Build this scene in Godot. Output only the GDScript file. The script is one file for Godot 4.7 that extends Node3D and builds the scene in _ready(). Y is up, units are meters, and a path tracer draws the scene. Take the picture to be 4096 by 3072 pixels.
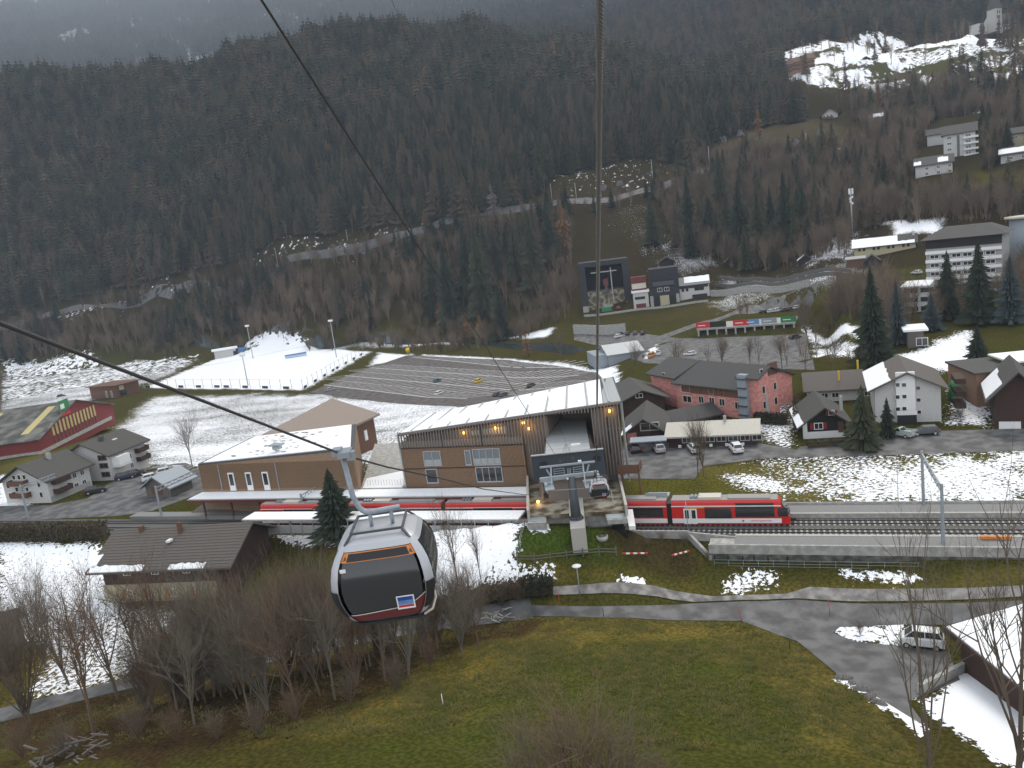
extends Node3D
# An alpine valley station seen from a gondola: rail frame S/T runs along the tracks, everything in metres.

const TAB := {
	-50: [0, 18, 40, 8, 64, 4, 82, 0.5, 90, -2.2, 96, -3, 128, -3, 150, -1, 160, 0, 200, 0, 240, -3, 290, -6, 340, -9, 430, -12, 800, -10, 1000, 150, 1200, 280, 1350, 270, 2000, 600, 2150, 580, 2800, 1010],
	-34: [0, 18, 40, 8, 63, 4, 80, 0.5, 88, -2.2, 95, -3, 126, -3, 150, -1, 160, 0, 200, 0, 240, -3, 290, -6, 340, -9, 430, -12, 700, -11, 800, 35, 1000, 262, 1040, 268, 1120, 252, 1300, 270, 2000, 606, 2150, 575, 2800, 1010],
	-27: [0, 18, 40, 8, 62, 3.6, 78, 0.5, 86, -2.2, 93, -3, 118, -3, 135, -1, 150, 0, 190, 0, 250, -6, 340, -11, 430, -12, 650, -12, 760, 45, 950, 255, 1000, 262, 1100, 250, 1300, 280, 2000, 672, 2150, 650, 2800, 960],
	-20: [0, 18, 40, 8, 60, 3.2, 76, 0.3, 84, -2.2, 91, -3, 108, -2.6, 122, -0.5, 132, 0, 165, 0, 230, -7, 330, -12, 580, -12, 650, 28, 920, 250, 980, 258, 1060, 250, 1300, 300, 2000, 712, 2150, 700, 2800, 850],
	-13: [0, 18, 40, 7, 55, 3.4, 72, 0.4, 80, -1.6, 86, -2.6, 92, -2, 104, 0.6, 112, 1.5, 122, 0, 160, 0, 220, -7, 300, -12, 520, -13, 590, 42, 880, 262, 950, 272, 1040, 265, 1300, 320, 2000, 780, 2800, 1000],
	-6: [0, 18, 40, 6, 50, 3.4, 68, 0.6, 80, -2.2, 84, -1.6, 92, 1.4, 98, 2.7, 106, 2, 112, 0, 165, 0, 230, -8, 280, -12, 480, -13, 560, 48, 880, 265, 940, 275, 1040, 265, 1300, 330, 2000, 800, 2800, 1000],
	0: [0, 18, 40, 6, 49, 3.4, 66, 0.6, 79, -2, 82.5, -2.4, 85, -1, 89, 1.2, 92.5, 3, 95.5, 3.5, 104, 3, 110, 0, 170, 0, 230, -9, 270, -12, 440, -13, 540, 52, 900, 262, 950, 268, 1040, 255, 1300, 340, 2000, 800, 2800, 1000],
	6: [0, 18, 40, 5, 50, 2.2, 66, 0.2, 78, -2.2, 82, -2.6, 85, -1.2, 90, 1.1, 93, 2.6, 96, 2.8, 102, 2, 106, 0, 180, 0, 235, -8, 280, -10, 330, -8, 385, -3, 410, 0, 455, 10, 540, 58, 900, 236, 950, 240, 1040, 225, 1300, 340, 2000, 800, 2800, 1000],
	11: [0, 18, 40, 5, 51, 1.4, 66, -0.6, 76, -2.6, 81, -3, 88.5, -1.6, 92, -0.6, 100, 0, 210, 0, 260, -5, 300, -6, 340, -4, 390, 0, 440, 14, 545, 64, 880, 208, 930, 210, 1020, 195, 1300, 330, 2000, 800, 2800, 1000],
	15: [0, 18, 40, 5, 52, 1, 66, -1, 76, -3, 81, -3, 88.5, -1.6, 92, -0.6, 100, 0, 190, 0, 260, -4, 290, -5, 340, -2, 390, 2, 440, 16, 545, 68, 840, 168, 900, 172, 1000, 175, 1300, 340, 2000, 800, 2800, 1000],
	19: [0, 18, 40, 4.5, 52, 0.6, 66, -1.6, 76, -3.2, 81, -3.2, 88.5, -1.6, 92, -0.6, 98, 0, 180, 0, 250, -3, 280, -2.5, 300, 0, 350, 4, 400, 10, 470, 30, 550, 76, 700, 122, 760, 130, 880, 182, 1000, 215, 1120, 260, 1500, 500, 2000, 800, 2800, 1000],
	24: [0, 18, 40, 4, 54, 0, 66, -2, 76, -3.6, 82, -3.4, 88.5, -1.6, 92, -0.6, 98, 0, 150, 0, 200, 1, 250, 3, 300, 6, 345, 13, 400, 24, 480, 50, 560, 88, 620, 90, 700, 110, 780, 140, 900, 190, 1000, 222, 1100, 262, 1500, 520, 2000, 800, 2800, 1000],
	30: [0, 18, 40, 3, 54, -0.5, 66, -2.4, 76, -3.8, 82, -3.4, 88, -1.6, 91, -0.6, 97, 0, 150, 0, 190, 2.5, 230, 4, 280, 6, 330, 11, 400, 32, 470, 52, 600, 82, 750, 122, 900, 170, 1000, 196, 1100, 240, 1500, 480, 2000, 712, 2150, 700, 2800, 850],
	36: [0, 18, 40, 3, 54, -1, 66, -2.8, 76, -4, 82, -3.4, 88, -1.4, 91, -0.6, 97, 0, 150, 0, 190, 3, 230, 5, 280, 7, 330, 12, 400, 36, 470, 56, 600, 86, 750, 124, 900, 168, 1000, 192, 1060, 198, 1160, 240, 1500, 440, 2000, 720, 2800, 1000],
	52: [0, 18, 40, 3, 54, -1, 66, -3, 76, -4, 82, -3.4, 88, -1.4, 91, -0.6, 97, 0, 150, 0, 190, 4, 230, 7, 280, 10, 330, 16, 400, 40, 470, 60, 600, 90, 750, 128, 900, 165, 1000, 188, 1100, 210, 1500, 420, 2000, 700, 2800, 1000],
}
var PADS := [
	[PackedVector2Array([Vector2(69.7, -72.2), Vector2(23.6, -88.9), Vector2(20.1, -92.4), Vector2(13.0, -94.7), Vector2(2.3, -97.6), Vector2(-56.9, -119.1), Vector2(-75.0, -122.0), Vector2(-119.5, -137.1), Vector2(-111.9, -172.7), Vector2(-70.9, -168.4), Vector2(-16.4, -171.9), Vector2(21.2, -158.3), Vector2(46.1, -153.5), Vector2(81.2, -118.3), Vector2(114.5, -122.2), Vector2(103.4, -62.4)]), 0, 1.3],
	[PackedVector2Array([Vector2(42.4, -245.8), Vector2(60.0, -287.4), Vector2(72.1, -287.5), Vector2(103.3, -273.2), Vector2(110.9, -265.9), Vector2(83.2, -203.7), Vector2(53.9, -223.0)]), -4.66, 8],
	[PackedVector2Array([Vector2(74.4, -292.4), Vector2(105.3, -275.3), Vector2(120.1, -299.9), Vector2(105.8, -317.1), Vector2(88.4, -304.7)]), -1.6, 5]]
var AZS: Array
var RM: Array
var NA: int
var NR: int
const R0 := 24.0
const RQ := 1.0135
const A0 := -50.0
const AS := 0.3
var HG := PackedFloat32Array()
var M := {}
var used := {}
var rng := RandomNumberGenerator.new()
var fno := FastNoiseLite.new()

func lin(r: float, g: float, b: float) -> Color:
	return Color(r, g, b).linear_to_srgb()

func mk(key: String, r: float, g: float, b: float, rough := 0.9, metal := 0.0, tex: Texture2D = null, sc := 0.3) -> StandardMaterial3D:
	var m := StandardMaterial3D.new()
	m.resource_name = key
	m.albedo_color = lin(r, g, b)
	m.roughness = rough
	m.metallic = metal
	if tex:
		m.albedo_texture = tex
		m.uv1_triplanar = true
		m.uv1_world_triplanar = true
		m.uv1_scale = Vector3(sc, sc, sc)
	M[key] = m
	return m

func noise_tex(size: int, freq: float, lo: float, hi: float, sd: int, oct := 5, c0 := Color.WHITE, c1 := Color.WHITE) -> NoiseTexture2D:
	var n := FastNoiseLite.new()
	n.seed = sd
	n.frequency = freq
	n.fractal_octaves = oct
	n.noise_type = FastNoiseLite.TYPE_SIMPLEX_SMOOTH
	var t := NoiseTexture2D.new()
	t.width = size
	t.height = size
	t.seamless = true
	t.noise = n
	var g := Gradient.new()
	g.offsets = PackedFloat32Array([0.25, 0.75])
	g.colors = PackedColorArray([Color(lo * c0.r, lo * c0.g, lo * c0.b), Color(hi * c1.r, hi * c1.g, hi * c1.b)])
	t.color_ramp = g
	return t

func numbered(called: String) -> String:
	var k: int = used.get(called, 0)
	used[called] = k + 1
	return called if k == 0 else "%s_%03d" % [called, k]

func tag(o: Node, label := "", category := "", group := "", kind := "") -> Node:
	if label != "": o.set_meta("label", label)
	if category != "": o.set_meta("category", category)
	if group != "": o.set_meta("group", group)
	if kind != "": o.set_meta("kind", kind)
	return o

func thing(called: String, label: String, category: String, at := Vector3.ZERO, yaw := 0.0, group := "") -> Node3D:
	var o := Node3D.new()
	o.name = numbered(called)
	add_child(o)
	o.position = at
	o.rotation.y = yaw
	tag(o, label, category, group)
	return o

func S(smooth := false) -> SurfaceTool:
	var s := SurfaceTool.new()
	s.begin(Mesh.PRIMITIVE_TRIANGLES)
	s.set_smooth_group(0 if smooth else -1)
	return s

func put(s: SurfaceTool, called: String, m: Material, parent: Node = null, at := Vector3.ZERO) -> MeshInstance3D:
	s.generate_normals()
	s.set_material(m)
	return inst(s.commit(), called, parent, at)

func inst(mesh: Mesh, called: String, parent: Node = null, at := Vector3.ZERO) -> MeshInstance3D:
	var o := MeshInstance3D.new()
	o.mesh = mesh
	o.name = numbered(called) if parent == null else called
	o.position = at
	(parent if parent else self).add_child(o, true)
	return o

func struct(s: SurfaceTool, called: String, m: Material) -> MeshInstance3D:
	var o := put(s, called, m)
	o.set_meta("kind", "structure")
	return o

func tri(s: SurfaceTool, a: Vector3, b: Vector3, c: Vector3) -> void:
	s.add_vertex(a)
	s.add_vertex(b)
	s.add_vertex(c)

func quad(s: SurfaceTool, a: Vector3, b: Vector3, c: Vector3, d: Vector3) -> void:
	tri(s, a, b, c)
	tri(s, a, c, d)

# eight corners: 0-3 bottom ring, 4-7 top ring, both anticlockwise seen from above
func hexa(s: SurfaceTool, p: Array) -> void:
	quad(s, p[4], p[7], p[6], p[5])
	quad(s, p[0], p[1], p[2], p[3])
	for i in 4:
		var j: int = (i + 1) % 4
		quad(s, p[i], p[i + 4], p[j + 4], p[j])

func box(s: SurfaceTool, c: Vector3, z: Vector3, b := Basis()) -> void:
	var h := z * 0.5
	var p := []
	for y in [-1.0, 1.0]:
		for q in [[-1, 1], [1, 1], [1, -1], [-1, -1]]:
			p.append(c + b * Vector3(h.x * q[0], h.y * y, h.z * q[1]))
	hexa(s, p)

# a bar of square section from a to b
func bar(s: SurfaceTool, a: Vector3, b: Vector3, w: float, h := 0.0) -> void:
	var d := b - a
	var up := Vector3.UP if absf(d.normalized().y) < 0.95 else Vector3.FORWARD
	var zz := d.normalized()
	var xx := up.cross(zz).normalized()
	var yy := zz.cross(xx)
	box(s, (a + b) * 0.5, Vector3(w, h if h > 0 else w, d.length()), Basis(xx, yy, zz))

# vertical prism over a ground polygon given as (x, z)
func prism(s: SurfaceTool, poly: PackedVector2Array, y0: float, y1: float) -> void:
	if Geometry2D.is_polygon_clockwise(poly):
		poly = poly.duplicate()
		poly.reverse()
	var n := poly.size()
	for i in n:
		var a := poly[i]
		var b := poly[(i + 1) % n]
		quad(s, Vector3(a.x, y0, a.y), Vector3(b.x, y0, b.y), Vector3(b.x, y1, b.y), Vector3(a.x, y1, a.y))
	var t := Geometry2D.triangulate_polygon(poly)
	for i in range(0, t.size(), 3):
		var a := poly[t[i]]
		var b := poly[t[i + 1]]
		var c := poly[t[i + 2]]
		if (b - a).cross(c - a) < 0:
			var k := b
			b = c
			c = k
		tri(s, Vector3(a.x, y1, a.y), Vector3(b.x, y1, b.y), Vector3(c.x, y1, c.y))
		tri(s, Vector3(a.x, y0, a.y), Vector3(c.x, y0, c.y), Vector3(b.x, y0, b.y))

# outline in (x, y) drawn out along z from z0 to z1
func extrude(s: SurfaceTool, poly: PackedVector2Array, z0: float, z1: float, at := Transform3D()) -> void:
	if not Geometry2D.is_polygon_clockwise(poly):
		poly = poly.duplicate()
		poly.reverse()
	var n := poly.size()
	for i in n:
		var a := poly[i]
		var b := poly[(i + 1) % n]
		quad(s, at * Vector3(a.x, a.y, z1), at * Vector3(a.x, a.y, z0), at * Vector3(b.x, b.y, z0), at * Vector3(b.x, b.y, z1))
	var t := Geometry2D.triangulate_polygon(poly)
	for i in range(0, t.size(), 3):
		var a := poly[t[i]]
		var b := poly[t[i + 1]]
		var c := poly[t[i + 2]]
		if (b - a).cross(c - a) > 0:
			var k := b
			b = c
			c = k
		tri(s, at * Vector3(a.x, a.y, z1), at * Vector3(b.x, b.y, z1), at * Vector3(c.x, c.y, z1))
		tri(s, at * Vector3(a.x, a.y, z0), at * Vector3(c.x, c.y, z0), at * Vector3(b.x, b.y, z0))

func tube(s: SurfaceTool, pts: Array, rad: Variant, n := 8, cap := true) -> void:
	var rings := []
	var side := Vector3.ZERO
	for i in pts.size():
		var d: Vector3 = (pts[mini(i + 1, pts.size() - 1)] - pts[maxi(i - 1, 0)]).normalized()
		if side == Vector3.ZERO:
			side = d.cross(Vector3.UP if absf(d.y) < 0.9 else Vector3.RIGHT).normalized()
		side = (side - d * side.dot(d)).normalized()
		var up := d.cross(side)
		var r: float = rad if rad is float else rad[i]
		var ring := PackedVector3Array()
		for k in n:
			var a := TAU * k / n
			ring.append(pts[i] + (side * cos(a) + up * sin(a)) * r)
		rings.append(ring)
	for i in rings.size() - 1:
		for k in n:
			var j := (k + 1) % n
			quad(s, rings[i][k], rings[i][j], rings[i + 1][j], rings[i + 1][k])
	if cap:
		for k in range(1, n - 1):
			tri(s, rings[0][0], rings[0][k + 1], rings[0][k])
			tri(s, rings[-1][0], rings[-1][k], rings[-1][k + 1])

# ---------------------------------------------------------------- terrain
func prof(p: Array, r: float) -> float:
	var i := 0
	while i + 3 < p.size() and r > p[i + 2]:
		i += 2
	if i + 3 >= p.size():
		return p[-1]
	return lerpf(p[i + 1], p[i + 3], clampf((r - p[i]) / (p[i + 2] - p[i]), 0.0, 1.0))

func outside(poly: PackedVector2Array, q: Vector2) -> float:
	var best := 1e9
	var n := poly.size()
	for i in n:
		best = minf(best, q.distance_squared_to(Geometry2D.get_closest_point_to_segment(q, poly[i], poly[(i + 1) % n])))
	return -sqrt(best) if Geometry2D.is_point_in_polygon(q, poly) else sqrt(best)

func raw_height(x: float, z: float) -> float:
	var r := sqrt(x * x + z * z)
	var a := clampf(rad_to_deg(atan2(x, -z)), -50.0, 52.0)
	var i := 0
	while i < AZS.size() - 2 and a > AZS[i + 1]:
		i += 1
	var t: float = (a - AZS[i]) / float(AZS[i + 1] - AZS[i])
	t = t * t * (3.0 - 2.0 * t)
	var y := lerpf(prof(TAB[AZS[i]], r), prof(TAB[AZS[i + 1]], r), t)
	if r > 430.0 and y > -9.0:
		y += fno.get_noise_2d(x, z) * minf(16.0, (r - 430.0) * 0.05)
	for p in PADS:
		var d := outside(p[0], Vector2(x, z))
		if d <= 0.0:
			y = p[1]
		elif d < p[2]:
			var w: float = 1.0 - d / p[2]
			y = lerpf(y, p[1], w * w * (3.0 - 2.0 * w))
	return y

func TH(x: float, z: float) -> float:
	var r := maxf(sqrt(x * x + z * z), R0)
	var fi := clampf(log(r / R0) / log(RQ), 0.0, NR - 1.001)
	var fj := clampf((rad_to_deg(atan2(x, -z)) - A0) / AS, 0.0, NA - 1.001)
	var i := int(fi)
	var j := int(fj)
	var u := fi - i
	var v := fj - j
	var k := i * NA + j
	return lerpf(lerpf(HG[k], HG[k + 1], v), lerpf(HG[k + NA], HG[k + NA + 1], v), u)

func on(x: float, z: float, lift := 0.0) -> Vector3:
	return Vector3(x, TH(x, z) + lift, z)

func rl(s: float, t: float, y := 0.0) -> Vector3:   # rail frame to world
	return Vector3(s * 0.93969 + t * 0.34202, y, -100.0 + s * 0.34202 - t * 0.93969)

# a sheet that follows the ground, cut from cells of the given step
func sheet(s: SurfaceTool, poly: PackedVector2Array, lift: float, step := 4.0) -> void:
	var lo := poly[0]
	var hi := poly[0]
	for p in poly:
		lo = lo.min(p)
		hi = hi.max(p)
	for i in int(ceil((hi.x - lo.x) / step)):
		for j in int(ceil((hi.y - lo.y) / step)):
			var a := lo + Vector2(i, j) * step
			var cell := PackedVector2Array([a, a + Vector2(step, 0), a + Vector2(step, step), a + Vector2(0, step)])
			for piece in Geometry2D.intersect_polygons(cell, poly):
				var t := Geometry2D.triangulate_polygon(piece)
				for k in range(0, t.size(), 3):
					var p := piece[t[k]]
					var q := piece[t[k + 1]]
					var w := piece[t[k + 2]]
					if (q - p).cross(w - p) < 0:
						var x := q
						q = w
						w = x
					tri(s, on(p.x, p.y, lift), on(q.x, q.y, lift), on(w.x, w.y, lift))

func ribbon(pts: Array, w: float) -> PackedVector2Array:
	var c := Curve2D.new()
	for i in pts.size():
		var d: Vector2 = (pts[mini(i + 1, pts.size() - 1)] - pts[maxi(i - 1, 0)]) * 0.18
		c.add_point(pts[i], -d, d)
	var b := c.tessellate(4, 3)
	var l := PackedVector2Array()
	var r := PackedVector2Array()
	for i in b.size():
		var d := (b[mini(i + 1, b.size() - 1)] - b[maxi(i - 1, 0)]).normalized().orthogonal() * w * 0.5
		l.append(b[i] + d)
		r.append(b[i] - d)
	r.reverse()
	l.append_array(r)
	return l

func strip(s: SurfaceTool, pts: Array, w: float, lift: float, step := 1.5) -> void:   # a painted line or narrow path
	for i in pts.size() - 1:
		var a: Vector2 = pts[i]
		var b: Vector2 = pts[i + 1]
		var n := (b - a).normalized().orthogonal() * w * 0.5
		var m := maxi(1, int(a.distance_to(b) / step))
		for k in m:
			var p := a.lerp(b, float(k) / m)
			var q := a.lerp(b, float(k + 1) / m)
			quad(s, on(p.x - n.x, p.y - n.y, lift), on(q.x - n.x, q.y - n.y, lift), on(q.x + n.x, q.y + n.y, lift), on(p.x + n.x, p.y + n.y, lift))


var ZONES := []   # ground colours: [polygon, colour (linear), feather, noise]
var SNOW := []    # snow cover: [polygon, cover 0..1, feather]

func zone(list: Array, poly: PackedVector2Array, value: Variant, feather: float) -> void:
	var lo := poly[0]
	var hi := poly[0]
	for p in poly:
		lo = lo.min(p)
		hi = hi.max(p)
	list.append([poly, value, feather, Rect2(lo, hi - lo).grow(feather * 2.0)])

func weight(z: Array, q: Vector2, wob: float) -> float:
	if not z[3].has_point(q):
		return 0.0
	return smoothstep(z[2], -z[2], outside(z[0], q) + wob * z[2] * 1.6)

func make_ground() -> void:
	AZS = TAB.keys()
	AZS.sort()
	fno.seed = 5
	fno.frequency = 0.011
	fno.fractal_octaves = 4
	NR = int(log(2790.0 / R0) / log(RQ)) + 1
	NA = int(102.0 / AS) + 1
	HG.resize(NR * NA)
	for i in NR:
		var r := R0 * pow(RQ, i)
		for j in NA:
			var a := deg_to_rad(A0 + AS * j)
			HG[i * NA + j] = raw_height(r * sin(a), -r * cos(a))
	zones()
	var pos := PackedVector3Array()
	var col := PackedColorArray()
	var snow := PackedColorArray()
	pos.resize(NR * NA)
	col.resize(NR * NA)
	snow.resize(NR * NA)
	var big := FastNoiseLite.new()
	big.seed = 11
	big.frequency = 0.03
	big.fractal_octaves = 4
	for i in NR:
		var r := R0 * pow(RQ, i)
		for j in NA:
			var a := deg_to_rad(A0 + AS * j)
			var q := Vector2(r * sin(a), -r * cos(a))
			var k := i * NA + j
			var y := HG[k]
			pos[k] = Vector3(q.x, y, q.y)
			var n := big.get_noise_2d(q.x, q.y)
			var n2 := big.get_noise_2d(q.x * 6.0, q.y * 6.0)
			var c := Color(0.075, 0.066, 0.024).lerp(Color(0.05, 0.036, 0.022), smoothstep(-6.0, 6.0, y) if r > 330.0 else 0.0)
			c = c.lerp(Color(0.07, 0.078, 0.022), clampf(0.5 + n * 1.3, 0.0, 1.0) * (0.6 if r < 330.0 else 0.15))
			for z in ZONES:
				var w := weight(z, q, n2)
				if w > 0.0:
					c = c.lerp(z[1], w)
			col[k] = c * (1.0 + n2 * 0.18)
			var s := 0.0
			for z in SNOW:
				var w := weight(z, q, n2 * 0.7 + n * 0.4)
				if w > 0.0:
					s = lerpf(s, z[1], w)
			if r > 560.0 and a > 0.3:
				s -= 0.75 * smoothstep(0.02, 0.3, big.get_noise_2d(q.x * 0.35 + 90.0, y * 3.4))
			elif r > 150.0 and s < 0.7:
				s *= (0.7 if r > 470.0 else 1.0) + 0.6 * big.get_noise_2d(q.x * 0.6, q.y * 1.6)
			s = clampf(s, 0.0, 1.0)
			if r > 1150.0 and a < 0.2:
				s = maxf(s, 0.3 + smoothstep(520.0, 680.0, y) * 0.5 + (0.3 if r > 2180.0 else 0.0))
			elif r > 1150.0:
				s = maxf(s, 0.12)
			snow[k] = Color(1, 1, 1, 0.5 + 0.5 * s)
	var idx := PackedInt32Array()
	var sidx := PackedInt32Array()
	var fidx := PackedInt32Array()
	for i in NR - 1:
		for j in NA - 1:
			var k := i * NA + j
			var t := [k, k + NA, k + 1, k + 1, k + NA, k + NA + 1]
			idx.append_array(t)
			if maxf(maxf(snow[k].a, snow[k + 1].a), maxf(snow[k + NA].a, snow[k + NA + 1].a)) > 0.515:
				if pos[k].length() < 520.0:
					sidx.append_array(t)
				else:
					fidx.append_array(t)
	ground_mesh(pos, col, idx, "ground", M.earth, 0.0).set_meta("kind", "structure")
	tag(ground_mesh(pos, snow, sidx, "snow_cover", M.snow_near, 0.05), "thin wet snow lying on the meadows of the valley floor", "snow", "", "stuff")
	tag(ground_mesh(pos, snow, fidx, "snow_cover", M.snow_far, 0.12), "old snow on the upper slopes and terraces across the valley", "snow", "", "stuff")

func ground_mesh(pos: PackedVector3Array, col: PackedColorArray, idx: PackedInt32Array, called: String, m: Material, lift: float) -> MeshInstance3D:
	var map := {}
	var p := PackedVector3Array()
	var c := PackedColorArray()
	var n := PackedVector3Array()
	var ix := PackedInt32Array()
	for k in idx:
		if not map.has(k):
			map[k] = p.size()
			p.append(pos[k] + Vector3(0, lift, 0))
			c.append(col[k])
			n.append(Vector3.ZERO)
		ix.append(map[k])
	for t in range(0, ix.size(), 3):
		var f := (p[ix[t + 2]] - p[ix[t]]).cross(p[ix[t + 1]] - p[ix[t]])
		for e in 3:
			n[ix[t + e]] += f
	for i in n.size():
		n[i] = n[i].normalized()
	var arr := []
	arr.resize(Mesh.ARRAY_MAX)
	arr[Mesh.ARRAY_VERTEX] = p
	arr[Mesh.ARRAY_NORMAL] = n
	arr[Mesh.ARRAY_COLOR] = c
	arr[Mesh.ARRAY_INDEX] = ix
	var am := ArrayMesh.new()
	am.add_surface_from_arrays(Mesh.PRIMITIVE_TRIANGLES, arr)
	am.surface_set_material(0, m)
	return inst(am, called)


func materials() -> void:
	var grain := noise_tex(512, 0.05, 0.86, 1.0, 21)
	var fine := noise_tex(1024, 0.02, 0.62, 1.0, 22, 7)
	var turf := noise_tex(1024, 0.02, 0.72, 1.06, 29, 8, Color(0.9, 1.0, 0.85), Color(1.0, 0.93, 0.82))
	M.grain_tex = grain
	M.fine_tex = fine
	var e := mk("earth", 1, 1, 1, 1.0, 0, turf, 0.085)
	e.metallic_specular = 0.08
	e.vertex_color_use_as_albedo = true
	for far in [false, true]:
		var n := FastNoiseLite.new()
		n.seed = 31 if far else 30
		n.frequency = 0.016
		n.fractal_octaves = 7
		n.fractal_gain = 0.7
		var t := NoiseTexture2D.new()
		t.width = 1024
		t.height = 1024
		t.seamless = true
		t.noise = n
		var g := Gradient.new()
		g.offsets = PackedFloat32Array([0.26, 0.74])
		g.colors = PackedColorArray([Color(0.93, 0.94, 0.95, 0.5), Color(0.93, 0.94, 0.95, 1.0)])
		t.color_ramp = g
		var sn := mk("snow_far" if far else "snow_near", 1, 1, 1, 0.7, 0, t, 0.012 if far else 0.07)
		sn.vertex_color_use_as_albedo = true
		sn.transparency = BaseMaterial3D.TRANSPARENCY_ALPHA_SCISSOR
		sn.alpha_scissor_threshold = 0.5
	var worn := noise_tex(1024, 0.009, 0.68, 1.06, 33, 8)
	mk("asphalt", 0.132, 0.13, 0.128, 0.72, 0, worn, 0.035)
	mk("lot", 0.115, 0.1, 0.092, 0.8, 0, worn, 0.03)
	mk("gravel_path", 0.27, 0.255, 0.235, 0.9, 0, worn, 0.06)
	mk("paint", 0.8, 0.8, 0.78, 0.7)
	mk("water", 0.03, 0.04, 0.04, 0.15)
	var l := mk("leaf", 1, 1, 1, 0.9)
	l.vertex_color_use_as_albedo = true
	l.metallic_specular = 0.15
	mk("snow_roof", 0.86, 0.87, 0.88, 0.7, 0, noise_tex(256, 0.03, 0.97, 1.0, 41), 0.2)
	mk("white_wall", 0.6, 0.59, 0.57, 0.9, 0, grain, 0.2)
	mk("white_paint", 0.74, 0.74, 0.73, 0.45)
	mk("grey_wall", 0.4, 0.4, 0.38, 0.9, 0, grain, 0.2)
	mk("concrete", 0.4, 0.39, 0.36, 0.9, 0, noise_tex(512, 0.015, 0.84, 1.0, 23), 0.12)
	mk("stained_concrete", 0.33, 0.3, 0.24, 0.8, 0, noise_tex(512, 0.01, 0.5, 1.05, 24, 4, Color(1, 0.9, 0.7)), 0.07)
	mk("wet_concrete", 0.17, 0.17, 0.15, 0.7, 0, noise_tex(512, 0.012, 0.5, 1.0, 25, 4), 0.1)
	mk("pale_slab", 0.5, 0.48, 0.43, 0.9, 0, grain, 0.3)
	mk("platform", 0.24, 0.235, 0.225, 0.85, 0, grain, 0.2)
	mk("ballast", 0.17, 0.165, 0.155, 0.95, 0, fine, 0.5)
	mk("rail", 0.06, 0.05, 0.045, 0.5, 0.6)
	mk("sleeper", 0.36, 0.35, 0.32, 0.9)
	mk("larch_board", 0.3, 0.195, 0.12, 0.8, 0, noise_tex(256, 0.03, 0.88, 1.0, 26), 0.5)
	mk("grey_slat", 0.23, 0.195, 0.17, 0.85, 0, grain, 0.4)
	mk("board_pale", 0.42, 0.37, 0.31, 0.9)
	mk("dark_wood", 0.055, 0.028, 0.02, 0.85, 0, grain, 0.4)
	mk("brown_wood", 0.15, 0.075, 0.045, 0.85, 0, grain, 0.4)
	mk("black_wood", 0.022, 0.018, 0.018, 0.85, 0, grain, 0.5)
	mk("grey_wood", 0.16, 0.14, 0.125, 0.9, 0, grain, 0.5)
	mk("slate", 0.105, 0.1, 0.09, 0.85, 0, fine, 0.25)
	mk("brown_tile", 0.17, 0.145, 0.125, 0.85, 0, fine, 0.35)
	mk("dark_roof", 0.085, 0.082, 0.078, 0.8, 0, fine, 0.3)
	mk("beige_roof", 0.3, 0.24, 0.195, 0.85, 0, grain, 0.1)
	mk("tin", 0.42, 0.44, 0.44, 0.5, 0.1, grain, 0.15)
	mk("cream_tin", 0.5, 0.47, 0.4, 0.6, 0, grain, 0.15)
	mk("blue_grey", 0.3, 0.34, 0.38, 0.55, 0, grain, 0.2)
	mk("panel_dark", 0.028, 0.036, 0.048, 0.6, 0, grain, 0.2)
	mk("cube_dark", 0.03, 0.032, 0.04, 0.8, 0, grain, 0.06)
	mk("steel", 0.3, 0.33, 0.36, 0.45, 0.5)
	mk("galvanised", 0.34, 0.38, 0.4, 0.5, 0.4)
	mk("steel_dark", 0.075, 0.085, 0.09, 0.5, 0.3)
	mk("strand", 0.22, 0.22, 0.22, 0.42, 0.35)
	mk("rope", 0.075, 0.075, 0.078, 0.6, 0.4)
	mk("glass_dark", 0.025, 0.028, 0.03, 0.12).metallic_specular = 0.6
	mk("glass_pale", 0.2, 0.22, 0.23, 0.12).metallic_specular = 0.7
	mk("train_red", 0.55, 0.022, 0.018, 0.35)
	mk("train_grey", 0.34, 0.32, 0.3, 0.7, 0, grain, 0.5)
	mk("cream", 0.55, 0.5, 0.42, 0.7)
	mk("red_dark", 0.13, 0.018, 0.018, 0.4)
	mk("barn_red", 0.2, 0.026, 0.024, 0.8, 0, grain, 0.3)
	mk("fibre_cement", 0.15, 0.145, 0.13, 0.9, 0, noise_tex(256, 0.012, 0.55, 1.0, 27), 0.05)
	mk("yellow_board", 0.42, 0.36, 0.16, 0.8)
	mk("pink_wall", 0.66, 0.28, 0.24, 0.9, 0, noise_tex(512, 0.02, 0.82, 1.0, 28), 0.1)
	mk("pale_yellow", 0.5, 0.45, 0.29, 0.9, 0, grain, 0.2)
	mk("sand_brick", 0.34, 0.2, 0.13, 0.9, 0, grain, 0.4)
	mk("shutter_red", 0.25, 0.015, 0.02, 0.7)
	mk("black", 0.012, 0.012, 0.013, 0.6)
	mk("tyre", 0.018, 0.018, 0.018, 0.9)
	mk("silver", 0.42, 0.43, 0.45, 0.35, 0.2)
	mk("orange", 0.6, 0.2, 0.04, 0.6)
	mk("yellow", 0.65, 0.42, 0.01, 0.5)
	mk("sign_red", 0.5, 0.02, 0.025, 0.6)
	mk("sign_blue", 0.02, 0.05, 0.25, 0.6)
	mk("green", 0.02, 0.2, 0.06, 0.6)
	mk("light_blue", 0.1, 0.24, 0.45, 0.6)
	mk("rock", 0.2, 0.185, 0.17, 0.95, 0, fine, 0.2)
	mk("hedge", 0.12, 0.095, 0.05, 0.9, 0, fine, 0.6)
	mk("hedge_green", 0.034, 0.042, 0.02, 0.9, 0, fine, 0.6)
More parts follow.
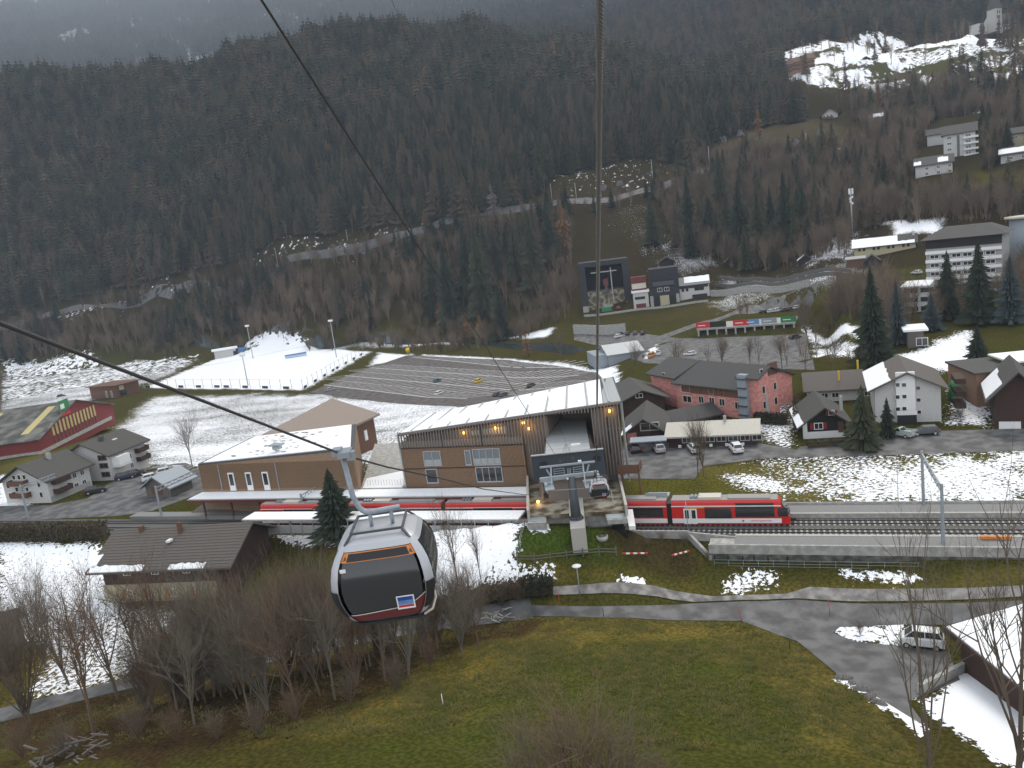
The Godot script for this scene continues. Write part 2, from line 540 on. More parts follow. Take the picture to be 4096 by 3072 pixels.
	mk("trunk", 0.15, 0.13, 0.1, 0.95)
	mk("twig", 0.13, 0.1, 0.07, 0.95)
	mk("twig_red", 0.15, 0.098, 0.062, 0.95)
	mk("needle", 0.024, 0.036, 0.02, 0.9)
	mk("needle_olive", 0.042, 0.05, 0.024, 0.9)
	mk("needle_blue", 0.045, 0.062, 0.062, 0.9)
	mk("larch_orange", 0.17, 0.085, 0.03, 0.9)
	var lamp := mk("lamp_glow", 1.0, 0.7, 0.3, 0.5)
	lamp.emission_enabled = true
	lamp.emission = Color(1.0, 0.72, 0.3)
	lamp.emission_energy_multiplier = 4.0


func zones() -> void:
	# --- ground colours
	var soil := Color(0.075, 0.05, 0.031)
	var gold := Color(0.17, 0.135, 0.045)
	var green := Color(0.08, 0.088, 0.024)
	zone(ZONES, PackedVector2Array([Vector2(-70.4, -93.6), Vector2(-54.4, -91.9), Vector2(-31.7, -78.5), Vector2(-21.5, -79.4), Vector2(-9.1, -82.3), Vector2(-1.1, -82.9), Vector2(8.1, -79.3), Vector2(21.1, -76.3), Vector2(25.2, -71.2), Vector2(26.0, -59.7), Vector2(25.5, -48.5), Vector2(-48.5, -60.9)]), gold, 2.0)
	zone(ZONES, PackedVector2Array([Vector2(-12.1, -57.1), Vector2(-1.5, -69.3), Vector2(10.5, -72.7), Vector2(17.4, -70.1), Vector2(20.4, -60.7), Vector2(20.7, -49.6), Vector2(9.3, -48.4), Vector2(1.5, -52.0), Vector2(-7.0, -49.2), Vector2(-16.9, -49.5)]), green, 3.5)
	zone(ZONES, PackedVector2Array([Vector2(-60.0, -77.4), Vector2(-45.4, -78.8), Vector2(-31.7, -78.5), Vector2(-21.5, -79.4), Vector2(-11.2, -80.0), Vector2(-7.5, -81.6), Vector2(0.9, -81.0), Vector2(0.2, -76.7), Vector2(-8.7, -74.7), Vector2(-13.3, -66.1), Vector2(-19.6, -60.0), Vector2(-26.4, -56.9), Vector2(-31.5, -53.9), Vector2(-48.5, -60.9)]), soil, 1.6)
	zone(ZONES, PackedVector2Array([Vector2(-1.0, -96.0), Vector2(10.2, -93.3), Vector2(9.9, -88.8), Vector2(-2.6, -89.8)]), Color(0.06, 0.092, 0.022), 1.5)
	zone(ZONES, PackedVector2Array([Vector2(8.5, -93.7), Vector2(13.6, -97.2), Vector2(21.2, -88.8), Vector2(21.1, -86.3), Vector2(12.5, -88.1), Vector2(9.5, -89.6)]), Color(0.06, 0.047, 0.028), 1.5)
	zone(ZONES, PackedVector2Array([Vector2(-2.6, -89.5), Vector2(50.9, -74.8), Vector2(49.6, -72.9), Vector2(27.3, -79.3), Vector2(12.8, -84.5), Vector2(1.5, -85.9)]), Color(0.14, 0.117, 0.038), 1.5)
	zone(ZONES, PackedVector2Array([Vector2(18.0, -125.5), Vector2(32.3, -120.3), Vector2(38.7, -108.9), Vector2(46.2, -96.0), Vector2(15.4, -110.8)]), Color(0.125, 0.117, 0.033), 2.0)
	zone(ZONES, PackedVector2Array([Vector2(26.7, -122.1), Vector2(73.6, -107.9), Vector2(61.2, -89.8), Vector2(36.5, -99.8)]), Color(0.15, 0.13, 0.05), 2.0)
	zone(ZONES, PackedVector2Array([Vector2(-148.3, -215.4), Vector2(-153.7, -275.3), Vector2(-175.1, -383.3), Vector2(-162.7, -364.9), Vector2(-124.4, -239.5), Vector2(-118.8, -205.1), Vector2(-136.3, -197.0)]), Color(0.13, 0.117, 0.042), 3.0)
	zone(ZONES, PackedVector2Array([Vector2(104.3, -363.6), Vector2(125.6, -316.8), Vector2(123.1, -301.7), Vector2(89.2, -313.8), Vector2(65.7, -350.5)]), Color(0.085, 0.07, 0.03), 3.0)
	zone(ZONES, PackedVector2Array([Vector2(186.7, -692.0), Vector2(215.0, -655.8), Vector2(250.5, -596.5), Vector2(227.5, -482.3), Vector2(202.3, -484.0), Vector2(160.0, -533.2), Vector2(129.0, -549.5)]), Color(0.085, 0.068, 0.048), 5.0)
	zone(ZONES, PackedVector2Array([Vector2(232.3, -376.0), Vector2(238.2, -348.0), Vector2(223.5, -326.5), Vector2(218.6, -344.1)]), Color(0.1, 0.095, 0.03), 4.0)
	zone(ZONES, PackedVector2Array([Vector2(289.0, -828.2), Vector2(420.4, -831.5), Vector2(528.7, -770.8), Vector2(353.9, -516.4), Vector2(330.4, -656.6)]), Color(0.09, 0.085, 0.035), 10.0)
	# --- snow
	for p in [
		[PackedVector2Array([Vector2(-198.5, -415.3), Vector2(-92.5, -335.9), Vector2(-80.6, -452.4), Vector2(-122.9, -505.7), Vector2(-195.5, -548.8)]), 1.0, 1.5],
		[PackedVector2Array([Vector2(-398.1, -610.2), Vector2(-323.5, -593.0), Vector2(-251.4, -547.7), Vector2(-216.1, -541.2), Vector2(-203.8, -437.8), Vector2(-219.5, -401.0), Vector2(-194.2, -344.2), Vector2(-252.7, -376.1)]), 0.55, 6.0],
		[PackedVector2Array([Vector2(-219.9, -554.9), Vector2(-167.9, -526.2), Vector2(-164.3, -512.3), Vector2(-204.3, -544.6)]), 0.05, 4.0],
		[PackedVector2Array([Vector2(-173.9, -372.5), Vector2(-80.3, -316.8), Vector2(-15.0, -240.7), Vector2(-11.5, -148.6), Vector2(-25.0, -145.0), Vector2(-34.6, -152.7), Vector2(-71.9, -166.3), Vector2(-89.1, -179.9), Vector2(-117.7, -234.8), Vector2(-147.3, -281.0)]), 0.58, 5.0],
		[PackedVector2Array([Vector2(-149.2, -342.6), Vector2(-108.5, -326.1), Vector2(-55.6, -258.1), Vector2(-22.9, -169.8), Vector2(-52.2, -202.2), Vector2(-119.3, -282.3)]), 0.36, 14.0],
		[PackedVector2Array([Vector2(-136.3, -197.0), Vector2(-129.0, -197.2), Vector2(-101.5, -152.6), Vector2(-108.4, -154.4)]), 0.95, 2.0],
		[PackedVector2Array([Vector2(41.8, -117.3), Vector2(55.5, -114.8), Vector2(73.3, -107.5), Vector2(61.4, -90.1), Vector2(46.3, -96.3), Vector2(40.7, -103.7)]), 0.36, 7.0],
		[PackedVector2Array([Vector2(58.5, -109.5), Vector2(72.7, -106.6), Vector2(61.5, -90.3), Vector2(46.5, -96.6), Vector2(45.7, -101.6)]), 0.82, 7.0],
		[PackedVector2Array([Vector2(31.3, -114.4), Vector2(35.7, -112.5), Vector2(38.4, -104.6), Vector2(36.8, -104.0), Vector2(31.9, -109.5)]), 0.6, 1.5],
		[PackedVector2Array([Vector2(-92.7, -129.7), Vector2(-69.7, -121.1), Vector2(-62.0, -104.1), Vector2(-48.6, -96.5), Vector2(-47.7, -83.7), Vector2(-61.2, -91.3), Vector2(-67.8, -95.3), Vector2(-76.8, -103.8)]), 0.8, 1.5],
		[PackedVector2Array([Vector2(-65.4, -101.1), Vector2(-51.5, -96.0), Vector2(-49.2, -88.3), Vector2(-47.9, -80.7), Vector2(-54.1, -79.5), Vector2(-59.6, -81.7), Vector2(-60.5, -88.9)]), 0.5, 2.0],
		[PackedVector2Array([Vector2(-13.1, -109.4), Vector2(-1.1, -96.7), Vector2(-3.3, -89.0), Vector2(-7.4, -87.6), Vector2(-12.3, -87.2)]), 0.85, 1.0],
		[PackedVector2Array([Vector2(-41.1, -118.5), Vector2(-12.7, -109.1), Vector2(-12.2, -95.9), Vector2(-38.8, -112.7)]), 0.7, 1.0],
		[PackedVector2Array([Vector2(-6.4, -90.0), Vector2(1.8, -88.1), Vector2(1.6, -86.9), Vector2(-6.3, -86.5)]), 0.6, 1.0],
		[PackedVector2Array([Vector2(-0.0, -96.1), Vector2(3.6, -104.7), Vector2(1.9, -93.6), Vector2(-0.4, -94.5)]), 1.0, 0.4],
		[PackedVector2Array([Vector2(25.8, -62.7), Vector2(27.2, -62.3), Vector2(28.7, -54.8), Vector2(27.8, -52.7), Vector2(27.6, -55.9)]), 0.97, 0.6],
		[PackedVector2Array([Vector2(30.5, -73.1), Vector2(36.7, -72.6), Vector2(36.1, -70.1), Vector2(35.3, -68.9), Vector2(30.3, -71.1)]), 0.86, 0.7],
		[PackedVector2Array([Vector2(29.8, -67.1), Vector2(33.0, -64.7), Vector2(32.7, -60.2), Vector2(31.0, -59.4)]), 0.62, 1.0],
		[PackedVector2Array([Vector2(30.6, -57.8), Vector2(39.1, -64.1), Vector2(40.0, -58.9), Vector2(32.9, -48.5), Vector2(31.5, -49.5)]), 0.98, 0.8],
		[PackedVector2Array([Vector2(9.2, -85.6), Vector2(12.4, -85.2), Vector2(12.8, -84.5), Vector2(9.6, -84.9)]), 0.85, 0.6],
		[PackedVector2Array([Vector2(21.4, -83.9), Vector2(24.4, -84.5), Vector2(28.0, -83.8), Vector2(27.2, -81.7), Vector2(22.7, -81.2), Vector2(20.8, -81.9)]), 0.5, 0.7],
		[PackedVector2Array([Vector2(34.6, -81.6), Vector2(39.2, -79.5), Vector2(41.8, -77.7), Vector2(41.3, -77.2), Vector2(34.9, -80.0)]), 0.66, 0.7],
		[PackedVector2Array([Vector2(89.4, -176.1), Vector2(97.7, -177.2), Vector2(114.5, -188.4), Vector2(94.5, -154.3), Vector2(88.1, -160.0)]), 0.98, 2.0],
		[PackedVector2Array([Vector2(106.4, -270.8), Vector2(101.1, -216.9), Vector2(94.8, -203.6), Vector2(99.6, -246.5)]), 0.92, 2.0],
		[PackedVector2Array([Vector2(97.9, -242.4), Vector2(90.8, -197.7), Vector2(85.0, -187.8), Vector2(80.7, -194.4)]), 0.8, 2.0],
		[PackedVector2Array([Vector2(46.1, -166.9), Vector2(58.5, -163.8), Vector2(52.9, -144.2), Vector2(45.5, -126.9), Vector2(43.7, -131.0)]), 0.5, 2.0],
		[PackedVector2Array([Vector2(86.7, -147.6), Vector2(91.0, -144.2), Vector2(77.4, -122.8), Vector2(74.1, -126.4)]), 0.8, 2.0],
		[PackedVector2Array([Vector2(285.5, -821.4), Vector2(347.7, -904.0), Vector2(379.6, -846.8), Vector2(449.6, -859.6), Vector2(514.5, -750.1), Vector2(420.6, -613.6), Vector2(407.3, -656.6), Vector2(352.9, -700.2), Vector2(313.4, -712.4), Vector2(296.0, -773.6)]), 0.8, 10.0],
		[PackedVector2Array([Vector2(422.5, -791.1), Vector2(461.5, -743.3), Vector2(445.1, -649.1), Vector2(420.6, -613.6), Vector2(383.8, -719.7)]), 0.45, 12.0],
		[PackedVector2Array([Vector2(378.0, -672.7), Vector2(420.6, -613.6), Vector2(363.5, -530.4), Vector2(350.8, -612.1)]), 0.75, 8.0],
		[PackedVector2Array([Vector2(325.6, -748.8), Vector2(365.4, -700.8), Vector2(343.3, -666.4), Vector2(312.4, -701.2)]), 0.8, 8.0],
		[PackedVector2Array([Vector2(327.6, -528.9), Vector2(344.7, -503.0), Vector2(316.8, -462.3), Vector2(315.3, -504.3)]), 0.85, 5.0],
		[PackedVector2Array([Vector2(43.7, -578.0), Vector2(108.8, -592.1), Vector2(145.8, -550.7), Vector2(150.4, -523.3), Vector2(109.7, -537.7), Vector2(47.2, -553.7)]), 0.13, 12.0],
		[PackedVector2Array([Vector2(73.1, -532.6), Vector2(109.9, -513.3), Vector2(96.1, -439.2), Vector2(74.8, -479.9)]), 0.13, 14.0],
		[PackedVector2Array([Vector2(-194.3, -624.6), Vector2(-127.5, -597.3), Vector2(-26.1, -567.6), Vector2(-30.0, -560.0), Vector2(-104.2, -576.0), Vector2(-182.5, -604.0)]), 0.26, 9.0],
		[PackedVector2Array([Vector2(-369.6, -649.0), Vector2(-298.9, -652.2), Vector2(-241.0, -624.3), Vector2(-296.0, -642.3), Vector2(-355.3, -633.8)]), 0.3, 9.0],
		[PackedVector2Array([Vector2(88.0, -461.1), Vector2(113.4, -461.4), Vector2(121.8, -419.3), Vector2(100.0, -414.8)]), 0.25, 12.0],
		[PackedVector2Array([Vector2(157.7, -399.7), Vector2(169.8, -368.9), Vector2(148.4, -319.6), Vector2(138.0, -346.8)]), 0.35, 8.0],
		[PackedVector2Array([Vector2(179.3, -352.5), Vector2(188.2, -327.6), Vector2(182.1, -317.2), Vector2(172.6, -332.0)]), 0.9, 4.0],
		[PackedVector2Array([Vector2(113.5, -393.2), Vector2(139.6, -304.9), Vector2(129.0, -282.5), Vector2(105.7, -353.8)]), 0.3, 8.0],
		[PackedVector2Array([Vector2(100.0, -356.9), Vector2(114.6, -319.1), Vector2(109.6, -316.5), Vector2(94.5, -331.2)]), 0.25, 5.0],
		[PackedVector2Array([Vector2(-2.6, -448.7), Vector2(23.3, -391.1), Vector2(19.8, -377.7), Vector2(-0.6, -441.5)]), 0.9, 3.0],
		[PackedVector2Array([Vector2(-153.6, -523.4), Vector2(-24.9, -447.1), Vector2(-24.7, -434.6), Vector2(-145.3, -513.2)]), 0.6, 4.0],
		[PackedVector2Array([Vector2(-73.5, -441.6), Vector2(-51.2, -409.3), Vector2(-61.7, -394.6), Vector2(-70.5, -389.2)]), 0.97, 2.0],
		[PackedVector2Array([Vector2(-51.8, -415.4), Vector2(0.2, -350.8), Vector2(31.5, -276.3), Vector2(32.7, -248.7), Vector2(17.3, -292.3), Vector2(-21.9, -365.9)]), 0.75, 1.5],
		[PackedVector2Array([Vector2(23.8, -284.1), Vector2(37.9, -272.8), Vector2(32.0, -228.9), Vector2(23.2, -248.0)]), 0.9, 2.0],
		[PackedVector2Array([Vector2(56.5, -305.5), Vector2(60.6, -307.0), Vector2(52.6, -268.9), Vector2(45.4, -253.3)]), 0.9, 1.0],
		[PackedVector2Array([Vector2(69.8, -284.2), Vector2(87.7, -274.8), Vector2(82.2, -258.2), Vector2(68.3, -265.9)]), 0.5, 2.0]]:
		zone(SNOW, p[0], p[1], p[2])

func asphalt() -> void:
	var s := S(true)
	sheet(s, PackedVector2Array([Vector2(-1.3, -83.7), Vector2(8.5, -82.0), Vector2(17.3, -80.8), Vector2(28.1, -78.6), Vector2(48.5, -71.3), Vector2(47.2, -69.4), Vector2(40.5, -70.9), Vector2(36.9, -72.1), Vector2(30.5, -73.2), Vector2(29.4, -72.3), Vector2(30.9, -70.3), Vector2(35.0, -68.5), Vector2(38.2, -66.8), Vector2(36.1, -61.6), Vector2(29.6, -58.2), Vector2(28.9, -54.1), Vector2(28.3, -55.7), Vector2(26.0, -63.5), Vector2(25.2, -71.2), Vector2(21.1, -76.3), Vector2(8.1, -79.2), Vector2(-1.4, -82.1)]), 0.06, 1.5)
	sheet(s, ribbon([Vector2(-1.1, -83.0), Vector2(-8.6, -82.6), Vector2(-14.6, -82.5), Vector2(-22.1, -82.0), Vector2(-32.4, -80.7), Vector2(-45.9, -79.9), Vector2(-62.3, -76.2)], 3.3), 0.06, 1.5)
	struct(s, "road", M.asphalt)
	s = S(true)
	sheet(s, PackedVector2Array([Vector2(1.7, -85.5), Vector2(7.5, -85.2), Vector2(13.9, -84.4), Vector2(19.6, -81.4), Vector2(27.5, -79.8), Vector2(30.3, -80.2), Vector2(49.6, -73.0), Vector2(48.8, -71.7), Vector2(28.1, -78.8), Vector2(17.3, -81.0), Vector2(13.5, -82.7), Vector2(7.2, -83.9), Vector2(1.6, -84.5)]), 0.1, 1.5)
	struct(s, "footpath", M.gravel_path)
	s = S(true)
	sheet(s, PackedVector2Array([Vector2(15.1, -120.2), Vector2(19.5, -141.8), Vector2(41.6, -129.5), Vector2(45.7, -123.2), Vector2(47.0, -124.6), Vector2(55.6, -121.2), Vector2(60.1, -127.3), Vector2(83.8, -117.6), Vector2(76.7, -107.7), Vector2(55.5, -114.8), Vector2(40.1, -120.8), Vector2(29.4, -120.9), Vector2(26.5, -115.3)]), 0.07, 4.0)
	struct(s, "road", M.asphalt)
	s = S(true)
	sheet(s, PackedVector2Array([Vector2(-113.9, -156.8), Vector2(-95.4, -150.2), Vector2(-88.7, -151.9), Vector2(-89.5, -162.0), Vector2(-86.1, -176.0), Vector2(-80.2, -179.8), Vector2(-70.0, -165.5), Vector2(-62.2, -144.6), Vector2(-68.8, -136.8), Vector2(-75.4, -136.4), Vector2(-105.8, -144.6)]), 0.07, 4.0)
	struct(s, "road", M.asphalt)
	s = S(true)
	sheet(s, PackedVector2Array([Vector2(-87.0, -326.6), Vector2(-76.0, -367.2), Vector2(-54.5, -412.4), Vector2(0.2, -346.3), Vector2(30.7, -270.2), Vector2(29.2, -214.4), Vector2(10.0, -234.2), Vector2(-16.3, -236.9)]), 0.1, 5.0)
	struct(s, "parking_lot_surface", M.lot)
	s = S(true)
	sheet(s, PackedVector2Array([Vector2(34.4, -380.0), Vector2(59.0, -318.0), Vector2(70.7, -287.5), Vector2(104.1, -265.1), Vector2(73.1, -181.7), Vector2(56.8, -233.8), Vector2(43.9, -249.5), Vector2(44.0, -310.5), Vector2(30.4, -344.4)]), 0.1, 5.0)
	sheet(s, ribbon([Vector2(53.2, -298.5), Vector2(66.7, -308.7), Vector2(85.9, -315.6), Vector2(112.5, -313.7), Vector2(132.5, -289.9)], 7.0), 0.16, 4.0)
	struct(s, "road", M.asphalt)
	s = S(true)
	sheet(s, ribbon([Vector2(-446.6, -661.3), Vector2(-338.2, -648.7), Vector2(-248.8, -624.1), Vector2(-147.7, -586.4), Vector2(-33.3, -566.1), Vector2(58.4, -541.1), Vector2(132.5, -526.8), Vector2(156.5, -522.6)], 7.5), 0.3, 5.0)
	struct(s, "road", M.asphalt)
	s = S(true)
	sheet(s, ribbon([Vector2(193.0, -504.2), Vector2(209.0, -479.7), Vector2(224.4, -476.0), Vector2(235.8, -483.0), Vector2(232.6, -492.8)], 6.0), 0.3, 5.0)
	struct(s, "road", M.gravel_path)
	s = S(true)
	sheet(s, ribbon([Vector2(-234.0, -568.1), Vector2(-139.8, -518.6), Vector2(-24.9, -440.6), Vector2(29.5, -318.5)], 9.0), 0.1, 6.0)
	struct(s, "river", M.water)
	# painted stalls of the big car park
	s = S(true)
	for row in [[[-84.1, -342.7], [-15.8, -258.6], 26, 1], [[-78.7, -363.9], [17.2, -250.0], 30, 0], [[-69.1, -380.4], [24.0, -269.8], 32, 0], [[-50.3, -401.4], [24.2, -288.2], 26, 1]]:
		var a := Vector2(row[0][0], row[0][1])
		var b := Vector2(row[1][0], row[1][1])
		var d := (b - a).normalized()
		var n := Vector2(-d.y, d.x)
		if n.y > 0: n = -n
		strip(s, [a, b], 0.4, 0.14)
		for i in row[2]:
			var p := a.lerp(b, float(i) / row[2])
			strip(s, [p, p + n * 9.0 + d * 6.0], 0.36, 0.145)
			if not row[3]:
				strip(s, [p, p - n * 9.0 - d * 6.0], 0.36, 0.145)
		if not row[3]:
			strip(s, [a + n * 9.0 + d * 6.0, b + n * 9.0 + d * 6.0], 0.2, 0.14)
			strip(s, [a - n * 9.0 - d * 6.0, b - n * 9.0 - d * 6.0], 0.2, 0.14)
	struct(s, "parking_markings", M.paint)

# ---------------------------------------------------------------- vegetation
func conifer_mesh(sd: int, levels: int, spikes: int, wide: float, ragged: float, m: Material, taper := 0.8) -> Mesh:
	rng.seed = sd
	var s := S()
	tube(s, [Vector3.ZERO, Vector3(0, 0.5, 0), Vector3(0, 0.98, 0)], [0.016, 0.009, 0.002], 4, false)
	for li in levels:
		var f := float(li) / (levels - 1)
		var y := 0.1 + 0.87 * f
		var rad := wide * pow(1.0 - f, taper) * rng.randf_range(1.0 - ragged, 1.0 + ragged * 0.6) + 0.006
		var off := rng.randf() * TAU
		for k in spikes:
			if rng.randf() < ragged * 0.35: continue
			var a := off + TAU * (k + rng.randf_range(-0.3, 0.3)) / spikes
			var l := rad * rng.randf_range(0.7, 1.15)
			var w := 2.0 / spikes * rng.randf_range(0.8, 1.4)
			var o := Vector3(0, y + 0.03 + rng.randf() * 0.015, 0)
			var t := Vector3(cos(a) * l, y - l * 0.35, sin(a) * l)
			var p := Vector3(cos(a - w) * l * 0.72, y - l * 0.42, sin(a - w) * l * 0.72)
			var q := Vector3(cos(a + w) * l * 0.72, y - l * 0.42, sin(a + w) * l * 0.72)
			tri(s, o, p, t)
			tri(s, o, t, q)
	s.generate_normals()
	s.set_material(m)
	return s.commit()

func twig(s: SurfaceTool, a: Vector3, b: Vector3, w: float) -> void:
	var d := (b - a).cross(Vector3(rng.randf() - 0.5, rng.randf() - 0.5, rng.randf() - 0.5)).normalized() * w
	tri(s, a - d, a + d, b)

func limb(s: SurfaceTool, a: Vector3, dir: Vector3, l: float, r: float, depth: int, kids: int, spread: float, up: float) -> void:
	var pts := [a]
	var d := dir
	var n := 3
	for i in n:
		d = (d + Vector3(rng.randf() - 0.5, rng.randf() * up, rng.randf() - 0.5) * 0.3).normalized()
		pts.append(pts[-1] + d * l / n)
	if depth <= 0:
		twig(s, a, pts[2], r)
		twig(s, pts[1], pts[3], r * 0.7)
		return
	tube(s, pts, [r, r * 0.8, r * 0.6, r * 0.35], 4 if r < 0.02 else 5, false)
	for k in kids:
		var f := rng.randf_range(0.3, 1.0)
		var at: Vector3 = pts[int(f * 2.99)].lerp(pts[int(f * 2.99) + 1], fmod(f * 2.99, 1.0))
		var o := Vector3(rng.randf() - 0.5, rng.randf() - 0.35, rng.randf() - 0.5).normalized()
		limb(s, at, (d + o * spread).normalized(), l * rng.randf_range(0.45, 0.7), r * lerpf(0.55, 0.35, f), depth - 1, kids, spread, up)

func bare_mesh(sd: int, trunk: float, depth: int, kids: int, m: Material, stems := 1, r := 0.014) -> Mesh:
	rng.seed = sd
	var s := S()
	for i in stems:
		var lean := Vector3(rng.randf() - 0.5, 1.7 if stems > 1 else 6.0, rng.randf() - 0.5).normalized()
		var top := lean * trunk
		if trunk > 0.0:
			tube(s, [Vector3(0, -0.02, 0) + lean * 0.0, lean * trunk * 0.5, top], [r * 1.3, r, r * 0.85], 5, false)
		for k in kids:
			var o := Vector3(rng.randf() - 0.5, 0.35, rng.randf() - 0.5).normalized()
			var at := top * rng.randf_range(0.55, 1.0)
			limb(s, at, (lean + o * 0.75).normalized(), (1.0 - trunk) * rng.randf_range(0.5, 0.72), r * 0.6, depth, kids, 1.0, 0.8)
		limb(s, top, lean, (1.0 - trunk) * 0.75, r * 0.8, depth, kids + 1, 0.9, 0.8)
	s.generate_normals()
	s.set_material(m)
	return s.commit()

var CLEAR := []   # no trees here
var trees := {}   # kind -> [[position, height, width, turn, colour], ...]

func tree_at(kind: String, p: Vector3, h: float, w: float, c: Color) -> void:
	if not trees.has(kind): trees[kind] = []
	trees[kind].append([p, h, w, rng.randf() * TAU, c])

func open_ground(q: Vector2) -> bool:
	for z in CLEAR:
		if z[1].has_point(q) and Geometry2D.is_point_in_polygon(q, z[0]):
			return false
	return true

func clear(poly: PackedVector2Array) -> void:
	var lo := poly[0]
	var hi := poly[0]
	for p in poly:
		lo = lo.min(p)
		hi = hi.max(p)
	CLEAR.append([poly, Rect2(lo, hi - lo)])

func traverse(a: float) -> float:   # height of the hill road along a bearing
	if a < -20.0: return remap(a, -34.0, -20.0, 24.0, 44.0)
	if a < 0.0: return remap(a, -20.0, 0.0, 44.0, 56.0)
	return minf(remap(a, 0.0, 16.0, 56.0, 71.0), 78.0)

func spruce_colour() -> Color:
	var c := Color(0.02, 0.028, 0.02).lerp(Color(0.06, 0.068, 0.042), pow(rng.randf(), 1.3))
	if rng.randf() < 0.4: c = c.lerp(Color(0.13, 0.096, 0.066), rng.randf_range(0.3, 0.85))
	return c

func twig_colour() -> Color:
	return Color(0.12, 0.088, 0.064).lerp(Color(0.21, 0.162, 0.12), rng.randf()) * rng.randf_range(0.8, 1.2)

func scatter_forest() -> void:
	var patch := FastNoiseLite.new()
	patch.seed = 3
	patch.frequency = 0.012
	for poly in [PackedVector2Array([Vector2(-395.6, -605.4), Vector2(-315.9, -591.6), Vector2(-214.8, -537.1), Vector2(-190.1, -406.8), Vector2(-172.8, -357.6), Vector2(-219.5, -324.5)]),PackedVector2Array([Vector2(-206.8, -390.3), Vector2(-246.2, -513.0), Vector2(-214.4, -546.6), Vector2(-165.8, -518.3), Vector2(-83.8, -472.5), Vector2(-48.4, -406.7), Vector2(31.5, -276.3), Vector2(29.3, -197.9), Vector2(-15.5, -223.5), Vector2(-85.2, -312.6)]),PackedVector2Array([Vector2(31.9, -565.8), Vector2(60.0, -551.2), Vector2(160.0, -533.2), Vector2(153.9, -514.9), Vector2(56.9, -532.0), Vector2(30.4, -553.1)]),PackedVector2Array([Vector2(43.7, -578.0), Vector2(109.8, -596.8), Vector2(155.8, -540.5), Vector2(149.4, -520.2), Vector2(41.0, -557.3)]),PackedVector2Array([Vector2(-184.5, -617.1), Vector2(-26.1, -567.6), Vector2(-25.0, -553.7), Vector2(-182.5, -604.0)]),PackedVector2Array([Vector2(-376.4, -646.2), Vector2(-241.5, -626.4), Vector2(-238.5, -612.3), Vector2(-371.1, -634.1)]),PackedVector2Array([Vector2(47.9, -478.6), Vector2(121.8, -419.3), Vector2(93.2, -302.1), Vector2(122.7, -301.0), Vector2(134.9, -295.0), Vector2(129.0, -282.5), Vector2(109.9, -267.4), Vector2(72.3, -178.5), Vector2(35.3, -255.9), Vector2(28.0, -342.4)]),PackedVector2Array([Vector2(164.9, -360.9), Vector2(203.7, -297.8), Vector2(165.4, -242.0), Vector2(116.4, -210.5), Vector2(131.0, -253.4), Vector2(134.9, -295.0)]),PackedVector2Array([Vector2(88.1, -174.5), Vector2(97.7, -177.2), Vector2(114.5, -188.4), Vector2(95.1, -153.7), Vector2(85.8, -163.2)]),PackedVector2Array([Vector2(24.9, -144.4), Vector2(86.7, -123.9), Vector2(106.6, -152.2), Vector2(83.4, -175.0), Vector2(59.2, -163.2), Vector2(44.4, -244.2)]),PackedVector2Array([Vector2(268.0, -654.7), Vector2(288.6, -625.3), Vector2(237.2, -481.8), Vector2(207.3, -469.9), Vector2(190.1, -504.6)]),PackedVector2Array([Vector2(215.6, -403.4), Vector2(240.2, -350.9), Vector2(218.9, -319.9), Vector2(197.4, -370.0)]),PackedVector2Array([Vector2(240.6, -442.0), Vector2(299.1, -520.0), Vector2(306.0, -485.1), Vector2(222.3, -349.9), Vector2(212.1, -390.4)]),PackedVector2Array([Vector2(271.0, -418.1), Vector2(277.9, -399.6), Vector2(239.2, -344.0), Vector2(235.2, -363.1)]),PackedVector2Array([Vector2(203.6, -622.8), Vector2(237.0, -580.9), Vector2(195.2, -509.6), Vector2(161.7, -538.6), Vector2(159.0, -572.9)]),PackedVector2Array([Vector2(101.9, -276.1), Vector2(104.8, -224.5), Vector2(84.3, -181.6), Vector2(77.5, -192.4)]),PackedVector2Array([Vector2(55.5, -523.7), Vector2(109.9, -513.3), Vector2(102.8, -434.4), Vector2(47.9, -478.6)]),PackedVector2Array([Vector2(116.0, -413.1), Vector2(149.5, -317.8), Vector2(125.0, -266.8), Vector2(87.6, -318.4)])]:
		clear(poly)
	rng.seed = 42
	# the hill in front and the far mountains
	for n in 90000:
		var a := rng.randf_range(-36.0, 37.0)
		var r := sqrt(rng.randf_range(440.0 * 440.0, 2100.0 * 2100.0))
		var dice := rng.randf()
		if r < 1080.0 and n % 3 == 0: continue
		place_tree(a, r, dice, patch)
	for n in 26000:
		var a := rng.randf_range(-36.0, 37.0)
		var r := sqrt(rng.randf_range(400.0 * 400.0, 1000.0 * 1000.0))
		place_tree(a, r, rng.randf(), patch)
	# woods on the flood plain and along the river
	for n in 5200:
		var a := rng.randf_range(-36.0, 8.0)
		var r := rng.randf_range(400.0, 720.0)
		var q := Vector2(r * sin(deg_to_rad(a)), -r * cos(deg_to_rad(a)))
		if TH(q.x, q.y) > -3.0 or not open_ground(q): continue
		if rng.randf() < 0.45 + patch.get_noise_2d(q.x * 2.0, q.y * 2.0) * 1.1:
			tree_at(["bare_tree", "bare_tree2", "shrub"][rng.randi() % 3], on(q.x, q.y), rng.randf_range(5.0, 13.0), rng.randf_range(0.8, 1.2), twig_colour())
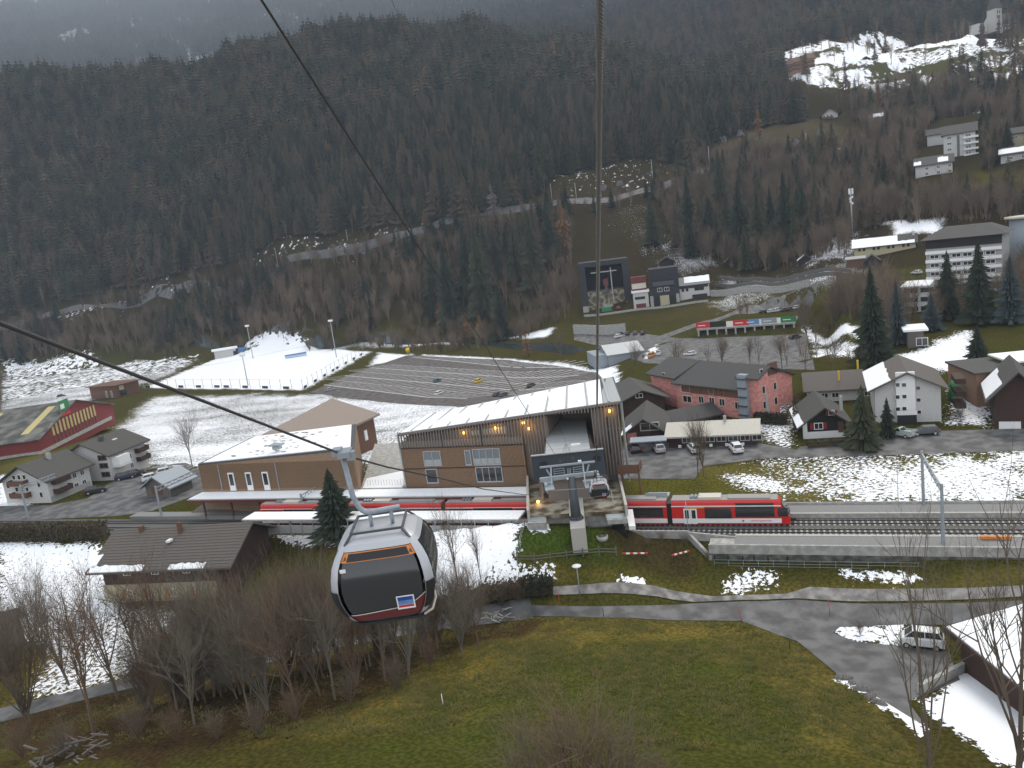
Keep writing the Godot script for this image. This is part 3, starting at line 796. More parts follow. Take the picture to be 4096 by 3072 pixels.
	# village slope on the right
	for n in 9000:
		var a := rng.randf_range(12.0, 37.0)
		var r := sqrt(rng.randf_range(230.0 * 230.0, 660.0 * 660.0))
		var q := Vector2(r * sin(deg_to_rad(a)), -r * cos(deg_to_rad(a)))
		if not open_ground(q): continue
		var bush := rng.randf()
		if bush < 0.55:
			tree_at("bare_tree" if bush < 0.3 else "bare_tree2", on(q.x, q.y), rng.randf_range(7.0, 14.0), 1.0, twig_colour())
		elif r > 380.0 and bush < 0.64:
			tree_at("spruce", on(q.x, q.y), rng.randf_range(9.0, 20.0), 1.1, spruce_colour())
		elif bush < 0.85:
			tree_at("shrub", on(q.x, q.y), rng.randf_range(2.0, 4.5), 1.0, twig_colour())

var upper_wood := PackedVector2Array([Vector2(299.6, -971.9), Vector2(300.1, -845.4), Vector2(353.8, -919.5), Vector2(384.7, -858.1), Vector2(457.0, -873.7), Vector2(525.1, -853.2), Vector2(548.9, -867.3), Vector2(558.6, -758.1), Vector2(656.2, -890.8), Vector2(362.3, -1289.8)])

func place_tree(a: float, r: float, dice: float, patch: FastNoiseLite) -> void:
	var q := Vector2(r * sin(deg_to_rad(a)), -r * cos(deg_to_rad(a)))
	var y := TH(q.x, q.y)
	if y < -4.0 or not open_ground(q): return
	var pn := patch.get_noise_2d(q.x, q.y)
	if r > 1080.0:
		if pn > (0.3 if a > 0.0 else 0.12) and dice < 0.85: return
		if a < 14.0 and y > 660.0 + pn * 90.0: return
		var c := spruce_colour()
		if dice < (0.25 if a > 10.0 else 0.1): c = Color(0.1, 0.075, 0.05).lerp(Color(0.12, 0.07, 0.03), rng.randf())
		c = c.lerp(Color(0.17, 0.19, 0.23), clampf((y - 330.0) / 330.0, 0.0, 1.0) * rng.randf_range(0.4, 1.0))   # distance haze painted into the tree colour, stronger higher up
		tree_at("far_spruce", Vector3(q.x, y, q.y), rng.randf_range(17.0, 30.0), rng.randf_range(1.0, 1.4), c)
		return
	var rise := y - traverse(a)
	if a > 14.0 and r > 700.0 and Geometry2D.is_point_in_polygon(q, upper_wood):
		tree_at("far_spruce", Vector3(q.x, y, q.y), rng.randf_range(16.0, 26.0), 1.15, spruce_colour() if dice > 0.14 else Color(0.12, 0.085, 0.05))
		return
	if a > 19.5:
		if r > 640.0:
			if a > 21.0 and r > 700.0 and dice > 0.02: return
		elif dice > 0.75: return
		if a > 24.0 and dice > 0.22: return
	if rise > 7.0 and r < 1080.0:
		var mix := clampf(0.08 - pn * 0.5 + (0.25 if rise < 45.0 else 0.0), 0.0, 0.6)
		if dice < mix * 0.5:
			tree_at("bare_tree", Vector3(q.x, y, q.y), rng.randf_range(13.0, 21.0), 0.8, twig_colour())
		elif dice < mix * 0.5 + 0.035:
			tree_at("larch", Vector3(q.x, y, q.y), rng.randf_range(20.0, 30.0), 1.0, Color(0.085, 0.065, 0.045).lerp(Color(0.15, 0.09, 0.035), pow(rng.randf(), 2.0)))
		else:
			tree_at("spruce" if r < 720.0 else "far_spruce", Vector3(q.x, y, q.y), lerpf(13.0, 36.0, rng.randf() * rng.randf_range(0.5, 1.0)), rng.randf_range(0.8, 1.5), spruce_colour())
	elif rise < -3.0:
		if dice < 0.42 + pn * 0.4:
			tree_at("bare_tree" if dice < 0.2 else "bare_tree2", Vector3(q.x, y, q.y), rng.randf_range(8.0, 17.0), 0.9, twig_colour())
		elif pn < 0.1 and dice < 0.56:
			tree_at("spruce", Vector3(q.x, y, q.y), rng.randf_range(12.0, 24.0), 1.1, spruce_colour())

var tree_meshes := {}

func grow() -> void:
	tree_meshes = {
		"spruce": conifer_mesh(1, 18, 12, 0.2, 0.35, M.leaf, 0.65), "far_spruce": conifer_mesh(2, 11, 8, 0.23, 0.38, M.leaf, 0.65),
		"larch": conifer_mesh(3, 18, 10, 0.2, 0.6, M.leaf),
		"bare_tree": bare_mesh(4, 0.25, 2, 5, M.leaf), "bare_tree2": bare_mesh(5, 0.16, 2, 5, M.leaf, 2, 0.012), "shrub": bare_mesh(6, 0.05, 1, 6, M.leaf, 5, 0.012)}
	var words := {
		"spruce": ["spruce_tree", "dark green spruce in the dense wood on the hillside across the valley", "spruce", "spruces at the lower edge of the hill forest", 170, "dense conifer wood covering the hill across the valley"],
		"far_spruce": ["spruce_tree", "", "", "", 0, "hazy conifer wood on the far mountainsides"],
		"larch": ["larch_tree", "yellow-brown autumn larch standing among the dark spruces of the hill", "larch", "autumn larches in the hill forest", 50, "autumn larches spread through the hill forest"],
		"bare_tree": ["bare_tree", "leafless grey-brown tree at the foot of the wooded hill", "tree", "leafless trees at the foot of the hill", 120, "leafless trees along the foot of the hill"],
		"bare_tree2": ["bare_tree", "leafless forked tree growing on the slope below the hill road", "tree", "leafless forked trees below the hill road", 100, "leafless forked trees on the lower slope and the flood plain"],
		"shrub": ["shrub", "", "", "", 0, "leafless brown scrub along the river and the village slope"]}
	for kind in trees:
		var list: Array = trees[kind]
		list.sort_custom(func(p, q): return p[1] / p[0].length() > q[1] / q[0].length())
		var w: Array = words[kind]
		var alone: int = mini(w[4], list.size())
		var tints := []
		for i in 5:
			var t: Color = list[i * 3 % list.size()][4]
			var m: StandardMaterial3D = M.leaf.duplicate()
			m.vertex_color_use_as_albedo = false
			m.albedo_color = t.linear_to_srgb()
			tints.append(m)
		for i in alone:
			var t: Array = list[i]
			var o := inst(tree_meshes[kind], w[0], null, t[0])
			o.material_override = tints[i % 5]
			o.rotation.y = t[3]
			o.scale = Vector3(t[1] * t[2], t[1], t[1] * t[2])
			tag(o, w[1], w[2], w[3])
		var mm := MultiMesh.new()
		mm.transform_format = MultiMesh.TRANSFORM_3D
		mm.use_colors = true
		mm.mesh = tree_meshes[kind]
		mm.instance_count = list.size() - alone
		for i in range(alone, list.size()):
			var t: Array = list[i]
			mm.set_instance_transform(i - alone, Transform3D(Basis(Vector3.UP, t[3]).scaled_local(Vector3(t[1] * t[2], t[1], t[1] * t[2])), t[0]))
			mm.set_instance_color(i - alone, t[4])
		var o := MultiMeshInstance3D.new()
		o.multimesh = mm
		o.name = numbered("forest" if kind != "shrub" else "scrub")
		add_child(o)
		tag(o, w[5], "forest" if kind != "shrub" else "scrub", "", "stuff")
		print(kind, " ", list.size())

func meadow_grass() -> void:
	rng.seed = 64
	var s := S()
	for i in 9:
		var a := rng.randf() * TAU
		var o := Vector3(cos(a), 0, sin(a)) * rng.randf() * 0.22
		var t := o + Vector3(cos(a) * 0.25, rng.randf_range(0.06, 0.22), sin(a) * 0.25)
		var w := Vector3(-sin(a), 0, cos(a)) * 0.035
		tri(s, o - w, o + w, t)
	s.generate_normals()
	s.set_material(M.leaf)
	var mesh := s.commit()
	var area := PackedVector2Array([Vector2(-56.5, -72.0), Vector2(-44.7, -77.5), Vector2(-30.9, -76.3), Vector2(-21.3, -78.6), Vector2(-9.1, -81.8), Vector2(-1.2, -81.6), Vector2(8.0, -78.7), Vector2(21.0, -75.9), Vector2(24.9, -70.7), Vector2(26.0, -59.7), Vector2(25.5, -48.5), Vector2(-48.5, -60.9)])
	var bare := PackedVector2Array([Vector2(-60.0, -77.4), Vector2(-45.4, -78.8), Vector2(-31.7, -78.5), Vector2(-21.5, -79.4), Vector2(-11.2, -80.0), Vector2(-7.5, -81.6), Vector2(0.9, -81.0), Vector2(0.2, -76.7), Vector2(-8.7, -74.7), Vector2(-13.3, -66.1), Vector2(-19.6, -60.0), Vector2(-26.4, -56.9), Vector2(-31.5, -53.9), Vector2(-48.5, -60.9)])
	var n := FastNoiseLite.new()
	n.seed = 8
	n.frequency = 0.12
	var where := []
	for i in 45000:
		var q := Vector2(rng.randf_range(-58.0, 36.0), rng.randf_range(-92.0, -38.0))
		if not Geometry2D.is_point_in_polygon(q, area): continue
		if n.get_noise_2d(q.x, q.y) < rng.randf_range(-0.4, 0.2): continue
		if rng.randf() < 0.8 and Geometry2D.is_point_in_polygon(q, bare): continue
		where.append(q)
	var mm := MultiMesh.new()
	mm.transform_format = MultiMesh.TRANSFORM_3D
	mm.use_colors = true
	mm.mesh = mesh
	mm.instance_count = where.size()
	for i in where.size():
		var k := rng.randf_range(0.6, 1.5)
		mm.set_instance_transform(i, Transform3D(Basis(Vector3.UP, rng.randf() * TAU).scaled_local(Vector3(k, k, k)), on(where[i].x, where[i].y)))
		mm.set_instance_color(i, Color(0.07, 0.08, 0.02).lerp(Color(0.16, 0.125, 0.045), pow(rng.randf(), 1.8)))
	var o := MultiMeshInstance3D.new()
	o.multimesh = mm
	o.name = numbered("grass")
	add_child(o)
	tag(o, "short tufts of winter grass on the green meadow in front", "grass", "", "stuff")


# ---------------------------------------------------------------- houses
const TURN := Transform3D(Basis(Vector3(0, 0, -1), Vector3(0, 1, 0), Vector3(1, 0, 0)), Vector3.ZERO)

# a gabled house: front face on z = 0 from x = 0 to wr, left face on x = 0 back to z = -wl; ridge along "x" or "z"
func house(called: String, label: String, category: String, at: Vector3, yaw: float, wl: float, wr: float, eave: float, ridge: float, axis: String, over: float, wall: Material, roof: Material, group := "") -> Node3D:
	var o := thing(called, label, category, at, yaw, group)
	var span := wr if axis == "z" else wl
	var length := wl if axis == "z" else wr
	var tf := Transform3D.IDENTITY if axis == "z" else TURN
	var z0 := -length if axis == "z" else 0.0
	var s := S()
	extrude(s, PackedVector2Array([Vector2(0, -2.5), Vector2(span, -2.5), Vector2(span, eave), Vector2(span / 2, ridge), Vector2(0, eave)]), z0, z0 + length, tf)
	put(s, "wall", wall, o)
	var k := (ridge - eave) / (span / 2)
	s = S()
	for side in [-1.0, 1.0]:
		var a := Vector2(span / 2, ridge + 0.03)
		var b := Vector2(span / 2 + side * (span / 2 + over), eave + 0.03 - k * over)
		extrude(s, PackedVector2Array([a, a + Vector2(0, 0.28), b + Vector2(0, 0.28), b]), z0 - over, z0 + length + over, tf)
	var r := put(s, "roof", roof, o)
	r.set_meta("span", span)
	o.set_meta("roof_data", [span, length, eave, ridge, axis, over, k, z0])
	return o

# snow left lying on one slope: side -1 or 1, u along the ridge, v from ridge (0) to eave (1)
func roof_snow(o: Node3D, side: float, u0: float, u1: float, v0: float, v1: float, ragged := 0.02) -> void:
	var d: Array = o.get_meta("roof_data")
	if d[4] == "x": side = -side
	var span: float = d[0]
	var length: float = d[1]
	var over: float = d[5]
	var run := span / 2 + over
	var poly := PackedVector2Array()
	for i in 13:
		poly.append(Vector2(lerpf(u0, u1, i / 12.0), v0 + rng.randf_range(-ragged, ragged)))
	for i in 13:
		poly.append(Vector2(lerpf(u1, u0, i / 12.0), v1))
	var s := S()
	var t := Geometry2D.triangulate_polygon(poly)
	for lift in [0.33, 0.42]:
		for i in range(0, t.size(), 3):
			var p := []
			for e in 3:
				var q := poly[t[i + e]]
				var across := span / 2 + side * run * q.y
				var y: float = d[3] - d[6] * run * q.y + lift
				var along: float = d[7] - over + q.x * (length + 2 * over)
				p.append(Vector3(across, y, along) if d[4] == "z" else TURN * Vector3(across, y, along))
			tri(s, p[0], p[1], p[2])
	put(s, "roof_snow", M.snow_roof, o)

func chimney(o: Node3D, at: Vector3, w := 0.7, h := 1.6, m: Material = null) -> void:
	var s := S()
	box(s, at + Vector3(0, h / 2 - 0.6, 0), Vector3(w, h + 1.2, w))
	put(s, "chimney", m if m else M.grey_wall, o)

var panes := {}

func window(o: Node3D, face: String, u: float, v: float, w: float, h: float, frame: Material = null, called := "window", deep := 0.0, glass: Material = null) -> MeshInstance3D:
	if frame == null: frame = M.white_paint
	var key := "%.2f %.2f %d" % [w, h, frame.get_instance_id()]
	if not panes.has(key):
		var s := S()
		var t := clampf(w * 0.08, 0.06, 0.16)
		for sx in [-1.0, 1.0]:
			box(s, Vector3(sx * (w - t) / 2, 0, 0), Vector3(t, h, 0.12))
			box(s, Vector3(0, sx * (h - t) / 2, 0), Vector3(w - 2 * t, t, 0.12))
		if w > 1.0: box(s, Vector3.ZERO, Vector3(t * 0.7, h - 2 * t, 0.1))
		s.generate_normals()
		s.set_material(frame)
		var p := S()
		box(p, Vector3(0, 0, -0.03), Vector3(w - 2 * t, h - 2 * t, 0.05))
		p.generate_normals()
		p.set_material(M.glass_dark)
		panes[key] = [s.commit(), p.commit()]
	var n := inst(panes[key][0], called, o)
	match face:
		"R": n.position = Vector3(u, v, 0.05 + deep)
		"L":
			n.position = Vector3(-0.05 - deep, v, -u)
			n.rotation.y = -PI / 2
	var g := inst(panes[key][1], "pane", n)
	if glass: g.material_override = glass
	return n

func windows(o: Node3D, face: String, us: Array, vs: Array, w: float, h: float, frame: Material = null, glass: Material = null) -> void:
	for v in vs:
		for u in us:
			window(o, face, u, v, w, h, frame, "window", 0.0, glass)

func add_part(o: Node3D, called: String, m: Material, boxes: Array) -> MeshInstance3D:   # boxes: [centre, size]
	var s := S()
	for b in boxes:
		box(s, b[0], b[1])
	return put(s, called, m, o)

func balcony(o: Node3D, face: String, u: float, v: float, w: float, m: Material) -> void:
	var p := []
	for c in [[Vector3(u, v, 0.65), Vector3(w, 0.15, 1.25)], [Vector3(u, v + 0.55, 1.25), Vector3(w, 0.9, 0.08)], [Vector3(u - w / 2 + 0.05, v + 0.55, 0.65), Vector3(0.08, 0.9, 1.2)], [Vector3(u + w / 2 - 0.05, v + 0.55, 0.65), Vector3(0.08, 0.9, 1.2)]]:
		if face == "L":
			p.append([Vector3(-c[0].z, c[0].y, -c[0].x), Vector3(c[1].z, c[1].y, c[1].x)])
		else:
			p.append(c)
	add_part(o, "balcony", m, p)

# flat-roofed block, same axes as house()
func block(called: String, label: String, category: String, at: Vector3, yaw: float, wl: float, wr: float, h: float, wall: Material, roof: Material, over := 0.3, slab := 0.35) -> Node3D:
	var o := thing(called, label, category, at, yaw)
	add_part(o, "wall", wall, [[Vector3(wr / 2, h / 2 - 1.25, -wl / 2), Vector3(wr, h + 2.5, wl)]])
	add_part(o, "roof", roof, [[Vector3(wr / 2, h + slab / 2 + 0.002, -wl / 2), Vector3(wr + 2 * over, slab, wl + 2 * over)]])
	return o

# ---------------------------------------------------------------- cars
var car_meshes := {}

func car_shape(kind: String) -> Dictionary:
	if car_meshes.has(kind): return car_meshes[kind]
	var d := {}
	var tall := {"hatch": 1.0, "suv": 1.1, "van": 1.3, "pickup": 1.05}[kind] as float
	var low := S()
	# lower shell: outline along x, narrowed at the sills and shoulders
	var side := [Vector2(-2.15, 0.32), Vector2(-2.2, 0.72), Vector2(-2.08, 0.95 * tall), Vector2(-1.2, 0.98 * tall), Vector2(0.75, 0.95 * tall), Vector2(1.75, 0.8 * tall), Vector2(2.12, 0.62), Vector2(2.15, 0.32)]
	if kind == "van": side[4] = Vector2(1.2, 0.95 * tall)
	var poly := PackedVector2Array(side)
	extrude(low, poly, -0.8, 0.8)
	var mid := PackedVector2Array()
	for p in side:
		mid.append(Vector2(p.x * 0.985, lerpf(p.y, 0.62, 0.22)))
	extrude(low, mid, -0.89, 0.89)
	low.generate_normals()
	d.body = low.commit()
	var g0 := -2.0 if kind != "pickup" else -0.5
	var g1 := 1.0 if kind != "van" else 1.5
	var top := 1.48 * tall
	var base := 0.94 * tall
	var gl := S()
	hexa(gl, [Vector3(g0, base, 0.77), Vector3(g1, base, 0.77), Vector3(g1, base, -0.77), Vector3(g0, base, -0.77), Vector3(g0 + 0.35, top - 0.06, 0.62), Vector3(g1 - 0.75, top - 0.06, 0.62), Vector3(g1 - 0.75, top - 0.06, -0.62), Vector3(g0 + 0.35, top - 0.06, -0.62)])
	gl.generate_normals()
	d.glass = gl.commit()
	var rf := S()
	hexa(rf, [Vector3(g0 + 0.3, top - 0.07, 0.64), Vector3(g1 - 0.7, top - 0.07, 0.64), Vector3(g1 - 0.7, top - 0.07, -0.64), Vector3(g0 + 0.3, top - 0.07, -0.64), Vector3(g0 + 0.45, top, 0.56), Vector3(g1 - 0.85, top, 0.56), Vector3(g1 - 0.85, top, -0.56), Vector3(g0 + 0.45, top, -0.56)])
	for z in [-1.0, 1.0]:
		bar(rf, Vector3(g0 + 0.02, base, 0.76 * z), Vector3(g0 + 0.37, top - 0.05, 0.63 * z), 0.09)
		bar(rf, Vector3(g1, base, 0.76 * z), Vector3(g1 - 0.75, top - 0.05, 0.63 * z), 0.08)
		bar(rf, Vector3(-0.35, base, 0.78 * z), Vector3(-0.35, top - 0.05, 0.64 * z), 0.07)
	rf.generate_normals()
	d.roof = rf.commit()
	var ty := S(true)
	tube(ty, [Vector3(0, 0, -0.11), Vector3(0, 0, -0.08), Vector3(0, 0, 0.08), Vector3(0, 0, 0.11)], [0.27, 0.32, 0.32, 0.27], 14)
	ty.generate_normals()
	d.tyre = ty.commit()
	var ri := S()
	tube(ri, [Vector3(0, 0, -0.115), Vector3(0, 0, 0.115)], 0.2, 10)
	ri.generate_normals()
	d.rim = ri.commit()
	var li := S()
	box(li, Vector3.ZERO, Vector3(0.1, 0.14, 0.36))
	li.generate_normals()
	d.lamp = li.commit()
	car_meshes[kind] = d
	return d

func car(label: String, p: Vector3, heading: float, paint: Color, kind := "hatch", group := "", size := 1.0) -> Node3D:
	var d := car_shape(kind)
	var o := thing("parked_car", label, "van" if kind == "van" else "car", p, deg_to_rad(heading), group)
	o.scale = Vector3.ONE * size
	var key := "paint %s" % paint.to_html()
	if not M.has(key):
		var m := mk(key, paint.r, paint.g, paint.b, 0.3)
		m.clearcoat_enabled = true
		m.clearcoat = 0.5
	inst(d.body, "body", o).material_override = M[key]
	inst(d.glass, "window", o).material_override = M.glass_dark
	inst(d.roof, "roof", o).material_override = M[key]
	for x in [-1.35, 1.35]:
		for z in [-0.82, 0.82]:
			var t := inst(d.tyre, "wheel", o, Vector3(x, 0.32, z))
			t.material_override = M.tyre
			inst(d.rim, "rim", t).material_override = M.silver
	for z in [-0.62, 0.62]:
		inst(d.lamp, "headlight", o, Vector3(2.08, 0.68, z)).material_override = M.silver
		inst(d.lamp, "tail_light", o, Vector3(-2.16, 0.82, z)).material_override = M.sign_red
	if kind == "pickup":
		add_part(o, "load_bed", M[key], [[Vector3(-1.3, 1.12, 0.78), Vector3(1.6, 0.28, 0.08)], [Vector3(-1.3, 1.12, -0.78), Vector3(1.6, 0.28, 0.08)], [Vector3(-2.1, 1.12, 0), Vector3(0.08, 0.28, 1.56)]])
	return o

# ---------------------------------------------------------------- plants that stand alone
func plant(called: String, label: String, category: String, mesh: Mesh, m: Material, p: Vector3, h: float, w := 1.0, group := "", turn := 0.0) -> Node3D:
	var o := inst(mesh, called, null, p)
	o.material_override = m
	o.scale = Vector3(h * w, h, h * w)
	o.rotation.y = turn
	tag(o, label, category, group)
	return o

func hedge(label: String, a: Vector3, b: Vector3, w: float, h: float, m: Material) -> void:
	var o := thing("hedge", label, "hedge", a)
	var s := S()
	rng.seed = int(absf(a.x) * 100.0) + 7
	var d := b - a
	var n := d.cross(Vector3.UP).normalized()
	var count := int(d.length() * w * h * 60.0)
	for i in mini(count, 14000):
		var c := d * rng.randf() + n * w * (rng.randf() - 0.5) + Vector3(0, h * pow(rng.randf(), 0.7), 0)
		var e := Vector3(rng.randf() - 0.5, rng.randf() - 0.3, rng.randf() - 0.5).normalized() * 0.32
		var f := e.cross(Vector3(rng.randf() - 0.5, rng.randf() - 0.5, rng.randf() - 0.5)).normalized() * 0.14
		tri(s, c - f, c + f, c + e)
	put(s, "foliage", m, o)
	s = S()
	bar(s, Vector3(0, h * 0.45, 0), d + Vector3(0, h * 0.45, 0), w * 0.45, h * 0.7)
	put(s, "branches", M.hedge, o)

func pole(called: String, label: String, category: String, a: Vector3, h: float, r: float, m: Material, group := "") -> Node3D:
	var o := thing(called, label, category, a, 0, group)
	var s := S(true)
	tube(s, [Vector3(0, -0.5, 0), Vector3(0, h, 0)], [r, r * 0.7], 7)
	put(s, "pole", m, o)
	return o

func words(text: String, size: float, m: Material, o: Node3D, at: Vector3, turn := Vector3.ZERO) -> void:
	var t := TextMesh.new()
	t.text = text
	var f := SystemFont.new()
	f.font_names = PackedStringArray(["Droid Sans"])
	t.font = f
	t.font_size = 32
	t.pixel_size = size / 32.0
	t.depth = 0.02
	t.material = m
	var n := inst(t, "lettering", o, at)
	n.rotation = turn


# ---------------------------------------------------------------- railway, in the rail frame: x along the tracks, z towards the camera
const RAIL_YAW := -0.349066

func along(called: String, label: String, category: String, kind := "") -> Node3D:
	var o := thing(called, label, category, Vector3(0, 0, -100), RAIL_YAW)
	if kind != "": o.set_meta("kind", kind)
	return o

func railway() -> void:
	var s := S()
	box(s, Vector3(-22, 0.05, -3.4), Vector3(200, 0.22, 6.4))
	var o := struct(s, "ballast_bed", M.ballast)
	o.position = Vector3(0, 0, -100)
	o.rotation.y = RAIL_YAW
	for t in [4.9, 1.93]:
		var tr := along("railway_track", "", "", "structure")
		add_part(tr, "rail", M.rail, [[Vector3(-22, 0.32, -t - 0.5), Vector3(200, 0.14, 0.07)]])
		add_part(tr, "rail", M.rail, [[Vector3(-22, 0.32, -t + 0.5), Vector3(200, 0.14, 0.07)]])
		var b := []
		for i in 150:
			b.append([Vector3(-20.0 + i * 0.66, 0.19, -t), Vector3(0.26, 0.12, 1.9)])
		add_part(tr, "sleepers", M.sleeper, b).set_meta("kind", "stuff")
	# platforms
	var p := along("platform", "", "", "structure")
	add_part(p, "paving", M.platform, [[Vector3(48, 0.25, -8.3), Vector3(66, 1.0, 3.2)]])
	add_part(p, "edge_wall", M.concrete, [[Vector3(48, 0.22, -6.63), Vector3(66, 1.0, 0.12)]])
	for i in 33:
		add_part(p, "edge_stone", M.pale_slab, [[Vector3(16.0 + i * 2.0, 0.77, -6.72), Vector3(1.96, 0.08, 0.34)]])
	add_part(p, "kerb", M.concrete, [[Vector3(48, 0.5, -10.0), Vector3(66, 1.1, 0.2)]])
	p = along("platform", "", "", "structure")
	add_part(p, "paving", M.platform, [[Vector3(52, 0.2, 1.9), Vector3(50, 1.1, 3.5)]])
	for i in 24:
		add_part(p, "edge_stone", M.pale_slab, [[Vector3(28.0 + i * 2.0, 0.775, 0.55), Vector3(1.96, 0.1, 0.5)]])
	for x in [43.0]:
		add_part(p, "bench", M.orange, [[Vector3(x + 12, 1.0, 1.4), Vector3(3, 0.35, 0.4)]])
	p = along("platform", "", "", "structure")
	add_part(p, "paving", M.platform, [[Vector3(-38, 0.3, -7.6), Vector3(80, 0.9, 2.2)]])
	# retaining wall below the near platform
	var w := along("retaining_wall", "long concrete retaining wall with dark water stains below the near platform", "wall")
	add_part(w, "parapet", M.concrete, [[Vector3(51, 0.4, 3.95), Vector3(54, 1.15, 0.32)]])
	add_part(w, "lower_wall", M.wet_concrete, [[Vector3(51, -1.6, 3.86), Vector3(54, 2.9, 0.3)]])
	s = S()
	for v in [24.6, 26.2, 27.9, 29.2, 30.8, 33.0]:
		hexa(s, [Vector3(v - 0.2, -1.6, 4.03), Vector3(v + 0.2, -1.6, 4.03), Vector3(v + 0.2, -1.6, 4.0), Vector3(v - 0.2, -1.6, 4.0), Vector3(v - 0.06, -0.4, 4.03), Vector3(v + 0.06, -0.4, 4.03), Vector3(v + 0.06, -0.4, 4.0), Vector3(v - 0.06, -0.4, 4.0)])
	put(s, "water_stain", M.black, w)
	s = S()   # wing wall running back up to the track and the low wall beside the track
	hexa(s, [Vector3(23.9, -3, 4.1), Vector3(24.3, -3, 4.1), Vector3(21.4, -3, 0.1), Vector3(21.0, -3, 0.1), Vector3(23.9, -0.4, 4.1), Vector3(24.3, -0.4, 4.1), Vector3(21.4, 0.95, 0.1), Vector3(21.0, 0.95, 0.1)])
	put(s, "wing_wall", M.concrete, w)
	s = S()
	hexa(s, [Vector3(21.2, -2, 0.4), Vector3(28, -2, 1.3), Vector3(28, -2, 1.0), Vector3(21.2, -2, 0.1), Vector3(21.2, 1.05, 0.4), Vector3(28, 0.7, 1.3), Vector3(28, 0.7, 1.0), Vector3(21.2, 1.05, 0.1)])
	box(s, Vector3(17.0, -0.4, -0.2), Vector3(8.4, 2.8, 0.3))
	put(s, "side_wall", M.concrete, w)
	s = S()
	box(s, Vector3(37.5, 0.43, 2.4), Vector3(27, 0.3, 2.6))
	put(s, "ramp_slab", M.concrete, w)
	var f := along("railing", "thin steel railing on posts in front of the stained retaining wall", "railing")
	for i in 14:
		add_part(f, "post", M.galvanised, [[Vector3(24.6 + i * 1.7, -1.4, 4.9), Vector3(0.05, 1.7, 0.05)]])
	for y in [-0.6, -1.0, -1.35]:
		add_part(f, "rail", M.galvanised, [[Vector3(35.6, y, 4.9), Vector3(22.1, 0.035, 0.035)]])
	trains()
	# snow-covered roof over the near platform west of the deck, with its screen wall
	var pr := along("platform_roof", "low snow-covered platform roof between the red train and the glass screen", "platform roof")
	var tb := 1.18
	var tf := -2.10
	add_part(pr, "roof", M.concrete, [[Vector3(-23.5, 3.34, -(tb + tf) / 2), Vector3(45.4, 0.2, tb - tf)]])
	add_part(pr, "roof_snow", M.snow_roof, [[Vector3(-23.5, 3.5, -(tb + tf) / 2), Vector3(45.2, 0.12, tb - tf - 0.1)]])
	for i in 8:
		add_part(pr, "post", M.galvanised, [[Vector3(-44.5 + i * 6.0, 1.5, -(tb + tf) / 2), Vector3(0.16, 3.5, 0.16)]])
	pr = along("screen_wall", "pale grey screen wall with steel posts in front of the snowy platform roof", "wall")
	add_part(pr, "panel", M.grey_wall, [[Vector3(-23.5, 2.2, -tf + 0.5), Vector3(44, 1.2, 0.1)]])
	s = S()
	for i in 23:
		box(s, Vector3(-45.0 + i * 2.0, 2.4, -tf + 0.6), Vector3(0.1, 2.6, 0.1))
	put(s, "post", M.galvanised, pr)
	buildings_at_station()

func train_car(o: Node3D, x0: float, x1: float, front: bool) -> void:
	var l := x1 - x0
	var zc := -4.9
	var s := S(false)
	var n := x1 + 1.1 if front else x1
	# body shell: rounded section swept along, the nose raked
	var prof_ := [Vector2(1.3, 0.5), Vector2(1.34, 1.4), Vector2(1.34, 2.9), Vector2(1.22, 3.45), Vector2(1.02, 3.72)]
	for i in prof_.size() - 1:
		var a: Vector2 = prof_[i]
		var b: Vector2 = prof_[i + 1]
		var na := nose(a.y, n, front)
		var nb := nose(b.y, n, front)
		for z in [-1.0, 1.0]:
			quad(s, Vector3(x0, a.y, zc + z * a.x), Vector3(na, a.y, zc + z * a.x), Vector3(nb, b.y, zc + z * b.x), Vector3(x0, b.y, zc + z * b.x))
		quad(s, Vector3(na, a.y, zc + a.x), Vector3(na, a.y, zc - a.x), Vector3(nb, b.y, zc - b.x), Vector3(nb, b.y, zc + b.x))
		quad(s, Vector3(x0, a.y, zc + a.x), Vector3(x0, a.y, zc - a.x), Vector3(x0, b.y, zc - b.x), Vector3(x0, b.y, zc + b.x))
	var body := put(s, "car_body", M.train_red, o)
	var e := nose(3.72, n, front)
	add_part(body, "roof", M.train_grey, [[Vector3((x0 + e) / 2, 3.72, zc), Vector3(e - x0, 0.1, 2.0)]])
	add_part(body, "stripe", M.white_paint, [[Vector3((x0 + x1) / 2, 1.02, zc + 1.33), Vector3(l, 0.62, 0.06)], [Vector3((x0 + x1) / 2, 3.02, zc + 1.35), Vector3(l, 0.12, 0.06)]])
	var f := [[0.02, 0.1]]
	add_part(body, "roof_box", M.cream, [[Vector3(x0 + l * 0.36, 3.92, zc), Vector3(2.9, 0.32, 1.7)]])
	add_part(body, "roof_box", M.train_grey, [[Vector3(x0 + l * 0.72, 3.86, zc + 0.1), Vector3(l * 0.38, 0.18, 1.5)]])
	s = S()
	for i in 3:
		tube(s, [Vector3(x0 + 2.6 + i * 0.5, 3.9, zc - 0.5), Vector3(x0 + 2.6 + i * 0.5, 3.9, zc + 0.5)], 0.2, 8)
	put(s, "air_tank", M.steel, body)

func nose(y: float, x: float, front: bool) -> float:
	if not front: return x
	return x - maxf(0.0, y - 1.5) * 0.62 - 0.05

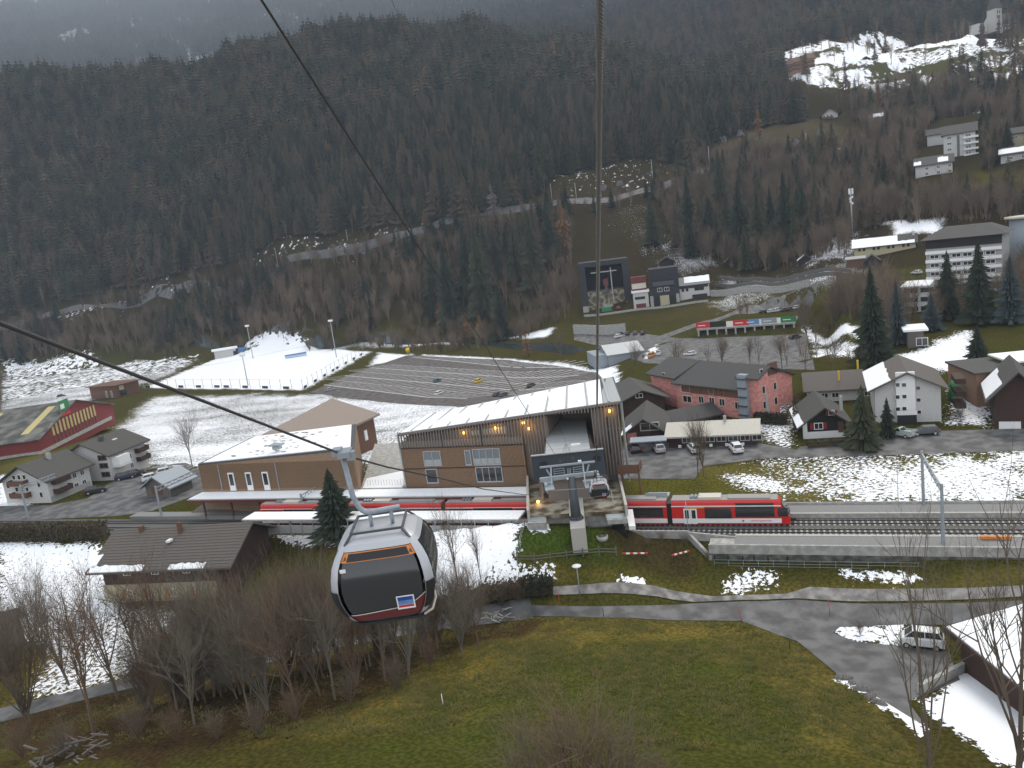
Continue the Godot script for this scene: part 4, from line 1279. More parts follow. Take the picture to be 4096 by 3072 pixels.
func train_window(o: Node3D, x0: float, x1: float, y0: float, y1: float, m: Material, called := "window") -> void:
	var n := add_part(o, called, m, [[Vector3((x0 + x1) / 2, (y0 + y1) / 2, -3.53), Vector3(x1 - x0, y1 - y0, 0.06)]])
	if called == "window" and x1 - x0 > 2.0:
		var k := int((x1 - x0) / 1.5)
		var b := []
		for i in range(1, k):
			b.append([Vector3(lerpf(x0, x1, float(i) / k), (y0 + y1) / 2, -3.51), Vector3(0.08, y1 - y0, 0.06)])
		add_part(n, "frame", M.black, b)

func trains() -> void:
	var o := along("train", "red and white narrow gauge train standing in the station under the deck", "train")
	var first := 0
	for c in [[18.75, 33.6, true], [2.4, 18.1, false], [-14.2, 1.8, false], [-30.8, -14.9, false], [-47.0, -31.5, false]]:
		train_car(o, c[0], c[1] - (1.1 if c[2] else 0.0), c[2])
		var body: Node3D = o.get_child(o.get_child_count() - 1)
		if c[2]:
			train_window(body, 23.05, 26.4, 1.35, 2.75, M.glass_dark)
			train_window(body, 26.9, 31.7, 1.55, 2.95, M.glass_dark)
			var sk := add_part(body, "skylight", M.glass_dark, [[Vector3.ZERO, Vector3(4.7, 0.3, 0.05)]])
			sk.position = Vector3(29.3, 3.24, -3.6)
			sk.rotation.x = -0.22
			train_window(body, 32.1, 33.3, 1.6, 2.75, M.glass_dark, "cab_window")
			train_window(body, 20.5, 23.0, 2.78, 2.92, M.yellow, "class_stripe")
			for x in [20.72, 21.6]:
				var d := add_part(body, "door", M.white_paint, [[Vector3(x, 1.65, -3.52), Vector3(0.84, 2.1, 0.08)]])
				add_part(d, "door_window", M.glass_dark, [[Vector3(x, 1.95, -3.49), Vector3(0.5, 1.15, 0.06)]])
			var wsh := S()
			hexa(wsh, [Vector3(33.52, 1.7, -3.75), Vector3(33.56, 1.7, -3.75), Vector3(33.56, 1.7, -6.05), Vector3(33.52, 1.7, -6.05), Vector3(32.62, 3.2, -3.85), Vector3(32.66, 3.2, -3.85), Vector3(32.66, 3.2, -5.95), Vector3(32.62, 3.2, -5.95)])
			put(wsh, "windscreen", M.glass_dark, body)
			add_part(body, "coupling", M.black, [[Vector3(33.9, 0.75, -4.9), Vector3(0.7, 0.35, 0.5)]])
			words("matterhorn gotthard bahn", 0.22, M.sign_red, body, Vector3(30.0, 1.02, -3.53))
			add_part(body, "red_marker", M.sign_red, [[Vector3(27.8, 1.02, -3.53), Vector3(0.25, 0.2, 0.04)]])
		else:
			var a: float = c[0] + 0.5
			var b: float = c[1] - 0.5
			train_window(body, a, a + 3.6, 1.55, 2.85, M.glass_dark)
			train_window(body, b - 4.6, b, 1.55, 2.85, M.glass_dark)
			train_window(body, a + 4.0, b - 5.0, 1.55, 3.0 , M.glass_dark)
		if first > 0:
			add_part(o, "gangway", M.black, [[Vector3(c[1] + 0.32, 1.9, -4.9), Vector3(0.66, 2.9, 2.2)]])
		first += 1


func slanted(s: SurfaceTool, c: Array, y0: float, lift := 0.0, thick := 0.0) -> void:   # c: four (x, y, z) corners front-left, front-right, back-right, back-left
	var p := []
	for q in c:
		p.append(Vector3(q.x, q.y + lift - thick if thick > 0.0 else y0, q.z))
	for q in c:
		p.append(Vector3(q.x, q.y + lift, q.z))
	hexa(s, p)

func shrink(c: Array, d: float) -> Array:
	var m: Vector3 = (c[0] + c[1] + c[2] + c[3]) / 4.0
	var o := []
	for q in c:
		var v: Vector3 = m - q
		v.y = 0
		o.append(q + v.normalized() * d)
	return o

func hanging_lamp(label: String, at: Vector3) -> void:
	var o := thing("hanging_lamp", label, "lamp", at, 0, "lit lamps behind the slats")
	var s := S(true)
	tube(s, [Vector3(0, -0.18, 0), Vector3(0, -0.1, 0), Vector3(0, 0.1, 0), Vector3(0, 0.18, 0)], [0.12, 0.2, 0.2, 0.1], 10)
	put(s, "bulb", M.lamp_glow, o)
	s = S()
	bar(s, Vector3(0, 0.18, 0), Vector3(0, 0.7, 0), 0.03)
	put(s, "stem", M.black, o)
	var l := OmniLight3D.new()
	l.name = "lamp_light"
	l.light_color = Color(1.0, 0.75, 0.4)
	l.light_energy = 0.5
	l.light_size = 0.15
	l.omni_range = 25.0
	l.omni_attenuation = 2.0
	l.shadow_enabled = true
	o.add_child(l)

func buildings_at_station() -> void:
	# --- main building
	var o := along("station_building", "large slatted timber station building with a sloping white ribbed roof", "station building")
	var c := [Vector3(-23.3, 13.0, -9.5), Vector3(12.4, 16.3, -9.5), Vector3(8.8, 17.4, -22.2), Vector3(-23.4, 13.3, -20.2)]
	var s := S()
	var inner := shrink(c, 1.0)
	var cut := func(x: float, z: float) -> Vector3: return Vector3(x, lerpf(12.3, 15.6, clampf((x + 23.3) / 35.7, 0.0, 1.0)), z)
	slanted(s, [inner[0] + Vector3(0, -0.7, 0), cut.call(0.9, -10.4), cut.call(0.2, -21.0), inner[3] + Vector3(0, -0.7, 0)], 0.0)
	slanted(s, [cut.call(0.2, -20.4), cut.call(8.2, -20.4), cut.call(7.6, -21.2), cut.call(0.2, -21.2)], 0.0)
	slanted(s, [cut.call(7.8, -10.4), inner[1] + Vector3(0, -0.7, 0), inner[2] + Vector3(0, -0.7, 0), cut.call(6.8, -21.2)], 0.0)
	put(s, "wall", M.grey_slat, o)
	s = S()
	slanted(s, c, 0, 0.06, 0.42)
	put(s, "roof", M.steel_dark, o)
	s = S()
	slanted(s, [Vector3(-23.0, 13.05, -9.7), Vector3(9.6, 16.05, -9.7), Vector3(6.6, 17.1, -22.0), Vector3(-23.1, 13.34, -20.0)], 0, 0.14, 0.1)
	put(s, "roof_snow", M.snow_roof, o)
	s = S()
	slanted(s, [Vector3(9.7, 16.07, -9.7), Vector3(12.2, 16.28, -9.7), Vector3(8.6, 17.36, -22.0), Vector3(6.7, 17.1, -22.0)], 0, 0.1, 0.06)
	put(s, "roof_sheet", M.tin, o)
	for i in 11:
		var f := (i + 0.7) / 11.3
		var a: Vector3 = c[0].lerp(c[1], f)
		var b: Vector3 = c[3].lerp(c[2], f)
		s = S()
		bar(s, a + Vector3(0, 0.2, -0.3), b + Vector3(0, 0.2, 0.3), 0.3, 0.12)
		put(s, "roof_rib", M.tin, o)
	add_part(o, "lower_wall", M.larch_board, [[Vector3(-13.1, 7.4, -9.9), Vector3(20.2, 6.4, 0.8)]])
	var b := []
	for i in 100:
		var x := -23.1 + i * 0.2
		var skip := false
		for w in [[-19.42, -16.55, 7.6, 10.2], [-12.42, -6.6, 7.6, 10.2]]:
			if x > w[0] - 0.1 and x < w[1] + 0.1: skip = true
		if skip:
			b.append([Vector3(x, 10.42, -9.46), Vector3(0.07, 0.35, 0.1)])
		else:
			b.append([Vector3(x, 8.9, -9.46), Vector3(0.07, 3.3, 0.1)])
		if not (x > -19.6 and x < -17.4 or x > -11.1 and x < -6.7):
			b.append([Vector3(x, 5.8, -9.46), Vector3(0.07, 2.7, 0.1)])
	add_part(o, "cladding_battens", M.larch_board, b).set_meta("kind", "stuff")
	add_part(o, "floor_band", M.dark_wood, [[Vector3(-13.1, 7.33, -9.44), Vector3(20.2, 0.14, 0.12)], [Vector3(-13.1, 10.66, -9.44), Vector3(20.2, 0.14, 0.16)]])
	add_part(o, "upper_band", M.board_pale, [[Vector3(-13.1, 11.2, -9.92), Vector3(20.2, 0.94, 0.5)]])
	add_part(o, "corner_trim", M.tin, [[Vector3(-23.3, 8.6, -9.42), Vector3(0.22, 8.6, 0.3)], [Vector3(12.35, 10.4, -9.42), Vector3(0.16, 11.6, 0.2)]])
	for w in [[-19.42, -16.55, 7.82, 10.07, 2], [-12.42, -11.53, 7.76, 9.99, 1], [-11.1, -6.8, 7.71, 10.17, 4], [-19.41, -17.55, 5.0, 7.22, 1], [-10.99, -6.81, 5.02, 7.31, 4]]:
		var wd: float = w[1] - w[0]
		var h: float = w[3] - w[2]
		var cx: float = (w[0] + w[1]) / 2
		var cy: float = (w[2] + w[3]) / 2
		var fb := [[Vector3(0, h / 2, 0), Vector3(wd + 0.1, 0.12, 0.2)], [Vector3(0, -h / 2, 0), Vector3(wd + 0.1, 0.16, 0.26)], [Vector3(-wd / 2, 0, 0), Vector3(0.12, h, 0.2)], [Vector3(wd / 2, 0, 0), Vector3(0.12, h, 0.2)]]
		for i in range(1, w[4]):
			fb.append([Vector3(-wd / 2 + wd * i / w[4], 0, 0), Vector3(0.09, h, 0.16)])
		var win := add_part(o, "window", M.silver, fb)
		win.position = Vector3(cx, cy, -9.36)
		add_part(win, "pane", M.glass_pale if w[2] > 7.5 else M.glass_dark, [[Vector3(0, 0, -0.05), Vector3(wd, h, 0.04)]])
		if w[2] > 7.5 and w[4] > 1:
			add_part(win, "blind", M.tin, [[Vector3(0, -h * 0.28, -0.02), Vector3(wd - 0.1, h * 0.36, 0.02)]])
	# pale window band seen behind the slats, the slats themselves
	s = S()
	hexa(s, [Vector3(-17.5, 12.15, -10.1), Vector3(-5.4, 12.2, -10.1), Vector3(-5.4, 12.2, -10.3), Vector3(-17.5, 12.15, -10.3), Vector3(-17.5, 12.3, -10.1), Vector3(-5.4, 13.35, -10.1), Vector3(-5.4, 13.35, -10.3), Vector3(-17.5, 12.3, -10.3)])
	put(s, "clerestory_window", M.white_wall, o)
	s = S()
	for i in 76:
		var x := -23.2 + i * 0.472
		var top := lerpf(13.0, 16.3, (x + 23.3) / 35.7) + 0.16
		var low := 10.75 if x < -2.4 else (15.0 if x > 1.2 and x < 7.5 else 5.6)
		box(s, Vector3(x, (top + low) / 2, -9.3), Vector3(0.13, top - low, 0.26))
	put(s, "slats", M.grey_slat, o).set_meta("kind", "stuff")
	s = S()
	bar(s, Vector3(-23.3, 12.95, -9.28), Vector3(12.4, 16.25, -9.28), 0.16, 0.3)
	bar(s, Vector3(9.8, 12.4, -9.5), Vector3(12.4, 12.4, -9.5), 0.14, 0.18)
	put(s, "top_beam", M.grey_slat, o)
	for x in [-16.0, -9.5, -3.0, 10.0]:
		add_part(o, "column", M.steel_dark, [[Vector3(x, 11.5, -9.75), Vector3(0.2, 3.6 + (x + 23) * 0.05, 0.2)]])
	add_part(o, "end_balcony", M.brown_wood, [[Vector3(12.9, 6.9, -7.6), Vector3(3.0, 0.2, 2.6)], [Vector3(12.9, 7.5, -6.35), Vector3(3.0, 1.1, 0.1)], [Vector3(14.35, 7.5, -7.6), Vector3(0.1, 1.1, 2.6)], [Vector3(14.3, 3.4, -6.5), Vector3(0.25, 6.8, 0.25)], [Vector3(11.9, 3.4, -6.5), Vector3(0.25, 6.8, 0.25)]])
	add_part(o, "side_steps", M.galvanised, [[Vector3(16.6, 3.4, -6.5), Vector3(3.0, 0.25, 2.6)], [Vector3(16.6, 3.9, -5.25), Vector3(3.0, 0.9, 0.05)], [Vector3(17.9, 1.7, -5.4), Vector3(0.15, 3.4, 0.15)], [Vector3(15.4, 1.7, -5.4), Vector3(0.15, 3.4, 0.15)], [Vector3(15.0, 2.4, -4.6), Vector3(1.0, 0.12, 1.0)], [Vector3(15.0, 1.7, -4.0), Vector3(1.0, 0.12, 1.0)]])
	var k := 0
	for q in [Vector2(-12.17, 12.75), Vector2(-6.94, 13.3), Vector2(-2.54, 13.87), Vector2(-1.72, 12.96), Vector2(10.43, 15.0)]:
		var p := rl(q.x, 9.62, q.y)
		hanging_lamp(["lit yellow lamp furthest left behind the station slats", "second lit lamp from the left, at the end of the pale window band", "upper of the two lit lamps left of the grey lift roof", "lower of the two lit lamps left of the grey lift roof", "lit lamp near the right corner of the slatted facade"][k], p)
		k += 1
	# --- hall on the left with its snowy roof
	o = along("station_hall", "brown timber station hall with snow on its flat roof, left of the main building", "building")
	c = [Vector3(-62.6, 9.1, -8.9), Vector3(-31.2, 10.9, -8.9), Vector3(-42.0, 10.2, -28.0), Vector3(-62.0, 9.8, -23.5)]
	s = S()
	slanted(s, c, 0.0)
	put(s, "wall", M.larch_board, o)
	s = S()
	var rim := []
	for q in c: rim.append(q + Vector3(0, 0.3, 0))
	slanted(s, rim, 0, 0.0, 0.28)
	put(s, "roof", M.steel_dark, o)
	s = S()
	slanted(s, shrink(rim, 0.9), 0, 0.14, 0.12)
	put(s, "roof_snow", M.snow_roof, o)
	s = S()
	rng.seed = 12
	for i in 60:
		var q: Vector3 = rim[0].lerp(rim[1], rng.randf_range(0.06, 0.94)).lerp(rim[3].lerp(rim[2], rng.randf_range(0.1, 0.9)), rng.randf_range(0.1, 0.9))
		box(s, q + Vector3(0, 0.15, 0), Vector3(rng.randf_range(0.4, 0.9), 0.03, rng.randf_range(0.15, 0.4)))
	put(s, "bare_patches", M.grey_slat, o).set_meta("kind", "stuff")
	b = []
	for i in 155:
		b.append([Vector3(-62.5 + i * 0.2, 7.0, -8.84), Vector3(0.07, 4.5, 0.1)])
	add_part(o, "cladding_battens", M.larch_board, b).set_meta("kind", "stuff")
	for x in [-56.0, -52.4, -49.0]:
		var d := add_part(o, "door", M.white_paint, [[Vector3(x, 6.1, -8.74), Vector3(1.2, 3.2, 0.12)]])
		add_part(d, "pane", M.glass_dark, [[Vector3(x, 6.45, -8.7), Vector3(0.8, 2.0, 0.1)]])
	for x in [-58.3, -46.6]:
		add_part(o, "downpipe", M.galvanised, [[Vector3(x, 6.9, -8.7), Vector3(0.12, 4.6, 0.12)]])
	add_part(o, "roof_vent", M.galvanised, [[Vector3(-47.6, 11.1, -11.4), Vector3(1.3, 0.5, 1.0)], [Vector3(-47.6, 11.6, -11.4), Vector3(2.3, 0.25, 1.4)]])
	# --- beige roof behind
	o = along("brown_hall", "brown hall with a large plain beige roof behind the snowy station hall", "building")
	c = [Vector3(-53.0, 6.2, -30.0), Vector3(-49.3, 7.0, -49.8), Vector3(-69.0, 8.5, -62.5), Vector3(-69.7, 7.0, -34.8)]
	s = S()
	slanted(s, shrink(c, 1.5), -3.0, -0.35)
	put(s, "wall", M.brown_wood, o)
	s = S()
	slanted(s, c, 0, 0.3, 0.4)
	put(s, "roof", M.beige_roof, o)
	for i in 4:
		var q: Vector3 = c[0].lerp(c[1], 0.3 + i * 0.17)
		add_part(o, "window", M.white_paint, [[Vector3(q.x - 1.2, 3.6, q.z), Vector3(0.2, 2.2, 1.4)]])
	# --- platform canopy and snowy terrace behind
	o = along("platform_canopy", "long snow-topped platform canopy with a dark red edge along the station front", "platform canopy")
	add_part(o, "roof", M.red_dark, [[Vector3(-32.2, 3.95, -7.0), Vector3(61.4, 0.42, 3.7)]])
	add_part(o, "edge_trim", M.tin, [[Vector3(-32.2, 4.2, -5.2), Vector3(61.5, 0.12, 0.16)]])
	add_part(o, "roof_snow", M.snow_roof, [[Vector3(-32.2, 4.25, -7.1), Vector3(61.2, 0.14, 3.4)]])
	for i in 11:
		add_part(o, "post", M.brown_wood, [[Vector3(-61.0 + i * 5.8, 1.9, -6.6), Vector3(0.25, 3.8, 0.25)]])
	o = along("terrace", "snowy raised terrace with a bare path between the two station buildings", "terrace")
	s = S()
	slanted(s, [Vector3(-31.3, 4.35, -9.0), Vector3(-23.6, 4.35, -9.0), Vector3(-24.0, 4.35, -36.0), Vector3(-43.5, 4.35, -36.0)], -2.0)
	put(s, "slab", M.concrete, o)
	s = S()
	slanted(s, [Vector3(-31.0, 4.44, -9.2), Vector3(-24.0, 4.44, -9.2), Vector3(-25.0, 4.44, -20.0), Vector3(-33.0, 4.44, -14.0)], 4.36)
	slanted(s, [Vector3(-26.5, 4.44, -20.0), Vector3(-25.0, 4.44, -20.0), Vector3(-25.0, 4.44, -34.0), Vector3(-27.5, 4.44, -34.0)], 4.36)
	put(s, "snow_patch", M.snow_roof, o)
	add_part(o, "parapet", M.concrete, [[Vector3(-24.2, 4.8, -27.0), Vector3(0.3, 1.1, 18)]])
	for i in 14:
		add_part(o, "rail_post", M.galvanised, [[Vector3(-30.6 + i * 0.5, 4.9, -10.2), Vector3(0.04, 1.0, 0.04)]])
	# --- concrete deck over the tracks
	o = thing("concrete_deck", "concrete deck with stained floor and parapet walls bridging the railway", "deck")
	s = S()
	prism(s, PackedVector2Array([Vector2(-0.1, -96.2), Vector2(12.3, -93.6), Vector2(14.6, -119), Vector2(0.9, -122)]), 4.05, 4.6)
	put(s, "slab", M.stained_concrete, o)
	s = S()
	bar(s, Vector3(-0.1, 5.0, -95.2), Vector3(0.9, 5.0, -121), 0.32, 1.5)
	put(s, "parapet", M.pale_slab, o)
	s = S()
	bar(s, Vector3(12.3, 5.0, -92.4), Vector3(14.6, 5.0, -118), 0.32, 1.5)
	put(s, "parapet", M.pale_slab, o)
	s = S()
	prism(s, PackedVector2Array([Vector2(0.3, -96.6), Vector2(12.0, -94.1), Vector2(12.0, -95.0), Vector2(0.3, -97.5)]), -0.5, 4.03)
	put(s, "abutment", M.concrete, o)
	s = S()
	prism(s, PackedVector2Array([Vector2(5.6, -100.4), Vector2(7.6, -100.6), Vector2(6.6, -89.2), Vector2(4.8, -89.5)]), 1.5, 4.68)
	put(s, "plinth", M.pale_slab, o)
	s = S()
	prism(s, PackedVector2Array([Vector2(-0.1, -98.8), Vector2(2.2, -98.3), Vector2(2.1, -93.8), Vector2(-0.3, -94.3)]), 1.5, 4.3)
	put(s, "side_box", M.concrete, o)
	s = S()
	prism(s, PackedVector2Array([Vector2(0.0, -98.4), Vector2(2.0, -97.8), Vector2(1.9, -94.3), Vector2(-0.1, -94.7)]), 4.3, 4.36)
	put(s, "box_lid", M.galvanised, o)
	s = S()
	prism(s, PackedVector2Array([Vector2(9.8, -95.5), Vector2(12.4, -94.9), Vector2(12.2, -91.6), Vector2(9.7, -92.0)]), 3.6, 4.2)
	put(s, "side_box", M.concrete, o)
	s = S()
	prism(s, PackedVector2Array([Vector2(10.0, -95.0), Vector2(12.2, -94.4), Vector2(12.0, -91.9), Vector2(9.9, -92.3)]), 4.2, 4.26)
	put(s, "box_lid", M.galvanised, o)
	s = S()
	prism(s, PackedVector2Array([Vector2(12.8, -97.1), Vector2(13.7, -96.8), Vector2(13.0, -90.9), Vector2(12.2, -91.1)]), 2.9, 3.4)
	put(s, "white_cover", M.white_paint, o)
	s = S()
	bar(s, Vector3(12.13, 1.60, -93.62) + Vector3(0, -2, 0), Vector3(12.13, 1.60, -93.62) + Vector3(0, 1.8, 0), 0.45, 0.5)
	bar(s, Vector3(13.00, 1.20, -94.34) + Vector3(0, -2, 0), Vector3(13.00, 1.20, -94.34) + Vector3(0, 1.9, 0), 0.4, 0.4)
	put(s, "support", M.concrete, o)
	s = S()
	prism(s, PackedVector2Array([Vector2(10.4, -95.4), Vector2(12.3, -95.1), Vector2(11.8, -91.3), Vector2(10.7, -92.7)]), 0.0, 2.6)
	put(s, "underpass_opening", M.black, o)
	for i in 3:
		s = S()
		bar(s, Vector3(7.65, 4.00, -95.65) + Vector3(0, -0.5 * i + 0.2, 0.35 * i), Vector3(8.80, 4.00, -95.57) + Vector3(0, -0.5 * i + 0.2, 0.35 * i), 0.5, 0.12)
		put(s, "step", M.galvanised, o)
	s = S()
	for a in [[Vector3(11.47, 4.60, -99.88), Vector3(11.01, 4.60, -94.48)]]:
		for y in [0.5, 1.0]:
			bar(s, a[0] + Vector3(0, y, 0), a[1] + Vector3(0, y, 0), 0.05)
		for f in [0.0, 0.5, 1.0]:
			bar(s, a[0].lerp(a[1], f), a[0].lerp(a[1], f) + Vector3(0, 1, 0), 0.05)
	put(s, "handrail", M.galvanised, o)
	hanging_lamp("lit lamp on the stained deck floor left of the tower base", Vector3(1.44, 4.60, -100.19) + Vector3(0, 0.35, 0))
	# --- lift terminal hood
	o = thing("lift_terminal", "grey metal lift terminal roof with dark front board on the deck", "lift terminal")
	s = S()
	hexa(s, [Vector3(2.9, 4.6, -100.6), Vector3(9.6, 4.6, -100.2), Vector3(11.3, 4.6, -121), Vector3(4.0, 4.6, -121.5), Vector3(3.4, 11.2, -100.4), Vector3(9.2, 11.2, -100.0), Vector3(10.7, 11.4, -120), Vector3(5.1, 11.4, -120.5)])
	put(s, "hood", M.grey_slat, o)
	for i in 12:
		s = S()
		var a := Vector3(3.25, 11.25, -100.4).lerp(Vector3(5.0, 11.45, -120.5), i / 12.0)
		var e := Vector3(9.3, 11.25, -100.0).lerp(Vector3(10.8, 11.45, -120.0), i / 12.0)
		var a2 := Vector3(3.25, 11.25, -100.4).lerp(Vector3(5.0, 11.45, -120.5), (i + 0.94) / 12.0)
		var e2 := Vector3(9.3, 11.25, -100.0).lerp(Vector3(10.8, 11.45, -120.0), (i + 0.94) / 12.0)
		var up := Vector3(0, 0.22 + 0.004 * (i % 3), 0)
		hexa(s, [a, e, e2, a2, a + up, e + up, e2 + up, a2 + up])
		put(s, "roof_panel", M.tin, o)
	for side in [0, 1]:   # arched slatted wings
		s = S()
		for i in 22:
			var f := i / 21.0
			var z := lerpf(-101.0, -120.0, f)
			var top := Vector3(lerpf(3.2, 5.0, f) if side == 0 else lerpf(9.4, 10.9, f), 11.0, z)
			var out := Vector3((top.x - 1.7 * sin(f * 2.2 + 0.7)) if side == 0 else (top.x + 2.2 * sin(f * 2.2 + 0.7)), 5.0, z)
			bar(s, top, out, 0.16, 0.5)
		put(s, "side_slats", M.grey_slat, o).set_meta("kind", "stuff")
	add_part(o, "roof_hatch", M.white_paint, [[Vector3(7.6, 11.6, -102.6), Vector3(1.3, 0.2, 0.5)]])
	s = S()
	hexa(s, [Vector3(1.26, 8.07, -99.37), Vector3(11.09, 7.80, -99.32), Vector3(11.14, 7.64, -99.80), Vector3(1.26, 7.92, -99.85), Vector3(1.33, 11.47, -99.99), Vector3(10.98, 11.21, -99.95), Vector3(11.03, 11.07, -100.43), Vector3(1.34, 11.33, -100.47)])
	put(s, "front_board", M.panel_dark, o)
	s = S()
	bar(s, Vector3(1.27, 11.56, -99.91), Vector3(11.04, 11.29, -99.86), 0.45, 0.12)
	put(s, "board_cap", M.tin, o)
	for q in [Vector3(2.79, 10.22, -99.56), Vector3(10.06, 10.15, -99.55)]:
		add_part(o, "louvre", M.black, [[q, Vector3(0.9, 0.7, 0.1)]])
	for q in [Vector3(6.16, 12.45, -100.68), Vector3(7.70, 12.36, -118.96)]:
		s = S()
		bar(s, q, q + Vector3(-0.5, -1.0, 0.2), 0.07)
		bar(s, q, q + Vector3(0.5, -1.0, 0.2), 0.07)
		bar(s, q, q + Vector3(0, -1.0, -0.5), 0.07)
		put(s, "cable_tripod", M.galvanised, o)

# ---------------------------------------------------------------- lift: tower, ropes, cabins
func ladder(s: SurfaceTool, a: Vector3, b: Vector3, w: Vector3, n: int, t := 0.05) -> void:
	bar(s, a, b, t)
	bar(s, a + w, b + w, t)
	for i in n:
		var p := a.lerp(b, (i + 0.5) / n)
		bar(s, p, p + w, t * 0.7)

func lift() -> void:
	var o := thing("lift_tower", "round grey steel lift tower with cross arms and pulleys standing on the deck edge", "lift tower")
	var foot := Vector3(5.88, 4.70, -92.70)
	var head := Vector3(5.96, 9.80, -94.09)
	var s := S(true)
	tube(s, [foot, head], [0.68, 0.46], 18)
	put(s, "mast", M.steel_dark, o)
	s = S(true)
	tube(s, [foot + Vector3(0, 0.0, 0), foot + Vector3(0, 0.12, 0)], [0.98, 0.95], 18)
	tube(s, [foot + Vector3(0, 0.12, 0), foot + Vector3(0, 0.3, 0)], [0.78, 0.74], 18)
	put(s, "base_flange", M.steel_dark, o)
	s = S()
	for i in 12:
		var a := TAU * i / 12
		bar(s, foot + Vector3(cos(a) * 0.86, 0.1, sin(a) * 0.86), foot + Vector3(cos(a) * 0.86, 0.32, sin(a) * 0.86), 0.08)
	put(s, "anchor_bolt", M.black, o)
	s = S()
	bar(s, Vector3(1.92, 9.91, -94.11), Vector3(8.89, 9.89, -94.11), 0.42, 0.5)
	put(s, "cross_arm", M.galvanised, o)
	s = S()
	bar(s, Vector3(2.13, 11.46, -94.40), Vector3(9.19, 11.32, -94.37), 0.22, 0.22)
	put(s, "lifting_beam", M.galvanised, o)
	s = S()
	for q in [[Vector3(2.92, 11.13, -94.34), Vector3(3.53, 9.88, -94.11)], [Vector3(8.39, 11.07, -94.33), Vector3(7.86, 9.79, -94.09)], [Vector3(3.55, 11.40, -94.39), Vector3(3.25, 8.83, -92.90)], [Vector3(7.65, 11.34, -94.38), Vector3(7.54, 8.74, -92.88)]]:
		bar(s, q[0], q[1], 0.15)
	put(s, "strut", M.galvanised, o)
	s = S()
	ladder(s, Vector3(5.63, 10.90, -94.30), Vector3(5.56, 9.97, -94.13), Vector3(0.35, 0, 0), 6)
	put(s, "ladder", M.galvanised, o)
	for q in [[Vector3(3.85, 11.01, -94.32), Vector3(5.16, 11.01, -94.32)], [Vector3(6.34, 10.92, -94.30), Vector3(7.54, 10.94, -94.30)]]:
		s = S()
		for y in 4:
			bar(s, q[0] + Vector3(0, -y * 0.3, 0), q[1] + Vector3(0, -y * 0.3, 0), 0.05)
		bar(s, q[0], q[0] + Vector3(0, -1.2, 0), 0.06)
		bar(s, q[1], q[1] + Vector3(0, -1.2, 0), 0.06)
		put(s, "guard_rail", M.galvanised, o)
	for q in [[Vector3(2.96, 9.33, -92.99), 1.2], [Vector3(7.98, 8.97, -92.93), 1.2]]:
		add_part(o, "catwalk", M.steel, [[q[0], Vector3(q[1], 0.08, 3.4)]])
	s = S()
	bar(s, Vector3(2.97, 9.06, -91.93), Vector3(7.25, 8.80, -91.88), 0.06)
	put(s, "tie_bar", M.galvanised, o)
	for side in 2:
		var q: Vector3 = [Vector3(2.34, 9.06, -92.94), Vector3(9.01, 9.13, -92.95)][side]
		var up: float = [0.0, 0.35][side]
		add_part(o, "pulley_frame", M.galvanised, [[q + Vector3(0.25, up + 0.2, 0), Vector3(0.12, 0.35, 4.2)], [q + Vector3(0.25, up + 0.45, 0), Vector3(0.3, 0.4, 1.0)]])
		for i in 6:
			s = S(true)
			var z := -1.8 + i * 0.72
			tube(s, [q + Vector3(-0.07, up, z), q + Vector3(0.07, up, z)], 0.28, 12)
			put(s, "pulley", M.black, o)
	for q in [Vector3(4.78, 11.71, -94.44), Vector3(6.42, 11.91, -94.48)]:
		s = S()
		bar(s, q + Vector3(0, -0.4, 0), q + Vector3(0, 0.5, 0), 0.1)
		bar(s, q + Vector3(-0.2, 0.2, 0), q + Vector3(0.2, 0.2, 0), 0.14)
		put(s, "cable_clamp", M.steel_dark, o)
	add_part(o, "lamp_box", M.white_paint, [[Vector3(7.26, 11.68, -94.24), Vector3(0.42, 0.2, 0.3)], [Vector3(5.43, 9.75, -93.68), Vector3(0.24, 0.24, 0.1)]])
	# ropes
	var far := Vector3(8.96, 9.02, -92.93)
	var near := Vector3(0.82, 41.34, -4.92)
	var dir := (near - far).normalized()
	o = thing("haul_rope", "thick twisted steel rope running straight down to the tower's right pulleys", "rope")
	s = S(true)
	tube(s, [far + Vector3(0, 0, -1.5), far, near + (far - near).normalized() * 34.0], 0.026, 6, false)
	put(s, "far_rope", M.rope, o)
	s = S(true)
	var side_ := dir.cross(Vector3.RIGHT).normalized()
	var up_ := dir.cross(side_)
	var start := near + dir * 2.0
	for k in 6:
		var pts := []
		var n := 1050
		for i in n:
			var d := 36.0 * i / n
			var a := TAU * (float(k) / 6.0 + d / 0.24)
			pts.append(start - dir * d + (side_ * cos(a) + up_ * sin(a)) * 0.0172)
		tube(s, pts, 0.0098, 5, false)
	put(s, "strands", M.strand, o)
	s = S()
	tube(s, [start, start - dir * 36.0], 0.011, 5, false)
	put(s, "core", M.black, o)
	o = thing("haul_rope", "dark steel rope sloping from the upper left to the cabin and the tower", "rope")
	s = S(true)
	var left := [Vector3(-4.95, 40.19, -7.05), Vector3(-5.20, 39.85, -8.11), Vector3(-4.96, 39.25, -9.32), Vector3(-4.74, 38.16, -11.86), Vector3(-4.33, 35.38, -18.47), Vector3(-4.02, 33.90, -22.26), Vector3(-3.39, 31.21, -29.50), Vector3(-2.36, 26.71, -41.28), Vector3(-0.14, 17.38, -67.02), Vector3(2.23, 8.76, -91.87)]
	left[2] = left[1].lerp(left[4], 0.13)
	left[3] = left[1].lerp(left[4], 0.45)
	tube(s, left, 0.027, 7, false)
	put(s, "rope", M.rope, o)
	o = thing("cable", "thin dark cable from the top left to the left clamp on the tower", "cable")
	s = S(true)
